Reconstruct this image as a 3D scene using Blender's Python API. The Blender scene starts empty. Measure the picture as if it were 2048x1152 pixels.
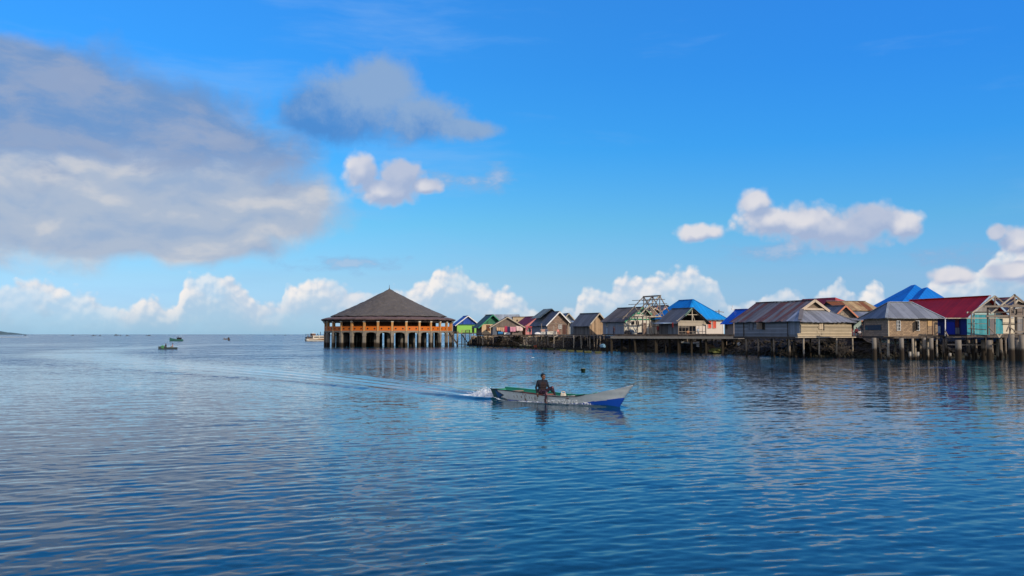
import bpy, bmesh, math, random
import numpy as np
from mathutils import Vector, Matrix, noise as mnoise

random.seed(7)
rng = np.random.default_rng(7)
sc = bpy.context.scene
COL = sc.collection
R = math.radians

# ------------------------------------------------------------------ camera model
F = 1773.0                      # focal length in pixels of the 2048 px wide photograph
HOR = 668.5                     # image row of the horizon
EYE = 3.0                       # eye height above the water
PITCH = math.atan((HOR - 576) / F)
CP, SP = math.cos(PITCH), math.sin(PITCH)

def at(px, py, Y):
    """world point seen at photo pixel (px,py) at distance Y in front of the viewer"""
    u, v = (px - 1024) / F, (576 - py) / F
    k = Y / (CP - v * SP)
    return Vector((u * k, Y, EYE + (SP + v * CP) * k))

def ux(px):
    return (px - 1024) / F * CP

def zat(py, Y):
    return at(1024, py, Y).z

def dwater(py):
    return EYE * F / (py - HOR)

cam = bpy.data.cameras.new("camera")
cam.sensor_width = 36.0
cam.lens = 36.0 * F / 2048
cam.clip_start = 0.1
cam.clip_end = 60000
camo = bpy.data.objects.new("camera", cam)
COL.objects.link(camo)
camo.location = (0, 0, EYE)
camo.rotation_euler = (math.pi / 2 + PITCH, 0, 0)
sc.camera = camo

# ------------------------------------------------------------------ node helpers
class T:
    """thin wrapper round a node tree"""
    def __init__(s, tree):
        s.t = tree
    def n(s, typ, **kw):
        nd = s.t.nodes.new(typ)
        for k, v in kw.items():
            setattr(nd, k, v)
        return nd
    def l(s, a, b):
        s.t.links.new(a, b)
    def put(s, sock, v):
        if v is None:
            return
        if isinstance(v, bpy.types.NodeSocket):
            s.l(v, sock)
        else:
            sock.default_value = v
    def m(s, op, a, b=None, c=None, clamp=False):
        nd = s.n('ShaderNodeMath', operation=op)
        nd.use_clamp = clamp
        for i, v in enumerate((a, b, c)):
            s.put(nd.inputs[i], v)
        return nd.outputs[0]
    def v(s, op, a, b=None, c=None):
        nd = s.n('ShaderNodeVectorMath', operation=op)
        for i, v in enumerate((a, b, c)):
            s.put(nd.inputs[i], v)
        return nd.outputs[1] if op in ('LENGTH', 'DOT_PRODUCT', 'DISTANCE') else nd.outputs[0]
    def mix(s, f, a, b, mode='MIX'):
        nd = s.n('ShaderNodeMix', data_type='RGBA', blend_type=mode)
        s.put(nd.inputs[0], f)
        for i, v in ((6, a), (7, b)):
            if isinstance(v, (tuple, list)):
                v = tuple(v)[:3] + (1,)
            s.put(nd.inputs[i], v)
        return nd.outputs[2]
    def sstep(s, x, a, b):
        nd = s.n('ShaderNodeMapRange', interpolation_type='SMOOTHSTEP')
        s.put(nd.inputs[0], x)
        nd.inputs[1].default_value = a
        nd.inputs[2].default_value = b
        nd.inputs[3].default_value = 0
        nd.inputs[4].default_value = 1
        return nd.outputs[0]
    def noise(s, vec, scale, detail=3, rough=0.5, dims='3D'):
        nd = s.n('ShaderNodeTexNoise', noise_dimensions=dims)
        s.put(nd.inputs['Vector'], vec)
        nd.inputs['Scale'].default_value = scale
        nd.inputs['Detail'].default_value = detail
        nd.inputs['Roughness'].default_value = rough
        return nd.outputs[0]
    def comb(s, x, y, z):
        nd = s.n('ShaderNodeCombineXYZ')
        for i, v in enumerate((x, y, z)):
            s.put(nd.inputs[i], v)
        return nd.outputs[0]
    def sep(s, v):
        nd = s.n('ShaderNodeSeparateXYZ')
        s.put(nd.inputs[0], v)
        return nd.outputs
    def ramp(s, f, stops):
        nd = s.n('ShaderNodeValToRGB')
        cr = nd.color_ramp
        while len(cr.elements) < len(stops):
            cr.elements.new(0.5)
        for e, (p, c) in zip(cr.elements, stops):
            e.position = p
            e.color = tuple(c)[:3] + (1,)
        s.put(nd.inputs[0], f)
        return nd.outputs[0]

def c8(r, g, b):
    """sRGB 0..255 to linear"""
    f = lambda x: x / 12.92 if x <= 0.04045 else ((x + 0.055) / 1.055) ** 2.4
    return (f(r / 255), f(g / 255), f(b / 255))

MATS = {}
def new_mat(name):
    m = bpy.data.materials.new(name)
    m.use_nodes = True
    m.node_tree.nodes.clear()
    t = T(m.node_tree)
    out = t.n('ShaderNodeOutputMaterial')
    b = t.n('ShaderNodeBsdfPrincipled')
    t.l(b.outputs[0], out.inputs[0])
    return m, t, b

def mk(name, base, rough=0.75, var=0.25, nscale=1.2, board=None, gap=0.10, boardvar=0.35,
       streak=0.25, rust=None, rustamt=0.0, dirt=(0.06, 0.05, 0.04), bump=0.0, spec=0.3,
       weave=None, tide=None, metallic=0.0, patch=None, grainaxis=None):
    """weathered procedural surface in the object's own coordinates.
    board=(axis,width): planks or sheets; weave=size: woven bamboo; tide=height of the dark tidal growth"""
    if name in MATS:
        return MATS[name]
    m, t, b = new_mat(name)
    co = t.n('ShaderNodeTexCoord').outputs['Object']
    xyz = t.sep(co)
    col = tuple(base) + (1,)
    # large tonal variation
    n1 = t.noise(co, nscale, 4, 0.6)
    f1 = t.m('MULTIPLY_ADD', n1, 2 * var, 1 - var)
    col = t.mix(1.0, col, t.comb(f1, f1, f1), 'MULTIPLY')
    if board:
        ax, wd = board
        idx = t.m('DIVIDE', xyz['XYZ'.index(ax)], wd)
        fl = t.m('FLOOR', idx)
        wn = t.n('ShaderNodeTexWhiteNoise', noise_dimensions='1D')
        t.l(fl, wn.inputs['W'])
        fb = t.m('MULTIPLY_ADD', wn.outputs[0], 2 * boardvar, 1 - boardvar)
        col = t.mix(1.0, col, t.comb(fb, fb, fb), 'MULTIPLY')
        # grain running along the board
        sc3 = [3.0, 3.0, 3.0]
        for i, a in enumerate('XYZ'):
            if a != ax:
                sc3[i] = 0.35
        sc3['XYZ'.index(ax)] = 9.0
        g = t.noise(t.v('MULTIPLY', co, tuple(sc3)), 1.0, 4, 0.65)
        fg = t.m('MULTIPLY_ADD', g, 0.8, 0.6)
        col = t.mix(0.8, col, t.comb(fg, fg, fg), 'MULTIPLY')
        if rust:
            rr = t.n('ShaderNodeTexWhiteNoise', noise_dimensions='1D')
            t.l(t.m('ADD', fl, 31.7), rr.inputs['W'])
            rn = t.noise(t.v('MULTIPLY', co, tuple(1.2 if a == ax else 0.35 for a in 'XYZ')), 1.0, 4, 0.6)
            rf = t.m('ADD', t.m('MULTIPLY', rr.outputs[0], 0.75), t.m('MULTIPLY', rn, 0.6))
            rf = t.sstep(rf, 1.0 - rustamt, 1.25 - rustamt)
            col = t.mix(rf, col, tuple(rust) + (1,))
        fr = t.m('FRACT', idx)
        gp = t.m('LESS_THAN', fr, gap)
        col = t.mix(t.m('MULTIPLY', gp, 0.65), col, tuple(x * 0.3 for x in base) + (1,))
    if weave:
        br = t.n('ShaderNodeTexBrick')
        br.offset = 0.5
        a = t.m('ADD', xyz[0], xyz[1])
        t.l(t.comb(a, xyz[2], 0.0), br.inputs['Vector'])
        br.inputs['Scale'].default_value = 1.0
        br.inputs['Brick Width'].default_value = weave * 2
        br.inputs['Row Height'].default_value = weave
        br.inputs['Mortar Size'].default_value = weave * 0.09
        br.inputs['Color1'].default_value = (1.15, 1.12, 1.05, 1)
        br.inputs['Color2'].default_value = (0.62, 0.60, 0.60, 1)
        br.inputs['Mortar'].default_value = (0.3, 0.28, 0.26, 1)
        col = t.mix(0.85, col, br.outputs[0], 'MULTIPLY')
    if streak:
        s1 = t.noise(t.v('MULTIPLY', co, (2.3, 2.3, 0.35)), 1.0, 5, 0.7)
        col = t.mix(t.m('MULTIPLY', t.sstep(s1, 0.52, 0.75), streak), col, tuple(dirt) + (1,))
    if patch:
        pc, amt, psc = patch
        p1 = t.noise(co, psc, 5, 0.65)
        col = t.mix(t.m('MULTIPLY', t.sstep(p1, 0.55, 0.66), amt), col, tuple(pc) + (1,))
    if tide is not None:
        nz = t.noise(co, 3.0, 3, 0.6)
        h = t.m('ADD', xyz[2], t.m('MULTIPLY', t.m('SUBTRACT', nz, 0.5), 0.5))
        col = t.mix(t.m('SUBTRACT', 1.0, t.sstep(h, tide - 0.12, tide + 0.30)), col, (0.034, 0.024, 0.016, 1))
        col = t.mix(t.m('MULTIPLY', t.m('SUBTRACT', 1.0, t.sstep(h, tide * 0.35, tide * 0.7)), 0.5), col, (0.028, 0.022, 0.012, 1))
    t.put(b.inputs['Base Color'], col)
    b.inputs['Roughness'].default_value = rough
    b.inputs['Metallic'].default_value = metallic
    b.inputs['Specular IOR Level'].default_value = spec
    if bump:
        bn = t.n('ShaderNodeBump')
        bn.inputs['Strength'].default_value = bump
        bn.inputs['Distance'].default_value = 0.05
        t.l(t.noise(co, 8.0, 4, 0.65), bn.inputs['Height'])
        t.l(bn.outputs[0], b.inputs['Normal'])
    MATS[name] = m
    return m

# ------------------------------------------------------------------ mesh helpers
class MB:
    """collects simple solids and links them as ONE mesh object"""
    def __init__(s):
        s.v, s.f, s.mi = [], [], []
        s.cur = 0
    def add(s, vs, fs):
        o = len(s.v)
        s.v += [tuple(p) for p in vs]
        for f in fs:
            s.f.append(tuple(i + o for i in f))
            s.mi.append(s.cur)
        return s
    def box(s, x0, x1, y0, y1, z0, z1):
        return s.add([(x0, y0, z0), (x1, y0, z0), (x1, y1, z0), (x0, y1, z0),
                      (x0, y0, z1), (x1, y0, z1), (x1, y1, z1), (x0, y1, z1)],
                     [(0, 3, 2, 1), (4, 5, 6, 7), (0, 1, 5, 4), (1, 2, 6, 5), (2, 3, 7, 6), (3, 0, 4, 7)])
    def beam(s, p, q, w, h=None, up=(0, 0, 1)):
        p, q = Vector(p), Vector(q)
        h = h or w
        d = (q - p).normalized()
        up = Vector(up)
        if abs(d.dot(up)) > 0.97:
            up = Vector((1, 0, 0))
        a = d.cross(up).normalized() * (w / 2)
        b = a.cross(d).normalized() * (h / 2)
        vs = [p - a - b, p + a - b, p + a + b, p - a + b, q - a - b, q + a - b, q + a + b, q - a + b]
        return s.add(vs, [(0, 1, 2, 3), (7, 6, 5, 4), (0, 4, 5, 1), (1, 5, 6, 2), (2, 6, 7, 3), (3, 7, 4, 0)])
    def tube(s, p, q, r0, r1=None, n=10, wob=0.0):
        p, q = Vector(p), Vector(q)
        r1 = r0 if r1 is None else r1
        d = (q - p).normalized()
        up = Vector((0, 0, 1)) if abs(d.z) < 0.9 else Vector((1, 0, 0))
        a = d.cross(up).normalized()
        b = a.cross(d)
        vs = []
        K = 4 if wob else 1
        for k in range(K + 1):
            f = k / K
            c = p.lerp(q, f)
            if wob and 0 < k < K:
                c = c + a * random.uniform(-wob, wob) + b * random.uniform(-wob, wob)
            r = r0 + (r1 - r0) * f
            for i in range(n):
                w = 2 * math.pi * i / n
                vs.append(c + (a * math.cos(w) + b * math.sin(w)) * r)
        fs = []
        for k in range(K):
            for i in range(n):
                j = (i + 1) % n
                fs.append((k * n + i, k * n + j, (k + 1) * n + j, (k + 1) * n + i))
        fs.append(tuple(range(n - 1, -1, -1)))
        fs.append(tuple(K * n + i for i in range(n)))
        return s.add(vs, fs)
    def prism(s, poly, d):
        """closed polygon of 3-D points extruded by vector d"""
        n = len(poly)
        d = Vector(d)
        vs = [Vector(p) for p in poly] + [Vector(p) + d for p in poly]
        fs = [tuple(range(n - 1, -1, -1)), tuple(range(n, 2 * n))]
        for i in range(n):
            j = (i + 1) % n
            fs.append((i, j, n + j, n + i))
        return s.add(vs, fs)
    def slab(s, poly, th=0.06):
        return s.prism(poly, (0, 0, -th))
    def wavy_slab(s, A, B, C, D, n=24, th=0.05, sag=0.05, ridge=0.0):
        """roof sheet A-B along the eave, D-C along the ridge, with the unevenness of laid sheets"""
        A, B, C, D = map(Vector, (A, B, C, D))
        m = 6
        vs = []
        for j in range(m + 1):
            for i in range(n + 1):
                p = A.lerp(B, i / n).lerp(D.lerp(C, i / n), j / m)
                z = mnoise.noise(p * 0.45) * sag + (ridge if i % 2 else -ridge)
                if j == 0:
                    z += random.uniform(-0.5, 0.5) * sag
                vs.append(p + Vector((0, 0, z)))
        N = len(vs)
        vs += [p - Vector((0, 0, th)) for p in vs]
        fs = []
        w = n + 1
        for j in range(m):
            for i in range(n):
                a = j * w + i
                fs.append((a, a + 1, a + w + 1, a + w))
                fs.append((N + a + w, N + a + w + 1, N + a + 1, N + a))
        for i in range(n):
            fs.append((N + i, N + i + 1, i + 1, i))
            a = m * w + i
            fs.append((a, a + 1, N + a + 1, N + a))
        for j in range(m):
            a = j * w
            fs.append((a, a + w, N + a + w, N + a))
            a = j * w + n
            fs.append((a + w, a, N + a, N + a + w))
        return s.add(vs, fs)
    def build(s, name, mats, parent=None, smooth=False, loc=None, rotz=0.0):
        me = bpy.data.meshes.new(name)
        me.from_pydata(s.v, [], s.f)
        if not isinstance(mats, (list, tuple)):
            mats = [mats]
        for m in mats:
            me.materials.append(m)
        me.polygons.foreach_set('material_index', s.mi)
        bm = bmesh.new()
        bm.from_mesh(me)
        bmesh.ops.recalc_face_normals(bm, faces=bm.faces)
        bm.to_mesh(me)
        bm.free()
        if smooth:
            me.polygons.foreach_set('use_smooth', [True] * len(me.polygons))
        me.update()
        return link(name, me, parent, loc, rotz)

def link(name, data, parent=None, loc=None, rotz=0.0):
    o = bpy.data.objects.new(name, data)
    COL.objects.link(o)
    if parent:
        o.parent = parent
    if loc is not None:
        o.location = loc
    o.rotation_euler.z = rotz
    return o

def tag(o, label=None, cat=None, group=None, kind=None):
    if label: o['label'] = label
    if cat: o['category'] = cat
    if group: o['group'] = group
    if kind: o['kind'] = kind
    return o

def empty(name, loc, rotz=0.0, label=None, cat=None, group=None):
    o = link(name, None, None, loc, rotz)
    o.empty_display_size = 0.3
    return tag(o, label, cat, group)
# ------------------------------------------------------------------ render settings, sun and sky
sc.render.engine = 'CYCLES'
sc.view_settings.view_transform = 'Standard'
sc.view_settings.look = 'None'
sc.view_settings.exposure = 0.0
sc.view_settings.gamma = 1.0
sc.cycles.use_denoising = True
sc.cycles.max_bounces = 6
sc.cycles.diffuse_bounces = 2
sc.cycles.glossy_bounces = 3
sc.cycles.caustics_reflective = False
sc.cycles.caustics_refractive = False
sc.cycles.sample_clamp_indirect = 4.0

SUN_AZ, SUN_EL = 44.0, 24.0      # degrees to the right of straight behind the viewer, and above the horizon
sx, sy, sz = math.sin(R(SUN_AZ)) * math.cos(R(SUN_EL)), -math.cos(R(SUN_AZ)) * math.cos(R(SUN_EL)), math.sin(R(SUN_EL))
sun = bpy.data.lights.new("sun", 'SUN')
sun.energy = 3.3
sun.angle = R(0.5)
sun.color = (1.0, 0.87, 0.70)
suno = link("sun", sun)
suno.rotation_euler = Vector((sx, sy, sz)).to_track_quat('Z', 'Y').to_euler()
suno.location = (60, -60, 60)

w = bpy.data.worlds.new("World")
sc.world = w
w.use_nodes = True
w.node_tree.nodes.clear()
t = T(w.node_tree)
wout = t.n('ShaderNodeOutputWorld')
bg = t.n('ShaderNodeBackground')
STR = 0.1
bg.inputs['Strength'].default_value = STR
t.l(bg.outputs[0], wout.inputs[0])
w.cycles.sampling_method = 'MANUAL'
w.cycles.sample_map_resolution = 512

gen = t.n('ShaderNodeTexCoord').outputs['Generated']
D3 = t.sep(gen)
AZ = t.m('ARCTAN2', D3[0], D3[1])
EL = t.m('ARCSINE', D3[2])
sky = t.n('ShaderNodeTexSky')
sky.sky_type = 'NISHITA'
sky.sun_disc = False
sky.sun_elevation = R(SUN_EL)
# nishita rotation: 0 = +Y, turning towards +X
sky.sun_rotation = math.atan2(sx, sy)
sky.air_density = 1.0
sky.dust_density = 0.6
sky.ozone_density = 2.0

# the deep clear blue of the photograph: the physical sky, saturated by elevation
tint = t.ramp(t.m('MULTIPLY', t.m('ABSOLUTE', EL), 2.0), [
    (0.0, (0.688, 1.171, 2.10)), (0.055, (0.600, 0.910, 1.600)), (0.122, (0.580, 0.885, 1.330)), (0.246, (0.415, 0.975, 1.320)),
    (0.413, (0.228, 0.987, 1.599)), (0.576, (0.215, 1.020, 1.800)), (0.730, (0.245, 1.100, 1.980)), (1.0, (0.16, 0.85, 1.95))])
skyc = t.mix(1.0, sky.outputs[0], tint, 'MULTIPLY')
skyc = t.mix(t.sstep(AZ, -0.05, 0.55), skyc, t.mix(1.0, skyc, (1.0, 1.08, 1.20), 'MULTIPLY'))

def dirpx(px, py):
    v = at(px, py, 1.0) - Vector((0, 0, EYE))
    v.normalize()
    return math.atan2(v.x, v.y), math.asin(v.z)

def blobs(P, lst, k=0.0):
    cur = None
    for (px, py, rx, ry) in lst:
        a, e = dirpx(px, py)
        ia, ie = F / rx, F / ry
        q = t.v('MULTIPLY_ADD', P, (ia, ie, 0), (-a * ia, -e * ie, 0))
        d = t.v('LENGTH', q)
        if cur is None:
            cur = d
        elif k:
            cur = t.m('SMOOTH_MIN', cur, d, k)
        else:
            cur = t.m('MINIMUM', cur, d)
    return t.m('SUBTRACT', 1.0, cur)

GREY = [(10, 215, 340, 135), (240, 270, 285, 125), (440, 318, 190, 85), (60, 380, 390, 125), (350, 402, 300, 108),
        (560, 420, 130, 75), (240, 468, 280, 48), (380, 482, 170, 38), (40, 130, 130, 50)]
DARK = [(695, 215, 135, 85), (765, 178, 88, 78), (845, 240, 120, 52), (640, 225, 80, 75), (925, 258, 90, 24)]
FAINT = [(994, 356, 46, 34), (940, 366, 70, 26), (1905, 515, 85, 30), (690, 528, 150, 26), (880, 362, 50, 24), (1560, 500, 150, 26)]
PUFF = [(722, 345, 44, 44), (800, 352, 52, 38), (770, 382, 85, 32), (850, 372, 44, 20),
        (1512, 404, 38, 34), (1540, 440, 72, 36), (1610, 445, 78, 46), (1670, 458, 132, 46), (1748, 440, 66, 40),
        (1806, 448, 40, 32), (1398, 466, 54, 22),
        (2044, 480, 44, 32), (1992, 466, 20, 18), (1908, 552, 48, 22), (2026, 545, 66, 24)]

P0 = t.comb(AZ, EL, 0.0)

def warp(P, scale, amt):
    nd = t.n('ShaderNodeTexNoise', noise_dimensions='2D')
    t.l(P, nd.inputs['Vector'])
    nd.inputs['Scale'].default_value = scale
    nd.inputs['Detail'].default_value = 3
    off = t.v('SUBTRACT', nd.outputs[1], (0.5, 0.5, 0.5))
    return t.v('MULTIPLY_ADD', off, (amt, amt, 0), P)

# --- cumulus: puffs aloft and the bank along the horizon
TOPS = [(-300, 570), (-160, 548), (-60, 560), (0, 566), (40, 557), (85, 556), (125, 566), (160, 575), (200, 582), (232, 602), (262, 604), (290, 586),
        (320, 594), (345, 600), (366, 562), (400, 543), (440, 542), (470, 560), (505, 594), (540, 608), (572, 575), (600, 560), (640, 549),
        (668, 560), (705, 575), (745, 578), (790, 570), (830, 562), (862, 556), (880, 535), (915, 534), (950, 552), (985, 570),
        (1030, 580), (1075, 612), (1120, 622), (1160, 585), (1182, 566), (1210, 582), (1236, 560), (1262, 556), (1300, 552), (1335, 538),
        (1370, 536), (1410, 548), (1440, 560), (1470, 606), (1520, 596), (1570, 570), (1615, 596), (1680, 556), (1710, 594), (1745, 562), (1775, 596), (1810, 606),
        (1850, 575), (1880, 545), (1915, 535), (1950, 530), (1985, 500), (2048, 490), (2150, 530), (2300, 560), (2400, 570)]
A0 = dirpx(-300, 600)[0]
A1 = dirpx(2400, 600)[0]
def topcurve(P):
    s_ = t.sep(P)
    a = t.m('PINGPONG', t.m('SUBTRACT', s_[0], A0), A1 - A0)
    a = t.m('DIVIDE', a, A1 - A0)
    nd = t.n('ShaderNodeFloatCurve')
    cv = nd.mapping.curves[0]
    pts = []
    for px, py in TOPS:
        aa, ee = dirpx(px, py)
        pts.append(((aa - A0) / (A1 - A0), ee * 8.0))
    cv.points[0].location = pts[0]
    cv.points[1].location = pts[-1]
    for p in pts[1:-1]:
        cv.points.new(*p)
    for p in cv.points:
        p.handle_type = 'AUTO_CLAMPED'
    nd.mapping.update()
    t.l(a, nd.inputs[1])
    return t.m('DIVIDE', nd.outputs[0], 8.0), s_[1]

def cauli(P):
    vo = t.n('ShaderNodeTexVoronoi', voronoi_dimensions='2D', feature='SMOOTH_F1')
    t.l(P, vo.inputs['Vector'])
    vo.inputs['Scale'].default_value = F / 30.0
    vo.inputs['Smoothness'].default_value = 0.35
    vo2 = t.n('ShaderNodeTexVoronoi', voronoi_dimensions='2D', feature='SMOOTH_F1')
    t.l(P, vo2.inputs['Vector'])
    vo2.inputs['Scale'].default_value = F / 12.0
    vo2.inputs['Smoothness'].default_value = 0.35
    fb = t.noise(P, F / 90.0, 5, 0.6, '2D')
    a = t.m('MULTIPLY_ADD', t.m('SUBTRACT', 0.42, vo.outputs[0]), 0.55, t.m('MULTIPLY', t.m('SUBTRACT', 0.42, vo2.outputs[0]), 0.22))
    return t.m('ADD', a, t.m('MULTIPLY', t.m('SUBTRACT', fb, 0.5), 1.05))

def cumulus(P):
    Pw = warp(P, F / 60.0, 10 / F)
    n = cauli(Pw)
    top, el = topcurve(P)
    dep = t.m('SUBTRACT', top, el)
    band = t.m('MULTIPLY_ADD', t.m('MINIMUM', t.m('MULTIPLY', dep, F / 46.0), 0.85), 1.0, t.m('MULTIPLY', n, 0.80))
    pf = t.m('MULTIPLY_ADD', blobs(P, PUFF, 0.2), 1.15, t.m('MULTIPLY', n, 0.66))
    return band, pf, dep

band, puff, depth = cumulus(P0)
band2, _, _ = cumulus(t.v('ADD', P0, (-4.0 / F, 9.0 / F, 0)))
_, puff2, _ = cumulus(t.v('ADD', P0, (-9.0 / F, 20.0 / F, 0)))
big = t.noise(P0, F / 130.0, 3, 0.5, '2D')
bigs = t.sstep(big, 0.36, 0.62)
b_d = t.sstep(band, 0.0, 0.34)
p_d = t.m('MULTIPLY', t.sstep(puff, -0.03, 0.52), 0.95)
b_lit = t.m('MULTIPLY', t.sstep(t.m('SUBTRACT', band, band2), -0.10, 0.42), t.m('MULTIPLY_ADD', bigs, 0.45, 0.58))
p_lit = t.m('MULTIPLY', t.sstep(t.m('SUBTRACT', puff, puff2), -0.45, 0.62), t.m('MULTIPLY_ADD', bigs, 0.60, 0.28))
p_lit = t.m('MAXIMUM', p_lit, t.m('MULTIPLY', t.m('SUBTRACT', 1.0, p_d), 0.35))
bcol = t.mix(b_lit, c8(190, 208, 228), c8(246, 241, 238))
pcol = t.mix(p_lit, c8(164, 180, 211), c8(232, 228, 230))
# bank sinks into the haze below its tops
hz = t.sstep(EL, dirpx(1024, 668)[1], dirpx(1024, 585)[1])
hzc = t.mix(t.sstep(EL, dirpx(1024, 668)[1], dirpx(1024, 600)[1]), c8(152, 190, 216), c8(166, 198, 222))
sink = t.m('SUBTRACT', 1.0, t.sstep(depth, 14 / F, 92 / F))
bcol = t.mix(t.m('SUBTRACT', 1.0, t.m('MULTIPLY', t.m('POWER', hz, 0.4), t.m('MULTIPLY_ADD', sink, 0.70, 0.30))), bcol, hzc)
bigb = t.sstep(t.noise(t.v('MULTIPLY', P0, (1, 1.3, 1)), F / 110.0, 4, 0.55, '2D'), 0.38, 0.56)
b_d = t.m('MULTIPLY', b_d, t.m('MULTIPLY_ADD', sink, 0.30, 0.70))
b_d = t.m('MULTIPLY', b_d, t.m('MULTIPLY_ADD', bigb, 0.34, 0.64))

# --- the broad soft grey cloud on the left and its dark companion
Pg = warp(P0, F / 220.0, 60 / F)
gn = t.noise(Pg, F / 170.0, 9, 0.60, '2D')
gf = t.m('ADD', blobs(Pg, GREY, 0.35), t.m('MULTIPLY', t.m('SUBTRACT', gn, 0.5), 0.85))
g_d = t.m('MULTIPLY', t.sstep(gf, -0.14, 0.36), 0.95)
gstre = t.noise(t.v('MULTIPLY', Pg, (0.6, 1.5, 1)), F / 120.0, 8, 0.6, '2D')
e_hi, e_lo = dirpx(300, 285)[1], dirpx(300, 375)[1]
glev = t.m('ADD', EL, t.m('MULTIPLY', t.m('SUBTRACT', gstre, 0.5), 0.13))
gmix = t.m('SUBTRACT', 1.0, t.sstep(glev, e_lo, e_hi))
gup = t.mix(t.sstep(gstre, 0.38, 0.64), c8(112, 150, 200), c8(146, 164, 196))
gcol = t.mix(gmix, gup, c8(174, 186, 206))
# billows catch the light on their upper edges
gb1 = t.noise(t.v('MULTIPLY', Pg, (0.65, 1.3, 1)), F / 150.0, 5, 0.48, '2D')
gb2 = t.noise(t.v('MULTIPLY', t.v('ADD', Pg, (-8 / F, 20 / F, 0)), (0.65, 1.3, 1)), F / 150.0, 5, 0.48, '2D')
gl = t.sstep(t.m('SUBTRACT', gb1, gb2), 0.0, 0.16)
gs = t.sstep(t.m('SUBTRACT', gb2, gb1), 0.0, 0.16)
gcol = t.mix(t.m('MULTIPLY', t.m('MULTIPLY_ADD', gmix, 0.56, 0.08), gl), gcol, c8(216, 213, 213))
gcol = t.mix(t.m('MULTIPLY', t.m('MULTIPLY_ADD', gmix, 0.42, 0.15), gs), gcol, c8(140, 167, 204))
dn = t.noise(warp(P0, F / 120.0, 26 / F), F / 100.0, 9, 0.63, '2D')
df = t.m('ADD', blobs(warp(P0, F / 150.0, 30 / F), DARK, 0.25), t.m('MULTIPLY', t.m('SUBTRACT', dn, 0.5), 0.95))
d_d = t.m('MULTIPLY', t.sstep(df, -0.08, 0.50), 0.93)
dmix = t.sstep(t.m('ADD', t.m('ADD', EL, t.m('MULTIPLY', AZ, 0.30)), t.m('MULTIPLY', t.m('SUBTRACT', dn, 0.5), 0.10)), dirpx(700, 275)[1] - 0.055, dirpx(700, 165)[1] - 0.055)
dcol = t.mix(dmix, c8(78, 138, 206), c8(140, 170, 208))
ff = t.m('ADD', blobs(P0, FAINT, 0.2), t.m('MULTIPLY', t.m('SUBTRACT', t.noise(t.v('MULTIPLY', warp(P0, F / 60.0, 14 / F), (0.7, 1.5, 1)), F / 50.0, 7, 0.62, '2D'), 0.5), 2.4))
f_d = t.m('MULTIPLY', t.sstep(ff, 0.05, 1.1), 0.62)
# thin high wisps
wn = t.noise(t.v('MULTIPLY', warp(P0, F / 400, 60 / F), (0.35, 2.2, 1)), F / 300.0, 6, 0.6, '2D')
w_d = t.m('MULTIPLY', t.sstep(wn, 0.52, 0.78), 0.30)

def emis(c):
    nd = t.n('ShaderNodeVectorMath', operation='SCALE')
    t.put(nd.inputs[0], c)
    nd.inputs[3].default_value = 1.0 / STR
    return nd.outputs[0]
col = t.mix(w_d, skyc, emis(t.mix(0.0, c8(150, 190, 235), (0, 0, 0))))
col = t.mix(d_d, col, emis(dcol))
col = t.mix(f_d, col, emis(t.mix(t.sstep(ff, 0.6, 1.2), c8(140, 176, 216), c8(176, 190, 216))))
col = t.mix(g_d, col, emis(gcol))
col = t.mix(b_d, col, emis(bcol))
col = t.mix(p_d, col, emis(pcol))
# bright cloud added behind the viewer, never in view, to fill the shaded sides
rear = t.sstep(t.m('MULTIPLY', D3[1], -1.0), -0.12, 0.35)
rn = t.noise(t.v('MULTIPLY', gen, (1, 1, 1.8)), 2.2, 6, 0.58)
r_d = t.m('MULTIPLY', rear, t.m('MULTIPLY', t.sstep(rn, 0.36, 0.54), 0.92))
r_d = t.m('MULTIPLY', r_d, t.sstep(EL, -0.02, 0.04))
col = t.mix(r_d, col, emis(t.mix(t.sstep(rn, 0.5, 0.68), (0.95, 0.89, 0.84), (0.62, 0.63, 0.68))))
t.l(col, bg.inputs['Color'])
# ------------------------------------------------------------------ the sea: one sheet to the horizon
SHORE_PX = [(935, 236), (975, 222), (1010, 212), (1050, 198), (1110, 180), (1180, 167), (1230, 161), (1330, 150), (1400, 146), (1466, 133),
            (1530, 127), (1600, 121), (1700, 116), (1760, 111), (1850, 114), (1950, 116), (2048, 116), (2200, 116), (2500, 116)]
SHORE = [(ux(px) * D, D) for px, D in SHORE_PX]

WAKE_PX = [(988, 796), (940, 791), (900, 786), (800, 774), (700, 762), (600, 751.5), (450, 738), (300, 726), (200, 717), (158, 710),
           (150, 705.5), (180, 701), (260, 696), (380, 691), (520, 687)]
WAKE = [(ux(px) * dwater(py), dwater(py)) for px, py in WAKE_PX]
# second, older wake left by the passenger vessel
WAKE2_PX = [(624, 681.5), (560, 682), (450, 683.5), (330, 684.5), (200, 686.5), (90, 690), (-60, 697)]
WAKE2 = [(ux(px) * dwater(py), dwater(py)) for px, py in WAKE2_PX]
WAKE3_PX = [(349, 698), (420, 699.5), (480, 700), (560, 700.5), (640, 702)]
WAKE3 = [(ux(px) * dwater(py), dwater(py)) for px, py in WAKE3_PX]

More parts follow.
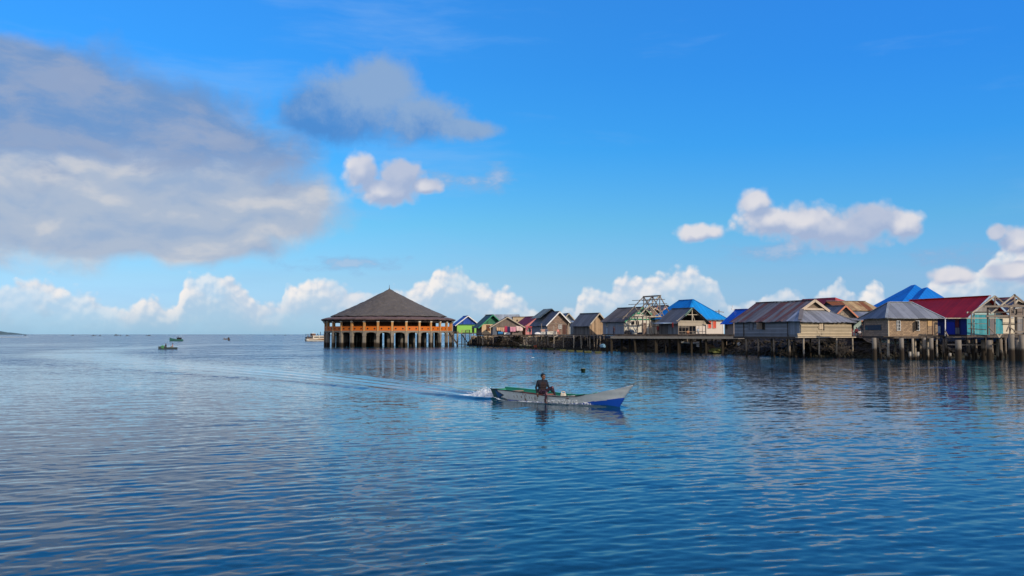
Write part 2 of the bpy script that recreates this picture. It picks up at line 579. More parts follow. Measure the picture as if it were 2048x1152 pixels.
def polydist(x, y, pts):
    """signed distance to a polyline and arc length at the foot"""
    best = np.full(x.shape, 1e9)
    arc = np.zeros(x.shape)
    sgn = np.zeros(x.shape)
    s0 = 0.0
    for (ax, ay), (bx, by) in zip(pts[:-1], pts[1:]):
        dx, dy = bx - ax, by - ay
        L = math.hypot(dx, dy)
        tt = np.clip(((x - ax) * dx + (y - ay) * dy) / (L * L), 0, 1)
        ex, ey = x - (ax + tt * dx), y - (ay + tt * dy)
        d = np.hypot(ex, ey)
        m = d < best
        best[m] = d[m]
        arc[m] = (s0 + tt * L)[m]
        sgn[m] = np.sign(dx * ey - dy * ex)[m]
        s0 += L
    return best * np.where(sgn == 0, 1, sgn), arc, s0

BOAT_S = at(981, 777, 41.5)                # stern corner on the side towards the viewer
BH = R(-47)                                # heading
bhx, bhy = math.cos(BH), math.sin(BH)

def make_water():
    radii = [3.0]
    while radii[-1] < 30000:
        r = radii[-1]
        radii.append(r * (1.03 if r < 8 else 1.0034 if r < 26 else 1.005 if r < 60 else 1.0075 if r < 260 else 1.014 if r < 1500 else 1.06))
    radii = np.array(radii)
    ang = np.concatenate([np.linspace(-42, 42, 760), np.linspace(42, 318, 70)[1:-1]])
    ang = np.radians(ang)
    nr, na = len(radii), len(ang)
    rr, aa = np.meshgrid(radii, ang, indexing='ij')
    x, y = rr * np.sin(aa), rr * np.cos(aa)
    dr = np.gradient(radii)[:, None] * np.ones_like(x)
    da = rr * R(84 / 760)
    inview = (np.cos(aa) > math.cos(R(43))).astype(float)
    sd, _, _ = polydist(x, y, SHORE)
    near = np.exp(-(np.abs(sd) / 22.0) ** 2)
    gust = np.zeros_like(x)
    for (kx, ky, ph) in ((0.021, 0.034, 0.3), (-0.013, 0.055, 1.9), (0.045, 0.02, 4.0), (0.006, 0.017, 2.2), (0.031, -0.07, 5.1)):
        gust += np.sin(kx * x + ky * y + ph + 1.3 * np.sin(0.011 * x - 0.017 * y + ph))
    gust = 1.0 + 0.13 * gust
    # a darker squall patch on the far left and the rougher open sea beyond
    ex, ey = (x - ux(90) * 190) / 70.0, (y - 165) / 75.0
    gust += 9.0 * np.exp(-(ex ** 2 + ey ** 2)) + 9.0 * np.clip((rr - 260) / 300, 0, 1)
    calm = np.clip(gust * (1 + 0.35 * near), 0.2, 3)
    z = np.zeros_like(x)
    g = np.random.default_rng(3)
    for i in range(64):
        lam = 0.17 * (12.0 ** (i / 63.0))
        th = R(90 + g.normal(18, 21))             # travelling mostly away from or towards the viewer
        k = 2 * math.pi / lam
        kx, ky = k * math.cos(th), k * math.sin(th)
        slope = 0.0125 if lam < 0.55 else 0.0075 if lam < 0.9 else 0.0032
        amp = slope / k
        # leave out what the mesh cannot carry
        step = np.maximum(dr * abs(math.sin(th)) * 1.0, da * abs(math.cos(th)))
        fade = np.clip((lam / np.maximum(step, 1e-6) - 3.0) / 3.0, 0, 1)
        ph = g.uniform(0, 6.28)
        ss = np.sin(kx * x + ky * y + ph + 0.8 * np.sin(0.13 * k * (y * 0.6 - x * 0.8) + ph * 3))
        z += amp * fade * ss * (1 if lam > 1.0 else 1)
    d, arc, tot = polydist(x, y, WAKE)
    wid = 0.55 + 0.075 * np.minimum(arc, 60) + 0.01 * arc
    slick = np.exp(-(d / (1.15 * wid)) ** 4) * np.exp(-arc / 300.0) * np.clip((tot - arc) / 30, 0, 1)
    z *= calm * inview * (1 - 0.85 * slick)
    # wakes
    foam = np.zeros_like(x)
    fall = np.exp(-arc / 90.0) * np.clip((tot - arc) / 20, 0, 1)
    env = np.exp(-(d / (1.5 * wid + 0.6)) ** 2)
    z += 0.03 * fall * env * np.cos(2 * math.pi * d / (0.9 + 0.028 * arc)) * inview
    arm = np.exp(-((np.abs(d) - 1.45 * wid) / (0.32 + 0.018 * arc)) ** 2)
    z += 0.10 * np.exp(-arc / 120.0) * arm * np.clip((tot - arc) / 20, 0, 1)
    streak = 0.5 + 0.5 * np.sin(arc * 1.9 + 2 * np.sin(arc * 0.7))
    foam = np.maximum(foam, np.exp(-(d / (0.30 + 0.03 * arc)) ** 2) * np.exp(-arc / 3.2) * 1.3)
    foam = np.maximum(foam, np.exp(-((np.abs(d) - wid) / 0.22) ** 2) * np.exp(-arc / 9.0) * (0.35 + 0.5 * streak))
    for W_, A_, B_ in ((WAKE2, 0.10, 420.), (WAKE3, 0.08, 50.)):
        d2, arc2, tot2 = polydist(x, y, W_)
        w2 = 1.2 + 0.05 * arc2
        z += A_ * np.exp(-arc2 / B_) * np.exp(-((d2 - w2 * 0.5) / w2) ** 2) * inview
        slick = np.maximum(slick, 0.7 * np.exp(-((d2 + w2) / (0.8 * w2)) ** 2) * np.exp(-arc2 / B_))
    # bow wave and the trough along the boat
    lx = (x - BOAT_S.x) * bhx + (y - BOAT_S.y) * bhy
    ly = -(x - BOAT_S.x) * bhy + (y - BOAT_S.y) * bhx - 0.5      # 0 on the centre line
    al = np.clip((7.7 - lx) / 7.7, 0, 1.3)
    on = ((lx < 7.8) & (lx > -2.5)).astype(float)
    ridge = np.abs(ly) - (0.12 + 0.62 * np.minimum(al * 2.2, 1) + 0.55 * al)
    z += on * 0.13 * np.exp(-(ridge / 0.2) ** 2) * np.exp(-al * 1.7) * np.clip((7.8 - lx) / 0.8, 0, 1)
    foam = np.maximum(foam, on * np.exp(-((np.abs(ly) - (0.1 + 0.55 * np.minimum(al * 2.2, 1) + 0.14 * al)) / 0.10) ** 2) * np.clip((7.2 - lx) / 1.6, 0, 1) * 0.75)
    # ring of disturbed water in front of the bow stays calm
    verts = np.stack([x, y, z], -1).reshape(-1, 3)
    idx = np.arange(nr * na).reshape(nr, na)
    a = idx[:-1, :]
    b = idx[1:, :]
    a2 = np.roll(a, -1, 1)
    b2 = np.roll(b, -1, 1)
    quads = np.stack([a, a2, b2, b], -1).reshape(-1, 4)[:, ::-1]
    # middle cap
    nv = len(verts)
    verts = np.vstack([verts, [[0, 0, 0]]])
    cap = np.stack([idx[0], np.full(na, nv), np.roll(idx[0], -1)], -1)
    me = bpy.data.meshes.new("sea_water")
    loops = np.concatenate([quads.ravel(), cap[:, ::-1].ravel()])
    nq, ntri = len(quads), len(cap)
    me.vertices.add(len(verts))
    me.vertices.foreach_set('co', verts.astype(np.float32).ravel())
    me.loops.add(len(loops))
    me.loops.foreach_set('vertex_index', loops.astype(np.int32))
    me.polygons.add(nq + ntri)
    me.polygons.foreach_set('loop_start', np.concatenate([np.arange(nq) * 4, nq * 4 + np.arange(ntri) * 3]).astype(np.int32))
    me.polygons.foreach_set('use_smooth', np.ones(nq + ntri, bool))
    me.update(calc_edges=True)
    me.validate()
    aer = 1.1 * np.exp(-((d + 0.15 * wid) / (0.42 * wid + 0.12)) ** 2) * np.exp(-arc / 150.0) * np.clip((tot - arc) / 40, 0, 1)
    aer *= np.clip(0.75 + 0.35 * np.sin(arc * 0.31) * np.sin(arc * 0.83 + 1), 0.2, 1.2)
    for nm, arr in (("foam", foam), ("aeration", aer), ("ripple", np.clip(calm * (1 - 0.9 * slick) * (0.38 + 0.62 * np.clip((rr - 18) / 80, 0, 1)), 0.05, 3))):
        at_ = me.attributes.new(nm, 'FLOAT', 'POINT')
        vals = np.append(arr.reshape(-1), 0.0).astype(np.float32)
        at_.data.foreach_set('value', vals)
    return me

def water_mat():
    m, t, b = new_mat("sea water surface")
    geo = t.n('ShaderNodeNewGeometry').outputs['Position']
    rip = t.n('ShaderNodeAttribute', attribute_name='ripple').outputs['Fac']
    foa = t.n('ShaderNodeAttribute', attribute_name='foam').outputs['Fac']
    air = t.n('ShaderNodeAttribute', attribute_name='aeration').outputs['Fac']
    # ripples too small for the mesh: their slopes tilt the surface normal, crests lying across the view
    def slope(scale, sx_, sy_, vec=(0.45, 1.0, 1.0), det=2):
        nd = t.n('ShaderNodeTexNoise')
        t.l(t.v('MULTIPLY', geo, vec), nd.inputs['Vector'])
        nd.inputs['Scale'].default_value = scale
        nd.inputs['Detail'].default_value = det
        nd.inputs['Roughness'].default_value = 0.55
        return t.v('MULTIPLY', t.v('SUBTRACT', nd.outputs[1], (0.5, 0.5, 0.5)), (sx_, sy_, 0.0))
    sl = t.v('ADD', slope(8.0, 0.16, 0.36), t.v('ADD', slope(3.2, 0.10, 0.26), t.v('ADD', slope(0.9, 0.04, 0.10), slope(0.22, 0.02, 0.07, (0.5, 1.0, 1.0), 3))))
    big = t.noise(t.v('MULTIPLY', geo, (0.6, 1.6, 1.0)), 0.035, 4, 0.6)
    pack = t.noise(t.v('MULTIPLY', geo, (0.55, 1.0, 1.0)), 0.33, 3, 0.6)
    cat = t.m('MULTIPLY', rip, t.m('MULTIPLY_ADD', t.sstep(big, 0.34, 0.66), 0.65, 0.65))
    cat = t.m('MULTIPLY', cat, t.m('MULTIPLY_ADD', t.sstep(pack, 0.34, 0.66), 0.75, 0.6))
    gnode = t.n('ShaderNodeNewGeometry')
    nn = t.n('ShaderNodeVectorMath', operation='SCALE')
    t.l(sl, nn.inputs[0])
    t.l(cat, nn.inputs[3])
    N = t.v('NORMALIZE', t.v('ADD', gnode.outputs['Normal'], nn.outputs[0]))
    # facets turned away from the light path are hidden by their neighbours; keep the reflection valid
    dn = t.v('DOT_PRODUCT', N, gnode.outputs['Incoming'])
    k = t.m('MULTIPLY_ADD', t.m('MAXIMUM', t.m('MULTIPLY', dn, -1.0), 0.0), 2.0, 0.004)
    kk = t.n('ShaderNodeVectorMath', operation='SCALE')
    t.l(gnode.outputs['Incoming'], kk.inputs[0])
    t.l(k, kk.inputs[3])
    t.l(t.v('NORMALIZE', t.v('ADD', N, kk.outputs[0])), b.inputs['Normal'])
    fn = t.noise(t.v('MULTIPLY', geo, (1, 1, 1)), 9.0, 4, 0.65)
    ff = t.sstep(t.m('ADD', foa, t.m('MULTIPLY', t.m('SUBTRACT', fn, 0.5), 1.3)), 0.42, 0.75)
    depth = t.noise(geo, 0.02, 2, 0.5)
    body = t.mix(depth, (0.002, 0.032, 0.058), (0.003, 0.044, 0.066))
    an = t.noise(t.v('MULTIPLY', geo, (0.7, 1.2, 1)), 1.3, 4, 0.6)
    body = t.mix(t.m('MULTIPLY', air, t.sstep(an, 0.25, 0.6)), body, (0.27, 0.37, 0.42))
    t.put(b.inputs['Base Color'], t.mix(ff, body, (0.72, 0.76, 0.78, 1)))
    t.put(b.inputs['Roughness'], t.m('MULTIPLY_ADD', ff, 0.6, 0.06))
    b.inputs['IOR'].default_value = 1.33
    b.inputs['Specular IOR Level'].default_value = 0.5
    return m

sea = link("sea_water", make_water())
sea.data.materials.append(water_mat())
tag(sea, "rippled deep blue sea reaching to the horizon", kind='structure')
# ------------------------------------------------------------------ shared materials
M_CONC = mk("weathered concrete", (0.33, 0.30, 0.25), rough=0.9, var=0.3, tide=0.75, bump=0.3, streak=0.35)
M_CONCD = mk("plain concrete", (0.30, 0.275, 0.235), rough=0.9, var=0.25, bump=0.3, streak=0.5)
M_DKWOOD = mk("dark timber", (0.085, 0.066, 0.052), rough=0.85, var=0.35, board=('X', 0.3))
M_WOOD = mk("grey timber", (0.25, 0.20, 0.155), rough=0.85, var=0.35, streak=0.3)
M_WOODL = mk("pale bleached timber", (0.46, 0.39, 0.29), rough=0.85, var=0.25, streak=0.3)
M_PILE = mk("mangrove pole", (0.20, 0.16, 0.12), rough=0.9, var=0.4, tide=0.7)
M_PILEL = mk("pale wooden post", (0.33, 0.275, 0.205), rough=0.9, var=0.3, tide=0.35)
M_CPILE = mk("round concrete pile", (0.215, 0.185, 0.15), rough=0.9, var=0.35, tide=1.3, bump=0.3, streak=0.5)
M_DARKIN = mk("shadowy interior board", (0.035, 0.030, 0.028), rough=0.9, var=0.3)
M_GLASS = mk("dark window glass", (0.015, 0.018, 0.022), rough=0.15, var=0.1, spec=0.5, streak=0)
M_WHITE = mk("white paint", (0.74, 0.72, 0.68), rough=0.6, var=0.12, streak=0.2)
M_ROPE = mk("rope", (0.35, 0.30, 0.22), var=0.2)

# ------------------------------------------------------------------ round pavilion on concrete columns
def pavilion():
    D = 220.0
    cx = ux(778) * D
    RC = 125 / F * D
    root = empty("round_pavilion", (cx, D, 0), 0, "large round pavilion with a dark thatched cone roof and orange parapets on concrete columns", "pavilion")
    N = 30
    zf = zat(662.2, D - RC)
    thatch = mk("old palm thatch", (0.106, 0.094, 0.084), rough=0.95, var=0.35, nscale=0.5, bump=1.0, streak=0.0,
                patch=((0.16, 0.135, 0.115), 0.5, 0.8))
    # radial streaks come from the bundles: layered courses modelled below
    fringe = mk("thatch eave fringe", (0.10, 0.075, 0.062), rough=0.95, var=0.4, nscale=3)
    orange = mk("orange varnished boarding", (0.56, 0.125, 0.004), rough=0.55, var=0.22, nscale=0.9, streak=0.25, dirt=(0.2, 0.07, 0.02))
    colup = mk("ochre painted column", (0.50, 0.25, 0.085), rough=0.7, var=0.2, streak=0.3)
    cap = mk("cream column capital", (0.62, 0.54, 0.42), rough=0.7)
    conc = mk("pavilion concrete", (0.235, 0.20, 0.155), rough=0.9, var=0.3, tide=0.95, bump=0.3, streak=0.45)
    hole = mk("dark roundel", (0.03, 0.018, 0.012), var=0.1)
    inner = mk("brown inner screen", (0.12, 0.055, 0.028), rough=0.8, var=0.3)

    def ringmesh(mb, prof, n=120, jag=0.0, noise_=0.0):
        """surface of revolution, profile of (r,z)"""
        vs, fs = [], []
        for (r, z) in prof:
            for i in range(n):
                a = 2 * math.pi * i / n
                rr = r + (mnoise.noise(Vector((math.cos(a) * r, math.sin(a) * r, z)) * 1.3) * noise_ if noise_ else 0)
                zz = z + (mnoise.noise(Vector((math.cos(a) * r, math.sin(a) * r, z + 9)) * 0.9) * noise_ * 0.8 if noise_ else 0)
                vs.append((rr * math.sin(a), -rr * math.cos(a), zz))
        m = len(prof)
        for j in range(m - 1):
            for i in range(n):
                k = (i + 1) % n
                fs.append((j * n + i, j * n + k, (j + 1) * n + k, (j + 1) * n + i))
        mb.add(vs, fs)
    # roof: cone of stepped thatch courses
    cone = MB()
    r0, z0, zt = 14.15, zat(631, D - 13.5), zat(577.5, D)
    r0 += 0.15
    prof = [(r0 - 0.5, z0 - 0.10), (r0, z0 - 0.06)]
    K = 34
    for k in range(K):
        f = k / K
        r = r0 * (1 - f)
        z = z0 + (zt - z0) * (f - 0.035 * math.sin(math.pi * f))
        prof += [(r, z), (r * 0.998 - 0.02, z + 0.05)]
    prof += [(0.22, zt - 0.1), (0.12, zt + 0.25), (0.02, zt + 0.3)]
    ringmesh(cone, prof, 160, noise_=0.16)
    roof = cone.build("roof", thatch, root, smooth=False)
    fin = MB().tube((0, 0, zt), (0, 0, zt + 1.0), 0.07, 0.03, 8)
    fin.build("finial", M_DKWOOD, roof)
    sk = MB()
    zs = zat(637.3, D - 16.4)
    ringmesh(sk, [(16.05, zs - 0.30), (16.45, zs - 0.22), (16.5, zs), (15.6, zs + 0.30), (14.8, zs + 0.50), (13.8, z0 - 0.34), (13.5, z0 - 0.40), (13.9, zs + 0.3)], 160, noise_=0.14)
    sk.build("skirt_roof", mk("reddish lower thatch", (0.135, 0.088, 0.078), rough=0.95, var=0.4, nscale=0.9, bump=1.0, streak=0), root)
    # hanging fringe of the eave, a ragged strip
    fr = MB()
    n = 420
    vs, fs = [], []
    for i in range(n):
        a0_, a1_ = 2 * math.pi * i / n, 2 * math.pi * (i + 0.8) / n
        h = random.uniform(0.25, 0.55)
        rr = 15.75
        q = [(rr * math.sin(a0_), -rr * math.cos(a0_), zs - 0.1), (rr * math.sin(a1_), -rr * math.cos(a1_), zs - 0.1),
             (rr * math.sin(a1_), -rr * math.cos(a1_), zs - h), (rr * math.sin(a0_), -rr * math.cos(a0_), zs - h)]
        q2 = [(p[0] * 0.997, p[1] * 0.997, p[2]) for p in q]
        o = len(vs)
        vs += q + q2
        fs += [(o, o + 1, o + 2, o + 3), (o + 7, o + 6, o + 5, o + 4), (o, o + 4, o + 5, o + 1), (o + 3, o + 2, o + 6, o + 7), (o, o + 3, o + 7, o + 4), (o + 1, o + 5, o + 6, o + 2)]
    fr.add(vs, fs).build("eave_fringe", fringe, root)
    # floor and ring beam
    fl = MB()
    ringmesh(fl, [(0.05, zf - 0.02), (RC + 0.1, zf - 0.02), (RC + 0.1, zf - 0.2), (RC - 0.35, zf - 0.2), (RC - 0.35, zf - 0.28), (0.05, zf - 0.28)], 60)
    fl.build("floor", conc, root)
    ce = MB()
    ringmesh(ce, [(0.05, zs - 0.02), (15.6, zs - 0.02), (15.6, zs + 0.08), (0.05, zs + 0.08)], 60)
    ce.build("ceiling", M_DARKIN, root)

    dth = 2 * math.pi / N
    ph0 = R(-1.4)
    chord = 2 * RC * math.sin(dth / 2)
    hb = chord / 2
    # prototypes in local frame: x along the wall, y outward = -Y, origin on the column circle
    lo = MB().box(-0.30, 0.30, -0.30, 0.30, -1.5, zf - 0.02)
    lo.box(-0.36, 0.36, -0.36, 0.36, zf - 1.15, zf - 0.75)
    up = MB().box(-0.24, 0.24, -0.22, 0.22, zf, zs - 0.55)
    cp = MB().box(-0.30, 0.30, -0.28, 0.28, zs - 0.78, zs - 0.50)
    protos = {}
    def place(name, key, mb, mat, ang, rad, parent=root):
        if key not in protos:
            o = mb.build(name, mat, parent)
            protos[key] = o
        else:
            o = protos[key].copy()
            COL.objects.link(o)
            o.parent = parent
        o.location = (rad * math.sin(ang), -rad * math.cos(ang), 0)
        o.rotation_euler.z = ang
        return o
    # bay parts
    w2 = hb - 0.28
    arch = MB()
    zb, ztp = zf - 1.05, zf - 0.06
    prof = [(-w2, zb - 0.35), (-w2 + 0.05, zb)]
    for k in range(9):
        a = math.pi - math.pi * k / 8
        prof.append((math.cos(a) * (w2 - 0.06), zb + 0.05 + 0.72 * math.sin(a) ** 0.6))
    prof += [(w2 - 0.05, zb), (w2, zb - 0.35)]
    # spandrel as quads between the arch line and the top
    for (xa, za), (xb, zb_) in zip(prof[:-1], prof[1:]):
        if abs(xb - xa) < 1e-4:
            continue
        arch.prism([(xa, -0.15, za), (xb, -0.15, zb_), (xb, -0.15, ztp), (xa, -0.15, ztp)], (0, 0.3, 0))
    arch.box(-w2, w2, -0.22, -0.152, zf - 0.24, zf + 0.10)
    par = MB().box(-w2, w2, -0.10, 0.02, zf + 0.12, zf + 1.05)
    par.box(-w2, w2, -0.16, 0.06, zf + 1.052, zf + 1.14)
    rd = MB()
    for sgn in (-1,):
        pass
    rd.tube((0, -0.125, 0), (0, -0.06, 0), 0.19, 0.19, 14)
    hdr = MB().box(-w2, w2, -0.06, 0.06, zs - 0.72, zs - 0.22)
    for i in range(N):
        a = ph0 + i * dth
        place("column", "lo", lo, conc, a, RC)
        u = place("upper_column", "up", up, colup, a, RC)
        place("capital", "cp", cp, cap, a, RC)
        am = a + dth / 2
        rm = RC * math.cos(dth / 2)
        place("arch", "ar", arch, conc, am, rm)
        # the parapet is missing in two bays on the shaded side
        deg = (math.degrees(am) + 180) % 360 - 180
        if -72 < deg < -50:
            pass
        p = place("parapet", "pa", par, orange, am, rm)
        for sx_ in (-0.62, 0.62):
            key = "rd%0.1f" % sx_
            if key not in protos:
                q = MB()
                q.tube((sx_ * w2, -0.135, zf + 0.58), (sx_ * w2, -0.095, zf + 0.58), 0.19, 0.19, 14)
                o = q.build("roundel", hole, p)
                protos[key] = o
            else:
                o = protos[key].copy()
                COL.objects.link(o)
                o.parent = p
        place("frieze", "hd", hdr, fringe, am, rm)
    M_DKCONC = mk("shaded inner concrete", (0.13, 0.115, 0.095), rough=0.9, var=0.3, tide=1.0)  # darker concrete carries the shade below the pavilion floor in its colour
    # inner rings of columns
    inn = MB().box(-0.28, 0.28, -0.28, 0.28, -1.5, zf - 0.29)
    for ring, nn, off in ((12.6, 26, 0.13), (9.0, 20, 0.1), (5.5, 12, 0.3)):
        for i in range(nn):
            place("inner_column", "in", inn, M_DKCONC, off + 2 * math.pi * i / nn, ring)
    inu = MB().box(-0.2, 0.2, -0.2, 0.2, zf, zs - 0.05)
    for i in range(18):
        place("inner_post", "inu", inu, inner, 0.1 + 2 * math.pi * i / 18, 10.5)
    # a boarded service core inside
    core = MB()
    for i in range(24):
        if i in (3, 13, 14, 19):
            continue
        a = R(i * 15)
        b_ = R((i + 1) * 15)
        rr = 11.6
        core.prism([(rr * math.sin(a), -rr * math.cos(a), zf), (rr * math.sin(b_), -rr * math.cos(b_), zf),
                    (rr * math.sin(b_), -rr * math.cos(b_), zs - 0.05), (rr * math.sin(a), -rr * math.cos(a), zs - 0.05)], (0, 0.15, 0))
    core.build("inner_screen", inner, root)
    # braces of the shaded side eave
    for dg in (-88, -80, 80, 88):
        a = R(dg)
        br = MB().beam(((RC + 0.2) * math.sin(a), -(RC + 0.2) * math.cos(a), zs - 1.0), (16.2 * math.sin(a), -16.2 * math.cos(a), zs - 0.25), 0.14)
        br.build("eave_brace", M_DKWOOD, root)
    return root
pavilion()

# timber stair and bridge joining the pavilion to the village
def bridge():
    D = 219.0
    p0, p1 = at(902, 663, D), at(918, 663.5, D)
    root = empty("timber_footbridge", (p0.x, D, 0), 0, "small dark timber footbridge with a slanting stair between pavilion and lime green house", "footbridge")
    L = p1.x - p0.x
    z = p0.z
    MB().box(-0.4, L, -0.7, 0.7, z - 0.22, z - 0.05).build("deck", M_DKWOOD, root)
    for x in (0.7, 1.5):
        for y in (-0.6, 0.6):
            MB().tube((x, y, -1.2), (x, y, z - 0.23), 0.09).build("post", M_PILE, root)
    st = MB()
    for s_ in (-0.75, -1.45):
        st.beam((-0.2, s_, z - 0.35), (L - 0.2, s_, 0.35), 0.12, 0.3)
    for k in range(9):
        f = (k + 0.5) / 9
        st.box(-0.2 + (L - 0.1) * f - 0.14, -0.2 + (L - 0.1) * f + 0.14, -1.4, -0.8, z - 0.4 - (z - 0.6) * f, z - 0.34 - (z - 0.6) * f)
    st.build("stair", M_DKWOOD, root)
bridge()
# ------------------------------------------------------------------ house kit
class House:
    """local frame: corner nearest the viewer at the origin, x along the front, y towards the back"""
    def __init__(s, name, label, px, D, yaw, xr=None, xl=None, W=None, L=None, fpy=None, zf=None, epy=None, ze=None, cat="house", group=None):
        s.D, s.yaw = D, R(yaw)
        s.cx = ux(px) * D
        s.root = empty(name, (s.cx, D, 0), s.yaw, label, cat, group)
        s.W = W if W is not None else s.fx(xr)
        s.L = L if L is not None else s.ly(xl)
        s.zf = zf if zf is not None else zat(fpy, D)
        s.ze = ze if ze is not None else zat(epy, D)
    def fx(s, px, y=0.0):
        """local x on the plane y=const seen at pixel column px"""
        u = ux(px)
        c, sn = math.cos(s.yaw), math.sin(s.yaw)
        bx, by = s.cx - y * sn, s.D + y * c
        return (u * by - bx) / (c - u * sn)
    def ly(s, px, x=0.0):
        u = ux(px)
        c, sn = math.cos(s.yaw), math.sin(s.yaw)
        bx, by = s.cx + x * c, s.D + x * sn
        return (u * by - bx) / (-sn - u * c)
    def depth(s, x, y):
        return s.D + x * math.sin(s.yaw) + y * math.cos(s.yaw)
    def z(s, py, x, y):
        return zat(py, s.depth(x, y))
    def pt(s, px, py, y=0.0):
        x = s.fx(px, y)
        return (x, y, s.z(py, x, y))
    def part(s, name, mb, mat, parent=None, smooth=False):
        return mb.build(name, mat, parent or s.root, smooth)
    # ---- bodies
    def body(s, mat, y0=0.0, name="wall", floor=True, gable=None, gmat=None):
        mb = MB()
        mb.box(0, s.W, y0, s.L, s.zf, s.ze)
        o = s.part(name, mb, mat)
        if floor:
            f = MB().box(-0.15, s.W + 0.15, -0.15, s.L + 0.1, s.zf - 0.26, s.zf - 0.003)
            s.part("floor_frame", f, M_DKWOOD)
        return o
    def front(s, mat, x0=0.0, x1=None, z0=None, z1=None, name="front_wall", y=-0.04, th=0.037):
        x1 = s.W if x1 is None else x1
        mb = MB().box(x0, x1, y, y + th, s.zf if z0 is None else z0, s.ze if z1 is None else z1)
        return s.part(name, mb, mat)
    def gable_roof(s, zr, mat, gmat=None, trim=None, ov=0.5, of=0.6, ob=0.3, xm=None, th=0.06, sag=0.05, gy=0.0, n=26, leftmat=None):
        """ridge along y; triangular gable towards the front"""
        xm = s.W / 2 if xm is None else xm
        W, L, ze = s.W, s.L, s.ze
        sl = (zr - ze) / xm
        sr = (zr - ze) / (W - xm)
        a, b = -of, L + ob
        ml = MB().wavy_slab((-ov, a, ze - ov * sl + 0.07), (-ov, b, ze - ov * sl + 0.07), (xm, b, zr + 0.07), (xm, a, zr + 0.07), n, th, sag)
        mr = MB().wavy_slab((W + ov, a, ze - ov * sr + 0.07), (W + ov, b, ze - ov * sr + 0.07), (xm, b, zr + 0.07), (xm, a, zr + 0.07), n, th, sag)
        ml.add(mr.v, mr.f)
        ml.mi = [0] * len(ml.f)
        s.rl = s.part("roof", ml, leftmat or mat)
        s.rr = s.rl
        cap = MB().beam((xm, a - 0.01, zr + 0.10), (xm, b + 0.01, zr + 0.10), 0.34, 0.07)
        s.part("ridge_cap", cap, mat, s.rl)
        if gmat:
            g = MB().prism([(0.02, gy, ze + 0.002), (W - 0.02, gy, ze + 0.002), (xm, gy, zr - 0.03)], (0, 0.1, 0))
            s.part("gable", g, gmat)
        if trim:
            tb = MB()
            tb.beam((-ov, a - 0.03, ze - ov * sl), (xm, a - 0.03, zr), 0.05, 0.22)
            tb.beam((W + ov, a - 0.03, ze - ov * sr), (xm, a - 0.03, zr), 0.05, 0.22)
            s.part("bargeboard", tb, trim, s.rl)
    def hip_roof(s, zr, mat, ridge, ov=0.5, th=0.06, sag=0.05, capmat=None, fmat=None, n=22):
        """ridge = ((x,y),(x,y)) front end first"""
        (xa, ya), (xb, yb) = ridge
        W, L = s.W, s.L
        ez = s.ze - 0.12
        A, B, C, D_ = (-ov, -ov, ez), (W + ov, -ov, ez), (W + ov, L + ov, ez), (-ov, L + ov, ez)
        P, Q = (xa, ya, zr), (xb, yb, zr)
        mb = MB()
        fronts = MB()
        # ridge may run along x or along y
        if abs(xb - xa) > abs(yb - ya):
            if xb < xa: P, Q = Q, P
            fronts.wavy_slab(A, B, Q, P, n, th, sag)
            mb.wavy_slab(C, D_, P, Q, n, th, sag)
            mb.wavy_slab(D_, A, P, P, n, th, sag)
            mb.wavy_slab(B, C, Q, Q, n, th, sag)
            hips = [(A, P), (B, Q), (P, Q), (C, Q), (D_, P)]
        else:
            if yb < ya: P, Q = Q, P
            fronts.wavy_slab(A, B, P, P, n, th, sag)
            mb.wavy_slab(B, C, Q, P, n, th, sag)
            mb.wavy_slab(C, D_, Q, Q, n, th, sag)
            mb.wavy_slab(D_, A, P, Q, n, th, sag)
            hips = [(A, P), (B, P), (P, Q), (C, Q), (D_, Q)]
        s.rl = s.part("roof", mb, mat)
        s.part("front_roof", fronts, fmat or mat)
        if capmat:
            for a, b in hips:
                s.part("hip_cap", MB().beam(Vector(a) + Vector((0, 0, 0.03)), Vector(b) + Vector((0, 0, 0.03)), 0.26, 0.07), capmat, s.rl)
    # ---- openings
    def window(s, face, a0, a1, z0, z1, fmat=None, pmat=None, bars=(1, 2), name="window", fw=0.05, pane=True):
        fmat = fmat or M_WHITE
        pmat = pmat or M_GLASS
        fr, pn = MB(), MB()
        def put(mb, u0, u1, v0, v1, d0, d1):
            if face == 'front':
                mb.box(u0, u1, -d1, -d0, v0, v1)
            else:
                mb.box(-d1, -d0, u0, u1, v0, v1)
        put(fr, a0 - fw, a0, z0 - fw, z1 + fw, 0.02, 0.12)
        put(fr, a1, a1 + fw, z0 - fw, z1 + fw, 0.02, 0.12)
        put(fr, a0, a1, z1, z1 + fw, 0.02, 0.12)
        put(fr, a0, a1, z0 - fw, z0, 0.02, 0.14)
        nx, nz = bars
        for i in range(nx):
            c = a0 + (a1 - a0) * (i + 1) / (nx + 1)
            put(fr, c - 0.018, c + 0.018, z0, z1, 0.055, 0.10)
        for i in range(nz):
            c = z0 + (z1 - z0) * (i + 1) / (nz + 1)
            put(fr, a0, a1, c - 0.018, c + 0.018, 0.057, 0.102)
        o = s.part(name, fr, fmat)
        if pane:
            put(pn, a0, a1, z0, z1, 0.043, 0.05)
            s.part("pane", pn, pmat, o)
        return o
    def panel(s, face, a0, a1, z0, z1, mat, name="door", d=0.05, d0=0.042):
        mb = MB()
        if face == 'front':
            mb.box(a0, a1, -d0 - d, -d0, z0, z1)
        else:
            mb.box(-d0 - d, -d0, a0, a1, z0, z1)
        return s.part(name, mb, mat)
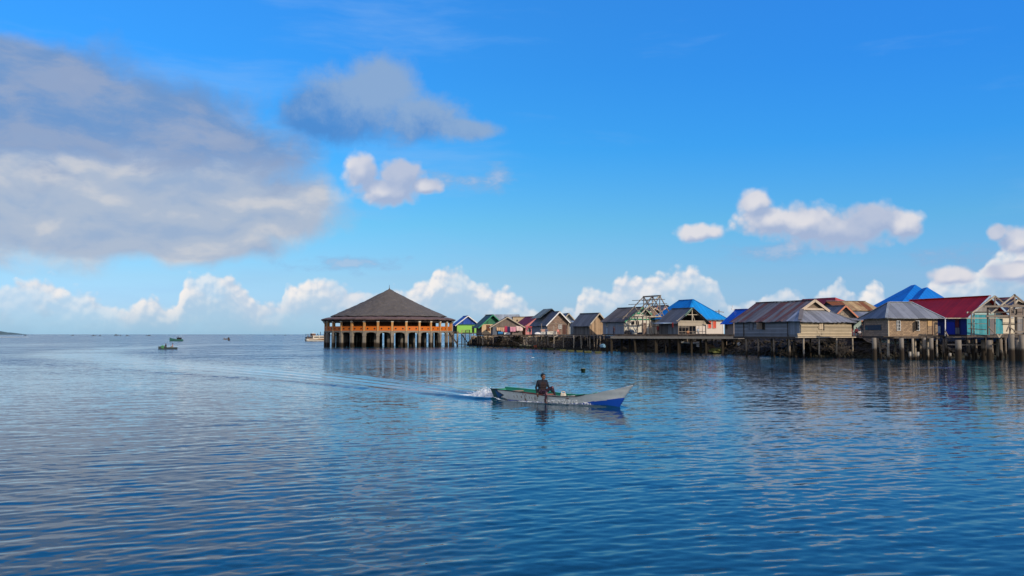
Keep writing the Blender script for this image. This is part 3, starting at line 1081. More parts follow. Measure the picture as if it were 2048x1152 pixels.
    def post(s, x, y, mat=None, r=0.10, zt=None, z0=-1.2, name="stilt", sq=False, lean=(0, 0)):
        zt = s.zf - 0.262 if zt is None else zt
        mb = MB()
        if sq:
            mb.beam((x - lean[0], y - lean[1], z0), (x, y, zt), r * 2)
        else:
            mb.tube((x - lean[0], y - lean[1], z0), (x, y, zt), r * 1.08, r, 10, 0.02)
        return s.part(name, mb, mat or M_PILE, smooth=not sq)
    def stilts(s, nx, ny, mat=None, r=0.10, x0=0.15, y0=0.15, onlyedge=True):
        for i in range(nx):
            for j in range(ny):
                if onlyedge and 0 < i < nx - 1 and j > 0:
                    continue
                s.post(x0 + (s.W - 2 * x0) * i / max(nx - 1, 1), y0 + (s.L - 2 * y0) * j / max(ny - 1, 1), mat, r * random.uniform(0.85, 1.15))
# ------------------------------------------------------------------ house surfaces
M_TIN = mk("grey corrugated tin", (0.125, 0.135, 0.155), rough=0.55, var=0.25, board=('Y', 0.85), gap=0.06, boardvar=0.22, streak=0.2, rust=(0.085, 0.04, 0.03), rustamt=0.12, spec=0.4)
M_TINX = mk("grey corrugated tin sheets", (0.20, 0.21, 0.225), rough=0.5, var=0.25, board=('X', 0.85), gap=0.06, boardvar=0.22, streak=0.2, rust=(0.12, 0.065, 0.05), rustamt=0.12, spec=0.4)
M_TINL = mk("pale tin sheets", (0.30, 0.33, 0.34), rough=0.5, var=0.25, board=('X', 0.8), gap=0.06, boardvar=0.2, streak=0.3)
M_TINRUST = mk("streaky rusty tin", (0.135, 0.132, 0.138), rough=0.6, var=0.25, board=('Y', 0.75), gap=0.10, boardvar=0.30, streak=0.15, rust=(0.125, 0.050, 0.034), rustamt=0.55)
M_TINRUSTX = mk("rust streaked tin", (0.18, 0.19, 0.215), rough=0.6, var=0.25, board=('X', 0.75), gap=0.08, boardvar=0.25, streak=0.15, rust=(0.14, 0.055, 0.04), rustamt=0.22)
M_ASB = mk("slate grey roofing", (0.095, 0.105, 0.125), rough=0.7, var=0.25, board=('Y', 0.9), gap=0.05, boardvar=0.15, streak=0.2)
M_BROWNROOF = mk("dark brown roofing", (0.080, 0.052, 0.046), rough=0.75, var=0.3, board=('Y', 0.9), gap=0.06, boardvar=0.25)
M_BGROOF = mk("brown grey roofing", (0.115, 0.100, 0.092), rough=0.75, var=0.3, board=('Y', 0.9), gap=0.06, boardvar=0.22, rust=(0.10, 0.055, 0.045), rustamt=0.2)
M_MAROON = mk("maroon roofing", (0.18, 0.017, 0.022), rough=0.6, var=0.2, board=('Y', 0.9), gap=0.05, boardvar=0.15, streak=0.2)
M_RED = mk("crimson painted roofing", (0.44, 0.013, 0.010), rough=0.5, var=0.15, board=('Y', 0.8), gap=0.05, boardvar=0.12, streak=0.15)
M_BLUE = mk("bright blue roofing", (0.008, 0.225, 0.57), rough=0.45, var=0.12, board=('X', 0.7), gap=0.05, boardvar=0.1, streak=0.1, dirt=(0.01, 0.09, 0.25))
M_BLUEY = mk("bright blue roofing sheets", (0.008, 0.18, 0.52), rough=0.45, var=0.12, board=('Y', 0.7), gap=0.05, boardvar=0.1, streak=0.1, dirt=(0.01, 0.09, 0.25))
M_ROYAL = mk("royal blue roofing", (0.008, 0.070, 0.42), rough=0.45, var=0.12, board=('Y', 0.8), gap=0.06, boardvar=0.12, streak=0.1, dirt=(0.01, 0.03, 0.2))
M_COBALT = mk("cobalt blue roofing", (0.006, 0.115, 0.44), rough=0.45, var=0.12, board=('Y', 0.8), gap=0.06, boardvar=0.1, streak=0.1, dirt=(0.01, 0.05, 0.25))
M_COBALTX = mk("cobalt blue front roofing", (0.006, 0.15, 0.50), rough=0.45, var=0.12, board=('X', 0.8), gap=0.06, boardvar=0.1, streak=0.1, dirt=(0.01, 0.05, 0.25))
M_GREENROOF = mk("green edged roofing", (0.06, 0.115, 0.105), rough=0.65, var=0.25, board=('Y', 0.9), gap=0.05, boardvar=0.15)
M_RUSTY = mk("rusty ochre tin", (0.42, 0.29, 0.14), rough=0.7, var=0.3, board=('X', 0.85), gap=0.08, boardvar=0.2, streak=0.3, rust=(0.20, 0.065, 0.02), rustamt=0.55)

W_LIME = mk("lime green paint", (0.26, 0.56, 0.10), var=0.12, streak=0.15, dirt=(0.12, 0.25, 0.06))
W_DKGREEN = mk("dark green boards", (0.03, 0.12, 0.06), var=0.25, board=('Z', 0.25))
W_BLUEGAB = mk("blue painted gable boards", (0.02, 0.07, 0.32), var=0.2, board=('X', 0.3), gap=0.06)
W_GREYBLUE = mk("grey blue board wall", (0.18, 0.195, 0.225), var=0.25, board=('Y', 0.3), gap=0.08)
W_CREAM = mk("cream painted wall", (0.60, 0.42, 0.24), var=0.12, streak=0.2)
W_GREENGAB = mk("green gable boards", (0.035, 0.15, 0.085), var=0.25, board=('X', 0.3), gap=0.06)
W_TAUPE = mk("taupe boards", (0.18, 0.138, 0.113), var=0.2, board=('X', 0.35), gap=0.07, boardvar=0.18)
W_TANCONC = mk("tan rendered wall", (0.46, 0.35, 0.22), var=0.2, streak=0.4)
W_PINK = mk("pink painted wall", (0.55, 0.21, 0.20), var=0.15)
W_BRICKTAN = mk("tan brick wall", (0.27, 0.185, 0.140), var=0.2, weave=0.28, streak=0.2)
W_BAMBOO = mk("woven bamboo wall", (0.37, 0.255, 0.160), var=0.18, weave=0.17, streak=0.3, patch=((0.22, 0.15, 0.10), 0.4, 1.2))
W_BAMBOOSH = mk("woven bamboo side wall", (0.36, 0.26, 0.19), var=0.2, weave=0.2, streak=0.3)
W_BAMBOOTALL = mk("split bamboo boards", (0.34, 0.23, 0.14), var=0.3, board=('X', 0.28), gap=0.14, boardvar=0.4)
W_GREYTIN = mk("grey tin wall", (0.26, 0.28, 0.28), var=0.15, board=('X', 0.8), gap=0.04, boardvar=0.15)
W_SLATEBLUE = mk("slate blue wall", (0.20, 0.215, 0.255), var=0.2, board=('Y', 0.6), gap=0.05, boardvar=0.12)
W_OFFWHITE = mk("off white boards", (0.62, 0.58, 0.48), var=0.15, board=('X', 0.6), gap=0.04, boardvar=0.1, streak=0.3)
W_MINT = mk("mint green gable paint", (0.23, 0.50, 0.36), var=0.2, board=('X', 0.5), gap=0.05, boardvar=0.15)
W_GREENTRIM = mk("green trim", (0.04, 0.25, 0.13), var=0.25)
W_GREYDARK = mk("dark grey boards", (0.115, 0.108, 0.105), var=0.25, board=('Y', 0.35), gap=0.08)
W_PALEPLANK = mk("pale plank panel", (0.36, 0.30, 0.22), var=0.2, board=('Z', 0.3), gap=0.08, boardvar=0.2)
W_CREAMWHITE = mk("cream white wall", (0.62, 0.54, 0.46), var=0.08, streak=0.15)
W_TAUPESIDE = mk("taupe side wall", (0.25, 0.21, 0.19), var=0.15, board=('X', 0.5), gap=0.05, boardvar=0.12)
W_SIDING = mk("weathered blue grey siding", (0.175, 0.190, 0.220), var=0.3, board=('Z', 0.24), gap=0.10, boardvar=0.3, streak=0.3, dirt=(0.05, 0.05, 0.06))
W_SIDINGV = mk("blue grey tin siding", (0.175, 0.205, 0.250), var=0.2, board=('Y', 0.4), gap=0.06, boardvar=0.15)
W_PLANK = mk("sun bleached planks", (0.40, 0.325, 0.215), var=0.22, nscale=0.8, board=('Z', 0.21), gap=0.11, boardvar=0.28, streak=0.35, dirt=(0.14, 0.12, 0.10))
W_ORANGE = mk("salmon orange paint", (0.60, 0.215, 0.12), var=0.15, streak=0.2)
W_AQUA = mk("pale aqua wall", (0.40, 0.50, 0.45), var=0.15)
W_DEEPBLUE = mk("deep blue boards", (0.010, 0.030, 0.19), var=0.25, board=('Y', 0.9), gap=0.05, boardvar=0.4)
W_TEAL = mk("teal painted boards", (0.045, 0.27, 0.31), var=0.3, board=('X', 0.45), gap=0.05, boardvar=0.2, patch=((0.20, 0.36, 0.30), 0.5, 0.8))
W_GREYGAB = mk("grey gable sheet", (0.27, 0.25, 0.23), var=0.15, board=('X', 0.6), gap=0.04, boardvar=0.12)
D_BROWN = mk("brown door", (0.085, 0.035, 0.026), var=0.2)
D_PLY = mk("plywood door", (0.55, 0.34, 0.15), var=0.15)
D_DARK = mk("dark doorway", (0.012, 0.014, 0.014), var=0.2)
D_REDOR = mk("red orange shutter", (0.60, 0.085, 0.045), var=0.12)
D_BLUEDOOR = mk("ultramarine door", (0.012, 0.035, 0.40), var=0.2)
D_GREYDOOR = mk("grey door", (0.17, 0.15, 0.15), var=0.2)
M_BLUETRIM = mk("pale blue trim", (0.30, 0.40, 0.50), var=0.15)
M_ORTRIM = mk("orange trim board", (0.52, 0.20, 0.11), var=0.15)

# ------------------------------------------------------------------ houses from the pavilion to the right
# lime green cabin
h = House("stilt_house", "lime green stilt house with a blue gable and white bargeboards beside the pavilion", 914, 226, 14, xr=957, L=6, fpy=665.5, epy=648.5)
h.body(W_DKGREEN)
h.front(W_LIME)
h.gable_roof(h.z(632, h.W / 2, 0), M_ROYAL, W_BLUEGAB, M_WHITE, ov=0.55, of=0.5)
h.front(W_DKGREEN, z0=h.ze - 0.28, z1=h.ze, name="green_fascia", y=-0.09, th=0.045)
x0, x1 = h.fx(944), h.fx(948.5)
h.panel('front', x0, x1, h.zf + 0.05, h.zf + 1.75, D_DARK)
h.stilts(4, 2)
# its landing with a railing and slatted skirt
def landing():
    D = 222.0
    a, b = ux(915) * D, ux(940) * D
    root = empty("jetty_landing", (a, D, 0), 0, "small wooden landing with yellowish railing posts in front of the lime green house", "landing")
    W = b - a
    z = zat(665.3, D)
    MB().box(0, W, 0, 2.6, z - 0.2, z).build("deck", M_WOOD, root)
    for i in range(4):
        x = 0.1 + (W - 0.2) * i / 3
        MB().beam((x, 0.02, -1.2), (x, 0.02, z + 0.72), 0.2).build("post", mk("yellowish post", (0.36, 0.30, 0.16), var=0.25, tide=0.4), root)
    rl = MB()
    rl.beam((1.0, -0.02, z + 0.66), (W, -0.02, z + 0.66), 0.09)
    for i in range(12):
        x = 1.0 + (W - 1.0) * i / 11
        rl.beam((x, -0.02, z), (x, -0.02, z + 0.62), 0.06)
    rl.build("railing", mk("yellowish post", (0.36, 0.30, 0.16)), root)
    sk = MB()
    for i in range(13):
        x = 0.9 + (W - 1.2) * i / 12
        if 5 <= i <= 8:
            continue
        sk.beam((x, 0.35, 0.55), (x, 0.35, z - 0.25), 0.12, 0.03)
    sk.beam((0.3, 0.38, 0.62), (W, 0.38, 0.62), 0.1)
    sk.build("slat_screen", M_WOOD, root)
    MB().box(-0.3, W - 0.6, -0.5, 0.2, 0.32, 0.46).build("lower_landing", M_DKWOOD, root)
    st = MB()
    for k in range(7):
        f = k / 6
        st.box(1.0 + 1.6 * f, 1.28 + 1.6 * f, -0.3, 0.3, z - 0.35 - (z - 0.9) * f, z - 0.28 - (z - 0.9) * f)
    st.beam((0.95, -0.28, z - 0.3), (2.8, -0.28, 0.5), 0.08, 0.2)
    st.build("stair", M_DKWOOD, root)
landing()

# cream fronted house with green gable
h = House("stilt_house", "cream fronted stilt house with a green gable and a slatted brown window", 963.5, 213, 18, xr=1004, xl=952.5, fpy=669, epy=648.5)
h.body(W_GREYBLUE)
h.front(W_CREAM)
h.gable_roof(h.z(630, h.W / 2, 0), M_GREENROOF, W_GREENGAB, W_GREENTRIM, ov=1.1, of=0.9)
h.window('front', h.fx(973), h.fx(979.5), h.z(661, 0, 0), h.z(650.5, 0, 0), D_BROWN, mk("brown louvres", (0.20, 0.075, 0.035), board=('Z', 0.2), gap=0.3, boardvar=0.3), bars=(0, 2))
h.post(0.3, 0.2, M_PILEL, 0.16, zt=h.zf - 0.3)
h.post(0.3, 2.4, M_PILE, 0.18, zt=h.zf - 0.3)
h.post(0.2, 4.2, M_PILE, 0.2, zt=h.zf - 0.3)
h.post(2.5, 3.2, M_PILE, 0.14, zt=h.zf - 0.3)

# brown roofed house with the laundry porch
h = House("stilt_house", "brown roofed stilt house with a taupe gable over an open porch hung with laundry", 985, 203, 6, xr=1044.5, L=5, fpy=669.5, epy=652)
h.body(W_GREYDARK, y0=1.9)
h.gable_roof(h.z(634.5, h.W / 2, 0), M_BROWNROOF, W_TAUPE, M_WOODL, ov=0.75, of=0.45)
h.front(W_TAUPE, z0=h.ze - 0.2, z1=h.ze, name="porch_beam", y=0.0, th=0.12)
h.part("side_screen", MB().box(0, 0.08, 0.02, 1.88, h.zf, h.ze - 0.05), W_GREYBLUE)
h.part("porch_screen", MB().box(0.05, 1.0, -0.05, 0.0, h.zf, h.ze - 0.21), W_GREYBLUE)
for k in range(4):
    x = 0.9 + (h.W - 1.0) * k / 3
    h.part("porch_post", MB().beam((x, 0.06, h.zf), (x, 0.06, h.ze - 0.2), 0.1), M_WOOD)
h.part("porch_rail", MB().box(h.W * 0.66, h.W, -0.02, 0.05, h.zf, h.zf + 0.45), W_TAUPE)
LAUNDRY = h
for x in np.linspace(0.2, h.W - 0.2, 3):
    h.post(float(x), 0.0, M_PILE, 0.09)

# long roofed building and the tan block behind
h = House("long_building", "long low building with a flat grey ridge behind the green gabled house", 967, 240, 0, xr=1041, L=6, zf=2.0, epy=640)
h.body(W_TANCONC)
h.hip_roof(zat(628.8, 243), M_TINL, ((0.3, 3), (h.W - 0.3, 3)), ov=0.2)
h = House("tan_block_house", "plain tan block house with tiny square openings beyond the laundry porch", 1026, 232, 3, xr=1062, L=6, zf=2.0, epy=634.5)
h.body(W_TANCONC)
h.part("parapet", MB().box(-0.1, h.W + 0.1, -0.1, h.L, h.ze + 0.003, h.ze + 0.2), W_TAUPE)
for px in (1034.5, 1044.5, 1052):
    h.window('front', h.fx(px) - 0.12, h.fx(px) + 0.12, h.z(642.2, 0, 0), h.z(639.5, 0, 0), W_TAUPE, D_DARK, (0, 0), fw=0.04)

# maroon roof with pink wall
h = House("stilt_house", "pink walled house under a sloping dark maroon roof", 1051, 206, 22, xr=1090, L=7, fpy=669, epy=650.5)
h.body(W_PINK)
h.gable_roof(h.z(633, h.W * 0.62, 0), M_MAROON, W_PINK, None, ov=0.6, of=0.6, xm=h.W * 0.62)
h.part("fascia", MB().box(-0.6, h.W * 0.55, -0.66, -0.6, h.ze - 0.5, h.ze - 0.18), mk("red fascia", (0.35, 0.05, 0.05)))
h.panel('front', 1.6, 2.4, h.zf + 0.1, h.zf + 1.6, D_DARK)
h.window('front', 0.4, 1.0, h.zf + 0.7, h.zf + 1.5, M_WHITE, D_DARK, (1, 0))
h.stilts(4, 2)

# tan brick gable house
h = House("stilt_house", "tan brick gabled house with white bargeboards and a dark brown door", 1094.5, 184, 22, xr=1139, L=8, fpy=668.5, epy=647)
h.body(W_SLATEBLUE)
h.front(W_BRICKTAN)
zr = h.z(623.5, h.W / 2, 0)
h.gable_roof(zr, M_ASB, W_BRICKTAN, M_WHITE, ov=0.55, of=0.7)
h.part("upper_roof", MB().wavy_slab((-0.2, 3.6, h.ze + 1.2), (-0.2, 8.2, h.ze + 1.2), (h.W / 2 + 0.2, 8.2, zr + 0.75), (h.W / 2 + 0.2, 3.6, zr + 0.75))
       .slab([(h.W / 2 + 0.2, 3.6, zr + 0.78), (h.W / 2 + 0.2, 8.2, zr + 0.78), (h.W * 0.95, 8.2, h.ze + 1.5), (h.W * 0.95, 3.6, h.ze + 1.5)], 0.08), mk("greenish ridge roofing", (0.15, 0.19, 0.185), board=('Y', 0.9), gap=0.05))
h.panel('front', h.fx(1125), h.fx(1131.5), h.zf + 0.05, h.zf + 1.95, D_BROWN)
h.window('front', h.fx(1117), h.fx(1123), h.z(657, 0, 0), h.z(649.5, 0, 0), M_WHITE, mk("pale curtain glass", (0.25, 0.24, 0.22), rough=0.3), (1, 1))
h.part("tie_board", MB().box(0, h.W, -0.08, -0.043, h.ze - 0.06, h.ze + 0.06), M_WOOD)
h.part("porch_post", MB().beam((h.fx(1135), -0.6, h.zf), (h.fx(1135), -0.6, h.ze), 0.12), M_WOODL)
h.stilts(4, 2)

# grey house behind it
h = House("stilt_house", "small grey roofed house half hidden behind the tan brick gable", 1124, 212, 8, xr=1150, L=6, zf=2.8, epy=642)
h.body(W_GREYTIN)
h.gable_roof(zat(627, 212), M_TIN, W_GREYTIN, M_WOODL, ov=0.4, xm=h.W * 0.5)
h.stilts(3, 2)

# bamboo gable house
h = House("stilt_house", "slate roofed house with a tall split bamboo gable wall", 1179, 168, 34, xr=1210, xl=1147, fpy=669, epy=645.5)
h.body(W_GREYDARK)
h.front(W_BAMBOOTALL)
h.gable_roof(h.z(626.8, h.W / 2, 0), M_ASB, W_BAMBOOTALL, M_WOODL, ov=0.75, of=0.7)
h.stilts(4, 3, M_PILE, 0.08)
# corrugated lean-to in front of its long side
h2 = House("tin_shed", "narrow pale corrugated tin shed against the slate roofed house", 1146, 176, 6, xr=1170.5, L=3.0, fpy=668.5, epy=645)
h2.body(W_GREYTIN)
h2.part("roof", MB().slab([(-0.2, -0.3, h2.ze + 0.08), (h2.W + 0.3, -0.3, h2.ze + 0.08), (h2.W + 0.3, 3.1, h2.ze + 0.4), (-0.2, 3.1, h2.ze + 0.4)], 0.06), M_TINL)
h2.part("corner_strip", MB().box(1.45, 1.6, -0.09, -0.002, h2.zf, h2.ze), mk("greenish sheet edge", (0.38, 0.45, 0.38)))
h2.panel('front', 0.05, 0.9, h2.zf, h2.zf + 0.95, W_GREYBLUE, name="low_panel")
h2.stilts(3, 2, M_PILE, 0.07)

# white house with mint gable
h = House("stilt_house", "white house with a mint green gable and a brown grey roof behind the timber frame", 1248.5, 155, 30, xr=1311, xl=1206, fpy=668, epy=640)
h.body(W_SLATEBLUE)
h.front(W_OFFWHITE)
zr = h.z(615, h.W / 2, 0)
h.gable_roof(zr, M_BGROOF, W_MINT, W_GREENTRIM, ov=0.55, of=0.9, ob=0.2)
g = h.W
h.part("gable_beam", MB().box(0.2, g - 0.2, -0.1, -0.004, h.ze + 0.02, h.ze + 0.25).box(g * .28, g * .72, -0.1, -0.004, h.ze + (zr - h.ze) * 0.47, h.ze + (zr - h.ze) * 0.58), W_GREENTRIM)
h.part("gable_panel", MB().prism([(g * .17, -0.03, h.ze + 0.27), (g * .83, -0.03, h.ze + 0.27), (g * .70, -0.03, h.ze + (zr - h.ze) * 0.45), (g * .30, -0.03, h.ze + (zr - h.ze) * 0.45)], (0, 0.026, 0)), W_OFFWHITE)
h.panel('front', h.fx(1283), h.fx(1291.5), h.zf + 0.05, h.zf + 2.0, mk("weathered brown door", (0.20, 0.135, 0.105)))
for a, b in ((1263, 1268), (1272, 1277)):
    h.window('front', h.fx(a), h.fx(b), h.z(648.5, 0, 0), h.z(642.5, 0, 0), W_TAUPE, M_GLASS, (0, 0))
h.window('left', h.ly(1216), h.ly(1213.5), h.z(653, 0, 2), h.z(643, 0, 2), M_WHITE, D_DARK, (0, 0), fw=0.03)
h.panel('left', h.ly(1215.5), h.ly(1213.5), h.zf, h.zf + 1.0, M_BLUETRIM, name="side_panel")
h.part("corner_post", MB().box(-0.06, 0.06, -0.1, 0.02, h.zf, h.ze - 0.003), M_WOODL)
# brown gable right behind it
h = House("stilt_house", "taupe gabled house peeking out behind the mint gable", 1284, 165, 30, xr=1331, L=6, zf=2.9, epy=633)
h.body(W_TAUPE)
h.gable_roof(h.z(616, h.W / 2, 0), M_BROWNROOF, W_TAUPE, M_WOODL, ov=0.4, of=0.5)
h.stilts(3, 2)
h = House("stilt_house", "house with a faded pink gable behind the bare rafters", 1312, 176, 26, xr=1356, L=5, zf=2.9, epy=630)
h.body(W_PINK)
h.gable_roof(h.z(611, h.W / 2, 0), M_TIN, mk("faded pink gable", (0.60, 0.33, 0.30), var=0.1), None, ov=0.4, of=0.4)
h.stilts(3, 2)

# open fronted slate roof house
h = House("stilt_house", "slate roofed house with an open truss gable and pale plank front over a porch", 1356, 143, 27, xr=1412.5, xl=1318, fpy=668.5, epy=642)
h.body(W_GREYDARK, y0=2.6)
h.part("side_wall", MB().box(0, 0.07, 0.02, 2.597, h.zf, h.ze - 0.02), W_GREYBLUE)
zr = h.z(616.5, h.W / 2, 0)
W = h.W
h.gable_roof(zr, M_ASB, None, None, ov=0.7, of=0.5, ob=0.2)
h.part("gable_back", MB().prism([(0.05, 2.59, h.ze), (W - 0.05, 2.59, h.ze), (W / 2, 2.59, zr - 0.05)], (0, 0.06, 0)), M_DARKIN)
tr = MB()
tr.beam((-0.3, 0, h.ze + 0.02), (W + 0.3, 0, h.ze + 0.02), 0.12)
tr.beam((W * .23, 0, h.ze + (zr - h.ze) * .5), (W * .85, 0, h.ze + (zr - h.ze) * .5), 0.10)
tr.beam((W / 2, 0, h.ze), (W / 2, 0, zr - 0.05), 0.14)
tr.beam((-0.2, 0, h.ze - 0.05), (W / 2, 0, zr - 0.05), 0.12)
tr.beam((W + 0.2, 0, h.ze - 0.05), (W / 2, 0, zr - 0.05), 0.12)
tr.beam((W * .6, 0, h.ze), (W * .52, 0, h.ze + (zr - h.ze) * .5), 0.08)
h.part("gable_truss", tr, M_WOODL)
h.part("green_bargeboard", MB().beam((W * .22, -0.3, h.ze + (zr - h.ze) * .42), (W * .47, -0.3, zr - 0.02), 0.06, 0.3), mk("worn green board", (0.16, 0.27, 0.19)))
zp = h.z(652, W / 2, 0)
h.part("plank_front", MB().box(0.02, W - 0.02, -0.03, 0.04, zp, h.ze - 0.06), W_PALEPLANK)
for k in range(9):
    x = 0.1 + (W - 0.2) * k / 8
    h.part("porch_post" if k in (0, 3, 8) else "baluster", MB().beam((x, 0.0, h.zf), (x, 0.0, zp), 0.11 if k in (0, 3, 8) else 0.055), M_WOOD)
h.part("porch_rail", MB().beam((0.1, -0.05, h.zf + 0.42), (W - 0.1, -0.05, h.zf + 0.42), 0.08), M_WOOD)
h.part("floor_inside", MB().box(0, W, 0, 2.597, h.zf - 0.003, h.zf + 0.05), M_DKWOOD)
h.part("eave_sheet", MB().slab([(-2.6, 0.4, h.ze - 0.38), (-0.3, 0.4, h.ze - 0.28), (-0.3, 3.4, h.ze - 0.2), (-2.6, 3.4, h.ze - 0.3)], 0.05), M_BLUETRIM)
SLATE = h

# bright blue hip roof with cream wall and red shutters
h = House("stilt_house", "cream house with two red orange shutters under a bright blue hip roof", 1374, 150, 27, xr=1446.5, L=9, fpy=667.5, epy=635.5)
h.body(W_CREAMWHITE)
zr = zat(599.5, 150 + 5.4)
yr = 2.8
xr_ = h.fx(1391, yr)
yb = 6.8
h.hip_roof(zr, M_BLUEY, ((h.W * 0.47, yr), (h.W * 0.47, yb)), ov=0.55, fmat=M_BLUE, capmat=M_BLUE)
h.part("fascia", MB().box(-0.5, h.W + 0.5, -0.60, -0.56, h.ze - 0.34, h.ze - 0.18), mk("blue fascia", (0.02, 0.20, 0.45)))
for a, b in ((1416, 1422), (1425.5, 1431.5)):
    h.window('front', h.fx(a), h.fx(b), h.z(656, h.W * .7, 0), h.z(642.5, h.W * .7, 0), mk("shutter frame", (0.72, 0.42, 0.36)), D_REDOR, (0, 0), name="shutter", fw=0.06)
h.part("corner_trim", MB().box(h.W - 0.12, h.W + 0.05, -0.08, -0.002, h.zf, h.ze), M_WHITE)
h.stilts(4, 2, M_PILE)

# royal blue roof house
h = House("stilt_house", "taupe house under a deep royal blue roof left of the large plank house", 1467, 138, 28, xr=1520, xl=1449.5, fpy=668.5, epy=644)
h.body(W_TAUPESIDE)
h.front(W_TAUPESIDE)
h.gable_roof(zat(620, 142), M_ROYAL, W_TAUPESIDE, None, ov=0.5, of=0.2, ob=0.5)
h.window('left', h.ly(1455), h.ly(1452), h.z(657, 0, 2), h.z(647, 0, 2), W_TAUPE, D_DARK, (0, 0))
h.part("antenna", MB().beam((2.2, 2.6, h.ze + 2.0), (2.2, 2.6, h.ze + 2.7), 0.06).beam((2.0, 2.6, h.ze + 2.15), (2.7, 2.6, h.ze + 1.95), 0.12, 0.16), M_WHITE)
h.stilts(3, 2, M_PILE)

# the big grey siding house with the dutch gable
h = House("stilt_house", "large plank house with blue grey siding, bleached front and rust streaked roof", 1600, 112, 28, xr=1702, xl=1469, fpy=673.3, epy=638.8)
W, L, ze, zf = h.W, h.L, h.ze, h.zf
h.body(W_SIDING)
h.part("tin_siding", MB().box(-0.05, -0.003, 0.05, h.ly(1577), zf + 0.25, ze - 0.05), W_SIDINGV)
h.part("siding_panel", MB().box(-0.04, -0.003, h.ly(1488) + 0.02, L - 0.02, zf + 0.1, ze - 0.12), W_SIDING)
h.part("panel_board", MB().box(-0.055, -0.003, h.ly(1507), h.ly(1497), zf + 0.85, ze - 0.3), mk("vertical grey boards", (0.15, 0.165, 0.195), board=('Y', 0.2), gap=0.08))
for yy in (h.ly(1577) + 0.06, h.ly(1488)):
    h.part("batten", MB().box(-0.09, -0.056, yy - 0.06, yy + 0.06, zf - 0.1, ze - 0.05), M_DKWOOD)
# front of bleached planks in lapped boards
pl = MB()
z = zf + 0.02
k = 0
while z < ze - 0.12:
    hh = 0.21
    xs = [0.0, W * (0.36 + 0.05 * math.sin(k * 2.1)), W]
    if k < 2:
        xs[0] = -0.55
    for a, b in zip(xs[:-1], xs[1:]):
        dd = random.uniform(0.0, 0.05)
        pl.box(a + random.uniform(0, 0.1), b - 0.015, -0.10 - dd, -0.04, z, z + hh - 0.02)
    z += hh
    k += 1
h.part("plank_front", pl, W_PLANK)
h.part("door", MB().box(W * .345, W * .425, -0.19, -0.16, zf + 0.95, ze - 0.12), mk("plank door", (0.47, 0.37, 0.25), board=('X', 0.25), gap=0.08))
h.part("door_gap", MB().box(W * .43, W * .45, -0.175, -0.158, zf + 0.8, ze - 0.1), D_DARK)
h.part("ledge", MB().box(-0.9, W + 0.4, -0.5, -0.105, zf - 0.14, zf - 0.03), M_WOODL)
h.window('left', h.ly(1529.5), h.ly(1526), h.z(658.5, 0, 6), h.z(645.5, 0, 6), M_DKWOOD, D_DARK, (0, 0))
h.part("shutter", MB().beam((-0.08, h.ly(1525.6), h.z(652, 0, 6)), (-0.75, h.ly(1525.6) + 0.35, h.z(652, 0, 6)), 0.05, 0.85), mk("grey brown shutter", (0.20, 0.16, 0.13)))
# roof: main slopes run to the gablet, a skirt hip closes the front
ov = 0.55
yg = 2.1                                        # plane of the gablet
zr = h.z(601.3, W / 2, yg)
zg = h.z(621.0, W / 2, yg)                      # foot of the gablet
xm = W / 2
sl = (zr - ze) / xm
gx0 = xm - (zr - zg) / sl
gx1 = xm + (zr - zg) / sl
el = ze - ov * sl
m = MB()
m.wavy_slab((-ov, yg - 0.35, el + .07), (-ov, L + 0.5, el + .07), (xm, L + 0.5, zr + .07), (xm, yg - 0.35, zr + .07), 30, 0.06, 0.09, 0.012)
m.wavy_slab((W + ov, yg - 0.35, el + .07), (W + ov, L + 0.5, el + .07), (xm, L + 0.5, zr + .07), (xm, yg - 0.35, zr + .07), 30, 0.06, 0.09, 0.012)
rf = h.part("roof", m, M_TINRUST)
h.part("ridge_cap", MB().beam((xm, yg - 0.36, zr + .1), (xm, L + 0.5, zr + .1), 0.4, 0.06), M_TIN, rf)
sk = MB()
sk.wavy_slab((-ov, -ov, el + 0.02), (W + ov, -ov, el + 0.02), (gx1 + 0.25, yg - 0.1, zg + .03), (gx0 - 0.25, yg - 0.1, zg + .03), 26, 0.06, 0.07, 0.01)
h.part("front_roof", sk, M_TINRUSTX)
s2 = MB()
s2.slab([(-ov - .02, -ov - .02, el + 0.08), (-ov - .02, yg - 0.3, el + 0.12), (gx0 - 0.2, yg - 0.1, zg + .12)], 0.05)
h.part("hip_sheet", s2, mk("pale grey tin", (0.22, 0.25, 0.30), rough=0.5, var=0.2, board=('Y', 0.7), gap=0.05))
s2 = MB()
s2.slab([(W + ov, -ov, el + 0.08), (W + ov, yg - 0.3, el + 0.12), (gx1 + 0.2, yg - 0.1, zg + .12)], 0.05)
h.part("hip_sheet", s2, mk("pale grey tin", (0.22, 0.25, 0.30), rough=0.5, var=0.2, board=('Y', 0.7), gap=0.05))
h.part("hip_cap", MB().beam((-0.30, -0.35, el + 0.30), (gx0 - 0.05, yg - 0.4, zg + .16), 0.5, 0.05), mk("brownish hip cap", (0.16, 0.145, 0.14)))
gb = MB().prism([(gx0, yg, zg - 0.02), (gx1, yg, zg - 0.02), (xm, yg, zr - 0.05)], (0, 0.08, 0))
h.part("gablet", gb, mk("brown gablet boards", (0.22, 0.16, 0.11), board=('Z', 0.25), gap=0.1))
bb = MB()
bb.beam((gx0 - 0.3, yg - 0.40, zg - 0.1), (xm, yg - 0.40, zr + .02), 0.06, 0.34)
bb.beam((gx1 + 0.3, yg - 0.40, zg - 0.1), (xm, yg - 0.40, zr + .02), 0.06, 0.34)
bb.box(gx0 + .2, gx1 - .2, yg - 0.3, yg - 0.24, zg + 0.05, zg + 0.28)
h.part("bargeboard", bb, mk("beige bargeboard", (0.50, 0.40, 0.29), var=0.15))
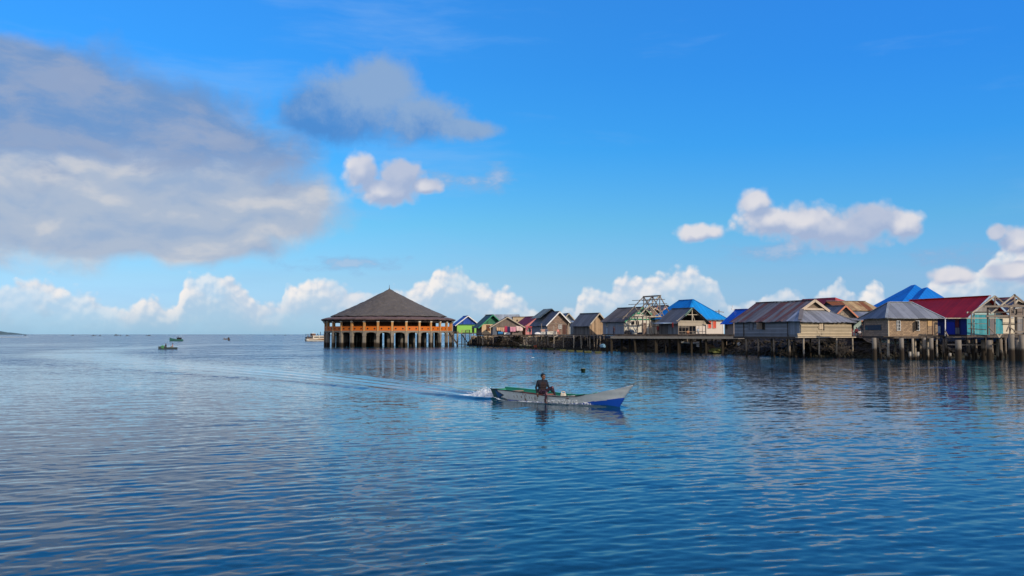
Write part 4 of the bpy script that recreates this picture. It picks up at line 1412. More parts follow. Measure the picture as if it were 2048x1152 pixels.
for px in (1604, 1634.5, 1669.5):
    h.post(h.fx(px), -0.25, M_PILEL, 0.105, zt=zf - 0.15)
h.post(W - 0.05, -0.25, M_PILEL, 0.10, zt=zf - 0.15)
for px in (1578, 1547, 1516, 1492):
    h.post(0.05, h.ly(px), M_PILE, 0.13, zt=zf - 0.27)
for i, j in ((3, 4), (6, 4), (3, 8), (6, 8), (8.6, 5)):
    h.post(i, j, M_PILE, 0.11)

# maroon hip roof behind
h = House("stilt_house", "house with a two tone maroon and red roof behind the bleached plank house", 1672, 152, 24, xr=1728, L=11, zf=2.9, epy=614)
h.body(W_TAUPE)
h.hip_roof(zat(595, 155), M_MAROON, ((h.W * 0.30, 2.0), (h.W * 0.30, 10.0)), ov=0.5, fmat=mk("brick red roofing", (0.33, 0.06, 0.055), board=('X', 0.8), gap=0.05))
h.stilts(3, 2)
# rusty ochre roof
h = House("stilt_house", "house with a streaky rusty ochre tin roof facing the water", 1690, 132, 4, xr=1762, L=7, zf=2.8, epy=621)
h.body(W_GREYDARK)
W = h.W
zr = zat(602.5, 135)
m = MB().wavy_slab((-0.9, -0.5, h.ze + 0.02), (W + 0.1, -0.5, h.ze + 0.02), (W - 0.9, 3.0, zr), (-1.5, 3.0, zr), 30, 0.06, 0.07, 0.01)
m.wavy_slab((-0.9, 7.0, h.ze), (W + 0.1, 7.0, h.ze), (W - 0.9, 3.0, zr), (-1.5, 3.0, zr), 30, 0.06, 0.05)
h.part("roof", m, M_RUSTY)
h.part("side_gable", MB().prism([(-1.1, 0.3, h.ze + 0.1), (-1.1, 6.0, h.ze + 0.1), (-1.35, 3.0, zr - 0.06)], (0.1, 0, 0)), D_DARK)
h.part("ridge_cap", MB().beam((-1.5, 3.0, zr + .04), (W - 0.85, 3.0, zr + .04), 0.3, 0.06), M_TIN)
h.part("lower_roof", MB().wavy_slab((0.6, -3.3, h.ze - 0.95), (W - 0.4, -3.3, h.ze - 0.95), (W - 0.4, -0.3, h.ze - 0.15), (0.6, -0.3, h.ze - 0.15)), M_TINX)
h.stilts(4, 2)
# orange trimmed house with a porch
h = House("stilt_house", "salmon orange house with orange bargeboards and a shaded porch between two plank houses", 1661, 124, 20, xr=1712, L=8, fpy=671, epy=636)
h.body(W_ORANGE)
h.gable_roof(h.z(612, h.W / 2, 0), M_TIN, mk("beige gable", (0.30, 0.25, 0.20), weave=0.3), M_ORTRIM, ov=0.6, of=0.6)
h.stilts(3, 2)
h = House("porch_house", "pale aqua walled porch with a barred window under a thin tin lean to", 1706, 122.5, 2, xr=1733, L=5, fpy=671, epy=639)
h.body(W_AQUA, y0=1.6)
h.part("lean_to_roof", MB().wavy_slab((-0.2, -0.7, h.ze - 0.1), (h.W + 0.2, -0.7, h.ze - 0.1), (h.W + 0.2, 3, h.ze + 0.35), (-0.2, 3, h.ze + 0.35)), M_TINX)
h.part("window", MB().box(h.fx(1711), h.fx(1717), 1.5, 1.597, h.zf + 0.75, h.zf + 1.95), D_DARK)
h.part("porch_post", MB().beam((h.W - 0.2, -0.4, h.zf), (h.W - 0.2, -0.4, h.ze - 0.1), 0.09), M_WOODL)
h.stilts(3, 2, M_PILE)
PORCH = h

# bamboo house with the grey hip roof
h = House("stilt_house", "woven bamboo house with white barred windows under a grey tin hip roof", 1777, 103.5, 6, xr=1875.5, xl=1728, fpy=672.5, epy=634)
W, L = h.W, h.L
h.body(W_BAMBOOSH)
h.front(W_BAMBOO)
zr = zat(604.3, 103.5 + 3.0)
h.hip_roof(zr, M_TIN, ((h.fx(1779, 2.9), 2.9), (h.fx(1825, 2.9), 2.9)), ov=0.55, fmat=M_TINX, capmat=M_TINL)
# the hip towards the viewer's left shows a darker slope
for a, b in ((1794, 1800), (1832, 1838)):
    h.window('front', h.fx(a), h.fx(b), h.z(660.5, 0, 0), h.z(642, 0, 0), M_WHITE, M_GLASS, (1, 2))
h.part("shutter", MB().box(h.fx(1830.5), h.fx(1831.4), -0.5, -0.14, h.z(660.5, 0, 0), h.z(642, 0, 0)), M_DARKIN)
h.panel('front', h.fx(1855), h.fx(1863.5), h.zf + 0.1, h.z(641, 0, 0), W_BAMBOO)
h.panel('front', h.fx(1855), h.fx(1863.5), h.z(652, 0, 0), h.z(641, 0, 0), D_PLY, name="door_panel", d=0.02, d0=0.095)
h.part("door_edge", MB().box(h.fx(1863.6), h.fx(1864.6), -0.13, -0.043, h.zf + 0.1, h.z(641, 0, 0)), D_BROWN)
ban = MB().box(-0.06, -0.012, h.ly(1763), h.ly(1731), h.z(660, 0, 3), h.z(650, 0, 3))
h.part("banner", ban, mk("faded blue painted cloth", (0.035, 0.055, 0.085), var=0.4, patch=((0.03, 0.17, 0.19), 0.9, 0.9), nscale=2))
h.part("corner_trim", MB().box(-0.06, 0.06, -0.07, -0.001, h.zf, h.ze - 0.1), mk("pale bamboo strip", (0.50, 0.40, 0.27)))
h.part("ledge", MB().box(-0.9, 0.6, -0.5, -0.05, h.zf - 0.1, h.zf - 0.003), M_DKWOOD)
for px, y, r, zt in ((1748, -0.7, 0.24, -0.45), (1802.5, -1.2, 0.25, -0.5), (1848, -0.8, 0.20, -0.4), (1862, -1.5, 0.24, -0.5)):
    h.post(h.fx(px, y), y, M_CPILE, r, zt=h.zf + zt * 0.4, name="concrete_pile")
for px, y, r in ((1776, 0.2, 0.14), (1825, -0.2, 0.13), (1830, 0.6, 0.12), (1855, 0.8, 0.14), (1873, 0.2, 0.12), (1760, 3, 0.12), (1790, 3, 0.12), (1815, 3, 0.12), (1840, 3, 0.12)):
    h.post(h.fx(px, y), y, M_PILEL if y < 1 else M_PILE, r)

# big cobalt roof behind
h = House("large_house", "large house showing only its stepped cobalt blue hip roof above the others", 1797, 134, 26, xr=1893, xl=1752, zf=2.9, epy=612)
h.body(W_CREAMWHITE)
W, L = h.W, h.L
zr = zat(568.5, 141)
ya = 4.6
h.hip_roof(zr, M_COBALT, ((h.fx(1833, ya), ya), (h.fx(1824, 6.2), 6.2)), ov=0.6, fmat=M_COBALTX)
zr2 = h.z(574.0, W * .6, 1.8)
pf, pb = (h.fx(1857, 1.6), 1.6, zr2), (h.fx(1845, 5.0), 5.0, zr2)
e0, e1, e2, e3 = (W * .12, -1.5, h.ze - 0.1), (W + 1.3, -1.5, h.ze - 0.1), (W + 1.3, 5.5, h.ze - 0.1), (W * .12, 5.5, h.ze - 0.1)
h.part("lower_roof", MB().wavy_slab(e3, e0, pf, pb).wavy_slab(e1, e2, pb, pf), M_COBALT)
h.part("lower_front_roof", MB().wavy_slab(e0, e1, pf, pf), M_COBALTX)
h.stilts(3, 3)

# crimson roof house with teal front
h = House("stilt_house", "crimson roofed house with deep blue side boards and a teal painted front", 1934, 107, 16, xr=2006, L=12.5, fpy=669.5, epy=628.5)
W, L = h.W, h.L
h.body(W_DEEPBLUE)
h.front(W_TEAL)
zr = h.z(593.5, W / 2, 0)
h.gable_roof(zr, M_RED, W_GREYGAB, M_BLUETRIM, ov=0.6, of=0.9, n=40)
h.part("gable_trim", MB().box(0, W, -0.1, -0.042, h.ze - 0.04, h.ze + 0.3), mk("pale aqua trim", (0.36, 0.46, 0.42)))
h.panel('front', h.fx(1979), h.fx(1990), h.zf + 0.03, h.zf + 2.1, D_GREYDOOR)
h.panel('left', h.ly(1911), h.ly(1895), h.zf + 0.05, h.zf + 1.55, D_BLUEDOOR, name="side_door")
h.panel('left', h.ly(1919), h.ly(1912), h.zf + 0.9, h.zf + 2.0, mk("dark red hatch", (0.11, 0.02, 0.03)), name="hatch")
h.panel('left', h.ly(1919.5), h.ly(1912), h.zf + 0.1, h.zf + 0.85, W_GREYBLUE, name="low_panel")
h.panel('left', h.ly(1882), h.ly(1877), h.zf + 0.2, h.zf + 1.1, M_BLUETRIM, name="low_panel")
for i, (x, y) in enumerate(((0.2, 0.2), (0.2, 4), (0.2, 8), (3, 0.3), (6, 0.3), (W, 0.3))):
    h.post(x, y, M_PILE, 0.13)
h = House("stilt_house", "cream and grey walled house behind the leaning roof trusses at the right edge", 2003, 112.5, 10, W=7.5, L=7, fpy=667, epy=634)
h.body(mk("grey plank wall", (0.20, 0.185, 0.175), board=('X', 0.4), gap=0.07))
h.front(mk("warm cream boards", (0.66, 0.56, 0.40), var=0.1), x0=0.1, x1=h.fx(2029))
h.gable_roof(h.z(600, h.W * .3, 0), M_TIN, W_TAUPE, M_WOODL, ov=0.3, of=0.3, xm=h.W * .3)
h.stilts(4, 2, M_PILE)
h = House("stilt_house", "distant house with a faded pink red roof between the trusses", 1993, 135, 20, W=6, L=6, zf=2.9, epy=618)
h.body(W_TAUPE)
h.gable_roof(h.z(596, h.W / 2, 0), mk("faded pink red roofing", (0.36, 0.12, 0.11), board=('Y', 0.8)), W_CREAM, None, ov=0.4)
h.stilts(3, 2)
# ------------------------------------------------------------------ rubble bank under the village
def bank():
    pts = [Vector((x, y, 0)) for x, y in SHORE]
    S = 620
    segs = [(pts[i + 1] - pts[i]).length for i in range(len(pts) - 1)]
    tot = sum(segs)
    rows, off = [], [-3.0, -1.5, -0.5, 0.0, 0.3, 0.7, 1.1, 1.6, 2.2, 3.0, 4.2, 6, 9, 14, 24, 45]
    for k in range(S + 1):
        d = tot * k / S
        i = 0
        while i < len(segs) - 1 and d > segs[i]:
            d -= segs[i]
            i += 1
        p = pts[i].lerp(pts[i + 1], d / segs[i])
        # smoothed inland direction
        a, b = pts[max(i - 1, 0)], pts[min(i + 2, len(pts) - 1)]
        tg = (b - a).normalized()
        nrm = Vector((-tg.y, tg.x, 0))
        if nrm.y < 0:
            nrm = -nrm
        rows.append((p, nrm))
    vs = []
    for p, nrm in rows:
        left = p.x < ux(1140) * p.y
        wall = 0.42 if p.x < ux(1085) * p.y else 1.0        # the walled stretch on the left is steep
        for o in off:
            q = p + nrm * (o * wall if o < 5 else o)
            h = -0.9 + 0.9 * min(1, max(0, (o + 1.5) / 1.5)) if o < 0 else 0
            prof = (2.35 if left else 2.0) if o < 5 else 2.55
            if o >= 0:
                h = prof * min(1.0, (o / 3.2) ** 0.8)
            nz = mnoise.fractal(Vector((q.x * 0.9, q.y * 0.9, 0)), 1.0, 2.0, 4)
            h += nz * 0.28 * (1 if -1 < o < 8 else 0.4)
            vs.append((q.x + nrm.x * nz * 0.2, q.y + nrm.y * nz * 0.2, h))
    M = len(off)
    fs = [(k * M + j, (k + 1) * M + j, (k + 1) * M + j + 1, k * M + j + 1) for k in range(S) for j in range(M - 1)]
    m, t, b = new_mat("coral rubble")
    co = t.n('ShaderNodeTexCoord').outputs['Object']
    vo = t.n('ShaderNodeTexVoronoi')
    t.l(co, vo.inputs['Vector'])
    vo.inputs['Scale'].default_value = 2.6
    z = t.sep(co)[2]
    n1 = t.noise(co, 1.1, 4, 0.6)
    col = t.mix(t.sstep(z, 1.2, 2.0), (0.13, 0.10, 0.072), (0.34, 0.265, 0.175))
    col = t.mix(1.0, col, t.ramp(t.sep(vo.outputs['Color'])[0], [(0, (0.45, 0.42, 0.40)), (0.6, (1, 0.97, 0.9)), (1, (1.7, 1.6, 1.45))]), 'MULTIPLY')
    shade = t.sstep(t.sep(co)[0], ux(1085) * 178, ux(1160) * 165)      # shade under the houses, put into the rubble colour towards the right
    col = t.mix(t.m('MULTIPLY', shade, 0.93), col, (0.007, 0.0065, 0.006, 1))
    wet = t.sstep(t.m('ADD', z, t.m('MULTIPLY', n1, 0.4)), 0.35, 0.85)
    col = t.mix(wet, (0.022, 0.022, 0.014), col)
    t.put(b.inputs['Base Color'], col)
    b.inputs['Roughness'].default_value = 0.95
    bn = t.n('ShaderNodeBump')
    bn.inputs['Strength'].default_value = 1.0
    bn.inputs['Distance'].default_value = 0.25
    t.l(vo.outputs['Distance'], bn.inputs['Height'])
    t.l(bn.outputs[0], b.inputs['Normal'])
    mb = MB()
    mb.add(vs, fs)
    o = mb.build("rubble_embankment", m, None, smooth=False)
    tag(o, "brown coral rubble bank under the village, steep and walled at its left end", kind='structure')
    # loose stones lying on the slope: nobody could count them
    st = MB()
    ico = [(0.0, 0.0, -1), (0.72, -0.53, -0.45), (-0.28, -0.85, -0.45), (-0.89, 0, -0.45), (-0.28, 0.85, -0.45), (0.72, 0.53, -0.45),
           (0.28, -0.85, 0.45), (-0.72, -0.53, 0.45), (-0.72, 0.53, 0.45), (0.28, 0.85, 0.45), (0.89, 0, 0.45), (0, 0, 1)]
    icf = [(0, 1, 2), (1, 0, 5), (0, 2, 3), (0, 3, 4), (0, 4, 5), (1, 5, 10), (2, 1, 6), (3, 2, 7), (4, 3, 8), (5, 4, 9),
           (1, 10, 6), (2, 6, 7), (3, 7, 8), (4, 8, 9), (5, 9, 10), (6, 10, 11), (6, 11, 7), (7, 11, 8), (8, 11, 9), (9, 11, 10)]
    for _ in range(4200):
        k = random.randrange(S)
        if random.random() < 0.35:
            k = random.randrange(int(S * 0.42))
        p, nrm = rows[k]
        wall = 0.42 if p.x < ux(1085) * p.y else 1.0
        o_ = random.choice((random.uniform(-0.5, 3.4), random.uniform(-0.3, 1.2)))
        q = p + nrm * o_ * wall
        left = p.x < ux(1140) * p.y
        h = (2.35 if left else 2.0) * min(1.0, max(0, o_ / 3.2) ** 0.8) + (0.3 * o_ if o_ < 0 else 0)
        r = random.uniform(0.12, 0.34)
        rot = Matrix.Rotation(random.uniform(0, 6.28), 3, 'Z') @ Matrix.Rotation(random.uniform(0, 3), 3, 'X')
        sx_, sy_, sz_ = r * random.uniform(.8, 1.5), r, r * random.uniform(.5, .9)
        st.add([rot @ Vector((a * sx_ * random.uniform(.8, 1.2), b_ * sy_, c * sz_)) + Vector((q.x, q.y, h + r * .2)) for a, b_, c in ico], icf)
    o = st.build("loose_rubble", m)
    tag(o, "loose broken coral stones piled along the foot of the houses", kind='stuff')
bank()

# far low island and bright sand bar on the left of the horizon
def island():
    D = 5200.0
    mb = MB()
    n = 60
    vs = []
    x0, x1 = ux(-160) * D, ux(30) * D
    for k in range(n + 1):
        f = k / n
        x = x0 + (x1 - x0) * f
        hgt = 25.0 * (min(1, (1 - f) * 5.0) ** 0.6) * (0.75 + 0.4 * mnoise.noise(Vector((f * 18, 0, 0))) + 0.15 * mnoise.noise(Vector((f * 60, 3, 0))))
        for yy, hh in ((-60, 0), (-20, hgt * .8), (40, hgt), (120, hgt * .6), (200, 0)):
            vs.append((x, D + yy, max(hh, 0) + 0.2))
    fs = [(k * 5 + j, (k + 1) * 5 + j, (k + 1) * 5 + j + 1, k * 5 + j + 1) for k in range(n) for j in range(4)]
    mb.add(vs, fs)
    o = mb.build("island_hill", mk("far wooded island", (0.10, 0.155, 0.155), var=0.3, nscale=0.03, streak=0), None, smooth=True)
    tag(o, "low wooded island far away at the left edge of the horizon", kind='structure')
    mb = MB()
    D1 = dwater(674.6)
    mb.add([(ux(-200) * D1, D1 - 40, 0.10), (ux(45) * D1, D1 - 8, 0.10), (ux(48) * D1, D1 + 8, 0.10), (ux(-200) * D1, D1 + 60, 0.10)], [(0, 1, 2, 3)])
    mb.prism([(ux(-200) * D1, D1 - 40, 0.11), (ux(45) * D1, D1 - 8, 0.11), (ux(48) * D1, D1 + 8, 0.11), (ux(-200) * D1, D1 + 60, 0.11)], (0, 0, 0.25))
    o = mb.build("sand_bank", mk("pale sand", (0.55, 0.58, 0.56), var=0.1, nscale=0.05, streak=0))
    tag(o, "thin pale sand bank in front of the far island", kind='structure')
island()

# ------------------------------------------------------------------ decks, walkways, timber frames
def beam_part(root, name, p, q, w, mat, h=None):
    off = root.location
    mb = MB().beam(Vector(p) - off, Vector(q) - off, w, h)
    return mb.build(name, mat, root)
def tube_part(root, name, p, q, r, mat, r1=None):
    off = root.location
    mb = MB().tube(Vector(p) - off, Vector(q) - off, r, r1, 12, 0.02)
    return mb.build(name, mat, root, smooth=True)

# concrete walkway
M_DECKC = mk("grey concrete walkway", (0.30, 0.265, 0.215), rough=0.9, var=0.25, streak=0.4, bump=0.3)
def walkway():
    A, B = at(1221, 674, 147.0), at(1476, 674, 134.0)
    A.z = B.z = 2.66
    root = empty("concrete_walkway", A, 0, "long concrete walkway on square pillars in front of the timber frame and slate roofed house", "walkway")
    d = (B - A).normalized()
    nrm = Vector((-d.y, d.x, 0))
    mb = MB()
    for o_, h0, h1, e in ((0.0, -0.42, 0.0, 0.0), (2.4, -0.42, -0.004, 0.0)):
        pass
    L = (B - A).length
    mb = MB()
    mb.prism([Vector((0, 0, -0.36)), d * L + Vector((0, 0, -0.36)), d * L + nrm * 2.6 + Vector((0, 0, -0.36)), nrm * 2.6 + Vector((0, 0, -0.36))], (0, 0, 0.36))
    mb.build("slab", M_DECKC, root)
    dk = MB()
    dk.prism([d * 0.5 + nrm * 0.6 + Vector((0, 0, 0.003)), d * L + nrm * 0.6 + Vector((0, 0, 0.003)), d * L + nrm * 3.4 + Vector((0, 0, 0.003)), d * 0.5 + nrm * 3.4 + Vector((0, 0, 0.003))], (0, 0, 0.28))
    dk.build("timber_deck", M_DKWOOD, root)
    def colm(px, off, wdt, lean=0.0, mat=M_CONC):
        u = ux(px)
        t_ = (u * (A.y + nrm.y * off) - (A.x + nrm.x * off)) / (d.x - u * d.y)
        p = A + d * t_ + nrm * off
        beam_part(root, "pillar", (p.x + lean, p.y, -1.3), (p.x, p.y, 2.29), wdt, mat)
    for px, off, wd, lean in ((1223, 0.25, 0.36, 0), (1214, 2.3, 0.40, 0), (1269, 0.3, 0.30, 0.25), (1243, 2.2, 0.36, 0), (1259, 2.3, 0.36, 0), (1291, 2.0, 0.42, 0), (1312, 0.4, 0.44, 0),
                              (1339, 1.8, 0.30, 0), (1357, 0.4, 0.34, 0), (1383, 0.3, 0.26, 0), (1401, 1.8, 0.36, 0), (1412, 0.35, 0.28, 0), (1445, 0.3, 0.34, 0), (1450, 2.2, 0.3, 0), (1474, 1.0, 0.3, 0)):
        colm(px, off, wd, lean)
    for px, off in ((1331, 0.5), (1360.5, 0.5), (1381, 2.3), (1424, 2.0)):
        u = ux(px)
        t_ = (u * (A.y + nrm.y * off) - (A.x + nrm.x * off)) / (d.x - u * d.y)
        p = A + d * t_ + nrm * off
        tube_part(root, "pole", (p.x, p.y, -1.2), (p.x, p.y, 2.29), 0.10, M_PILEL)
walkway()

# bare timber frame of a house under construction
def frame_house():
    h = House("timber_house_frame", "bare timber roof frame of an unfinished house with a thick ridge beam and crossing rafters", 1286, 146.5, 30, xr=1345, xl=1243, fpy=668.5, epy=632.5)
    W, L, ze, zf = h.W, h.L, h.ze, h.zf
    zr = h.z(591.5, W / 2 + .3, 0.6)
    xm = h.fx(1320, 0.6)
    zr = h.z(591.5, xm, 0.6)
    yb = h.L * 0.86
    def P(name, p, q, w_, mat=M_WOOD, hh=None):
        h.part(name, MB().beam(p, q, w_, hh), mat)
    P("ridge_beam", (xm, 0.3, zr), (xm, yb, zr), 0.17, M_WOOD, 0.24)
    for k, y in enumerate((0.6, yb * .5, yb - 0.15)):
        P("rafter", (-0.5, y, ze - 0.4 if k else ze), (xm, y, zr), 0.13, M_WOODL if k == 0 else M_WOOD)
        P("rafter", (W + 0.4, y, ze - 0.1), (xm, y, zr), 0.13, M_WOOD)
        P("king_post", (xm, y, ze), (xm, y, zr), 0.12)
        P("strut", (xm * 0.5, y, ze + (zr - ze) * .5), (xm, y, ze), 0.09, M_WOODL)
        P("strut", (xm + (W - xm) * .5, y, ze + (zr - ze) * .5), (xm, y, ze), 0.09, M_ORTRIM if k == 1 else M_WOOD)
        P("tie_beam", (-0.3, y, ze), (W + 0.3, y, ze), 0.13, M_WOODL if k == 0 else M_WOOD)
    for f in (0.33, 0.62, 0.82):
        P("purlin", (xm * f - 0.3, -0.3, ze + (zr - ze) * f), (xm * f - 0.3, L + 0.9, ze + (zr - ze) * f), 0.09)
        P("purlin", (W - (W - xm) * f, -0.3, ze + (zr - ze) * f), (W - (W - xm) * f, L, ze + (zr - ze) * f), 0.09)
    for y0, y1 in ((0.6, yb * .5), (yb * .5, yb - 0.15)):
        P("brace", (xm, y0, ze + (zr - ze) * .35), (xm, y1, zr), 0.09)
        P("brace", (xm, y1, ze + (zr - ze) * .35), (xm, y0, zr), 0.09)
    P("wall_plate", (0, -0.2, ze - 0.05), (0, L + 1.2, ze - 0.05), 0.13)
    P("wall_plate", (W, -0.2, ze - 0.05), (W, L, ze - 0.05), 0.13)
    P("girt", (-0.03, -0.2, zf + 1.45), (-0.03, L + 0.8, zf + 1.45), 0.11)
    P("girt", (-0.03, 0.2, zf + 1.3), (W * .9, 0.2, zf + 1.35), 0.10)
    for px in (1258, 1275):
        P("post", (0, h.ly(px), zf), (0, h.ly(px), ze), 0.14, M_WOOD)
    for px in (1286, 1293, 1299.5):
        P("post", (h.fx(px), 0, zf), (h.fx(px), 0, ze), 0.13, M_WOOD)
    P("post", (W * .95, 0, zf), (W * .95, 0, ze), 0.15, M_DKWOOD)
    P("post", (xm, L * .9, zf), (xm, L * .9, ze), 0.13)
    P("leaning_pole", (h.fx(1302), -0.3, zf), (h.fx(1299), -0.1, zf + 1.9), 0.09, M_WOOD)
    h.part("loose_board", MB().beam((h.fx(1280), 0.5, zf + 1.52), (h.fx(1306), 0.5, zf + 1.75), 0.5, 0.08), M_DKWOOD)
frame_house()

# trusses and scaffold at the right edge
def right_frame():
    root = empty("roof_truss_frame", at(1985, 668, 101), 0, "bare roof trusses and posts of an unfinished house over the water at the right edge", "timber frame")
    root.location.z = 0
    def P(name, a, b, w_, mat=M_WOOD, hh=None):
        beam_part(root, name, at(*a), at(*b), w_, mat, hh)
    D1, D2 = 103.0, 99.0
    P("rafter", (1944, 626, D1), (1989.5, 592, D1), 0.15, M_WOODL)
    P("rafter", (2032, 626, D1), (1989.5, 592, D1), 0.15, M_WOOD)
    P("king_post", (1989.5, 612, D1), (1989.5, 591, D1), 0.13, M_WOOD)
    P("rafter", (1981, 627, D2), (2029, 590, D2), 0.15, M_WOODL)
    P("rafter", (2076, 627, D2), (2029, 590, D2), 0.15, M_WOOD)
    P("king_post", (2029, 627, D2), (2029, 588, D2), 0.15, M_WOOD)
    P("strut", (2010, 612, D2), (2028, 600, D2), 0.09, M_WOOD)
    P("strut", (2030, 616, D2 - .2), (2052, 613, D2 - .2), 0.14, M_WHITE)
    P("tie_beam", (1968, 613, D2 - .3), (2110, 611.5, D2 - .3), 0.17, M_WOOD, 0.2)
    P("tie_beam", (1938, 624.5, D1 + .1), (2090, 624.5, D1 + .1), 0.14, M_DKWOOD)
    P("tie_beam", (1972, 632.5, D2 - .2), (2100, 631, D2 - .2), 0.16, M_WOOD, 0.2)
    P("eave_beam", (1895, 636.5, D1), (2100, 636, D1), 0.10, M_WOODL)
    for px, D, t_, b_, w_, m in ((1975.5, D2, 613, 669, 0.14, M_DKWOOD), (2020, D2 - .3, 612, 669, 0.15, M_WOOD), (2032, D2 + 1, 612, 668, 0.19, M_DKWOOD), (1943, D1, 626, 672, 0.12, M_WOOD),
                                 (1948, D1 + .6, 626, 672, 0.10, M_WOOD), (1990, D1 + 1, 625, 668, 0.12, M_WOOD), (2047, D2, 612, 668, 0.14, M_WOOD)):
        P("post", (px, b_, D), (px, t_, D), w_, m)
    P("diagonal_brace", (1976, 652, D2 + .1), (1988, 665, D2 + .1), 0.11, M_WOOD)
    P("diagonal_brace", (2013, 663, D2 - .4), (2021, 645, D2 - .4), 0.11, M_WOOD)
    P("diagonal_brace", (2020, 655, D2 - .5), (2030, 662, D2 - .5), 0.11, M_WOOD)
    P("rail", (2028, 663.5, D2 - .4), (2100, 663.5, D2 - .4), 0.2, M_WOOD)
    P("rail", (1936, 647.5, D1 + .1), (1976, 647.5, D1 + .1), 0.07, M_WOOD)
    P("rail", (1937, 657, D1 + .1), (1972, 659.5, D1 + .1), 0.09, M_WOOD)
    P("rail", (2004, 646, D2 + 2), (2048, 646.5, D2 + 2), 0.10, M_WOOD)
    P("rail", (2004, 649, D2 + 2.2), (2030, 649, D2 + 2.2), 0.10, M_DKWOOD)
    # the lighter rail frame further left
    P("rail_post", (1890.5, 672, D1 + .2), (1890.5, 636, D1 + .2), 0.09, M_WHITE)
    P("rail_top", (1890.5, 636.6, D1 + .2), (1943, 636.6, D1 + .2), 0.09, M_WHITE)
    P("rail_stay", (1890.5, 662, D1), (1896, 672, D1), 0.11, M_WOOD)
right_frame()

def right_pier():
    D = 101.0
    A, B = at(1893, 672.5, 104.5), at(2120, 671.5, 99.5)
    z = 2.72
    root = empty("timber_jetty", (A.x, A.y, 0), 0, "rough timber jetty on thick round concrete piles below the roof trusses", "jetty")
    d = Vector((B.x - A.x, B.y - A.y, 0))
    L = d.length
    d.normalize()
    n = Vector((-d.y, d.x, 0))
    dk = MB()
    for k in range(7):
        o_ = n * (0.1 + k * 0.55)
        dk.beam(o_ + Vector((0, 0, z - 0.05)) + d * random.uniform(-.3, .4), o_ + d * L + Vector((0, 0, z - 0.05 + random.uniform(-.03, .03))), 0.48, 0.09)
    dk.build("deck", M_WOOD, root)
    j = MB()
    k = 0.3
    while k < L:
        j.beam(d * k + Vector((0, 0, z - 0.24)) - n * 0.3, d * k + n * 4 + Vector((0, 0, z - 0.24)), 0.16, 0.22)
        k += 1.9
    j.build("deck_frame", M_DKWOOD, root)
    M_TALL = M_CPILE
    upper = MB()
    p0 = d * (L * .44) + n * 1.0
    upper.prism([p0 + Vector((0, 0, z + 0.2)), d * L + n * 1.0 + Vector((0, 0, z + 0.2)), d * L + n * 4 + Vector((0, 0, z + 0.2)), p0 + n * 3 + Vector((0, 0, z + 0.2))], (0, 0, 0.14))
    upper.build("upper_deck", M_WOOD, root)
    for px, D_, r, zt, mat in ((1916, 100.0, 0.33, 2.36, M_CPILE), (1966, 104, 0.26, 2.36, M_CPILE), (1977.5, 101.5, 0.30, 2.34, M_CPILE), (1994, 105, 0.15, 2.45, M_PILEL), (2000, 107, 0.16, 2.45, M_PILE),
                               (2022.5, 98.5, 0.33, 3.0, M_CPILE), (2034.5, 100, 0.25, 2.4, M_CPILE), (2043, 98.0, 0.28, 2.9, M_CPILE), (1892, 106, 0.15, 2.5, M_CPILE), (1937, 108, 0.15, 2.5, M_PILE),
                               (1944.5, 105.5, 0.15, 2.5, M_CPILE), (1951, 108, 0.14, 2.5, M_PILE), (1983, 109, 0.15, 2.6, M_PILE), (2062, 99, 0.3, 2.6, M_CPILE), (2085, 100, 0.3, 2.6, M_CPILE), (2105, 99, 0.3, 2.6, M_CPILE)):
        x = ux(px) * D_
        tube_part(root, "pile", (x + random.uniform(-.06, .06), D_, -1.3), (x, D_, zt), r * 1.03, mat, r * 0.97)
    beam_part(root, "tie_rail", at(1895, 689, 104), at(1964, 690, 104), 0.13, M_WOOD)
    beam_part(root, "tie_rail", at(1984, 689, 104), at(1992, 689, 104), 0.13, M_WOOD)
    for a, b in (((1994, 668, 100), (1999, 676, 100)), ((1998, 674, 100.2), (2003, 668, 100.2))):
        beam_part(root, "loose_brace", at(*a), at(*b), 0.14, M_WOODL)
right_pier()

# cut pile stubs standing in the water
ORD = ("first", "second", "third", "fourth", "fifth", "sixth", "seventh", "eighth", "ninth", "tenth", "eleventh", "twelfth", "thirteenth", "fourteenth", "fifteenth")
for i, (px, D, r, zt, where) in enumerate(((1819, 103, 0.15, 0.98, "just left of the middle support of the woven bamboo house"), (1835, 103, 0.15, 0.95, "just right of the middle support of the woven bamboo house"),
                                (1899, 104, 0.15, 0.80, "left of the thickest concrete pile of the jetty"), (1931, 106, 0.15, 0.75, "right of the thickest concrete pile of the jetty"), (1962.5, 106, 0.14, 0.85, "under the jetty, close left of the two paired concrete piles"))):
    x = ux(px) * D
    mb = MB().tube((0, 0, -1.2), (0, 0, zt), r * 1.05, r, 12, 0.01)
    o = mb.build("pile_stub", mk("stub concrete", (0.34, 0.305, 0.255), tide=0.35, bump=0.3), None, True, (x, D, 0))
    tag(o, "short cut off concrete pile " + where, "pile stub", "cut off pile stubs standing in the water")

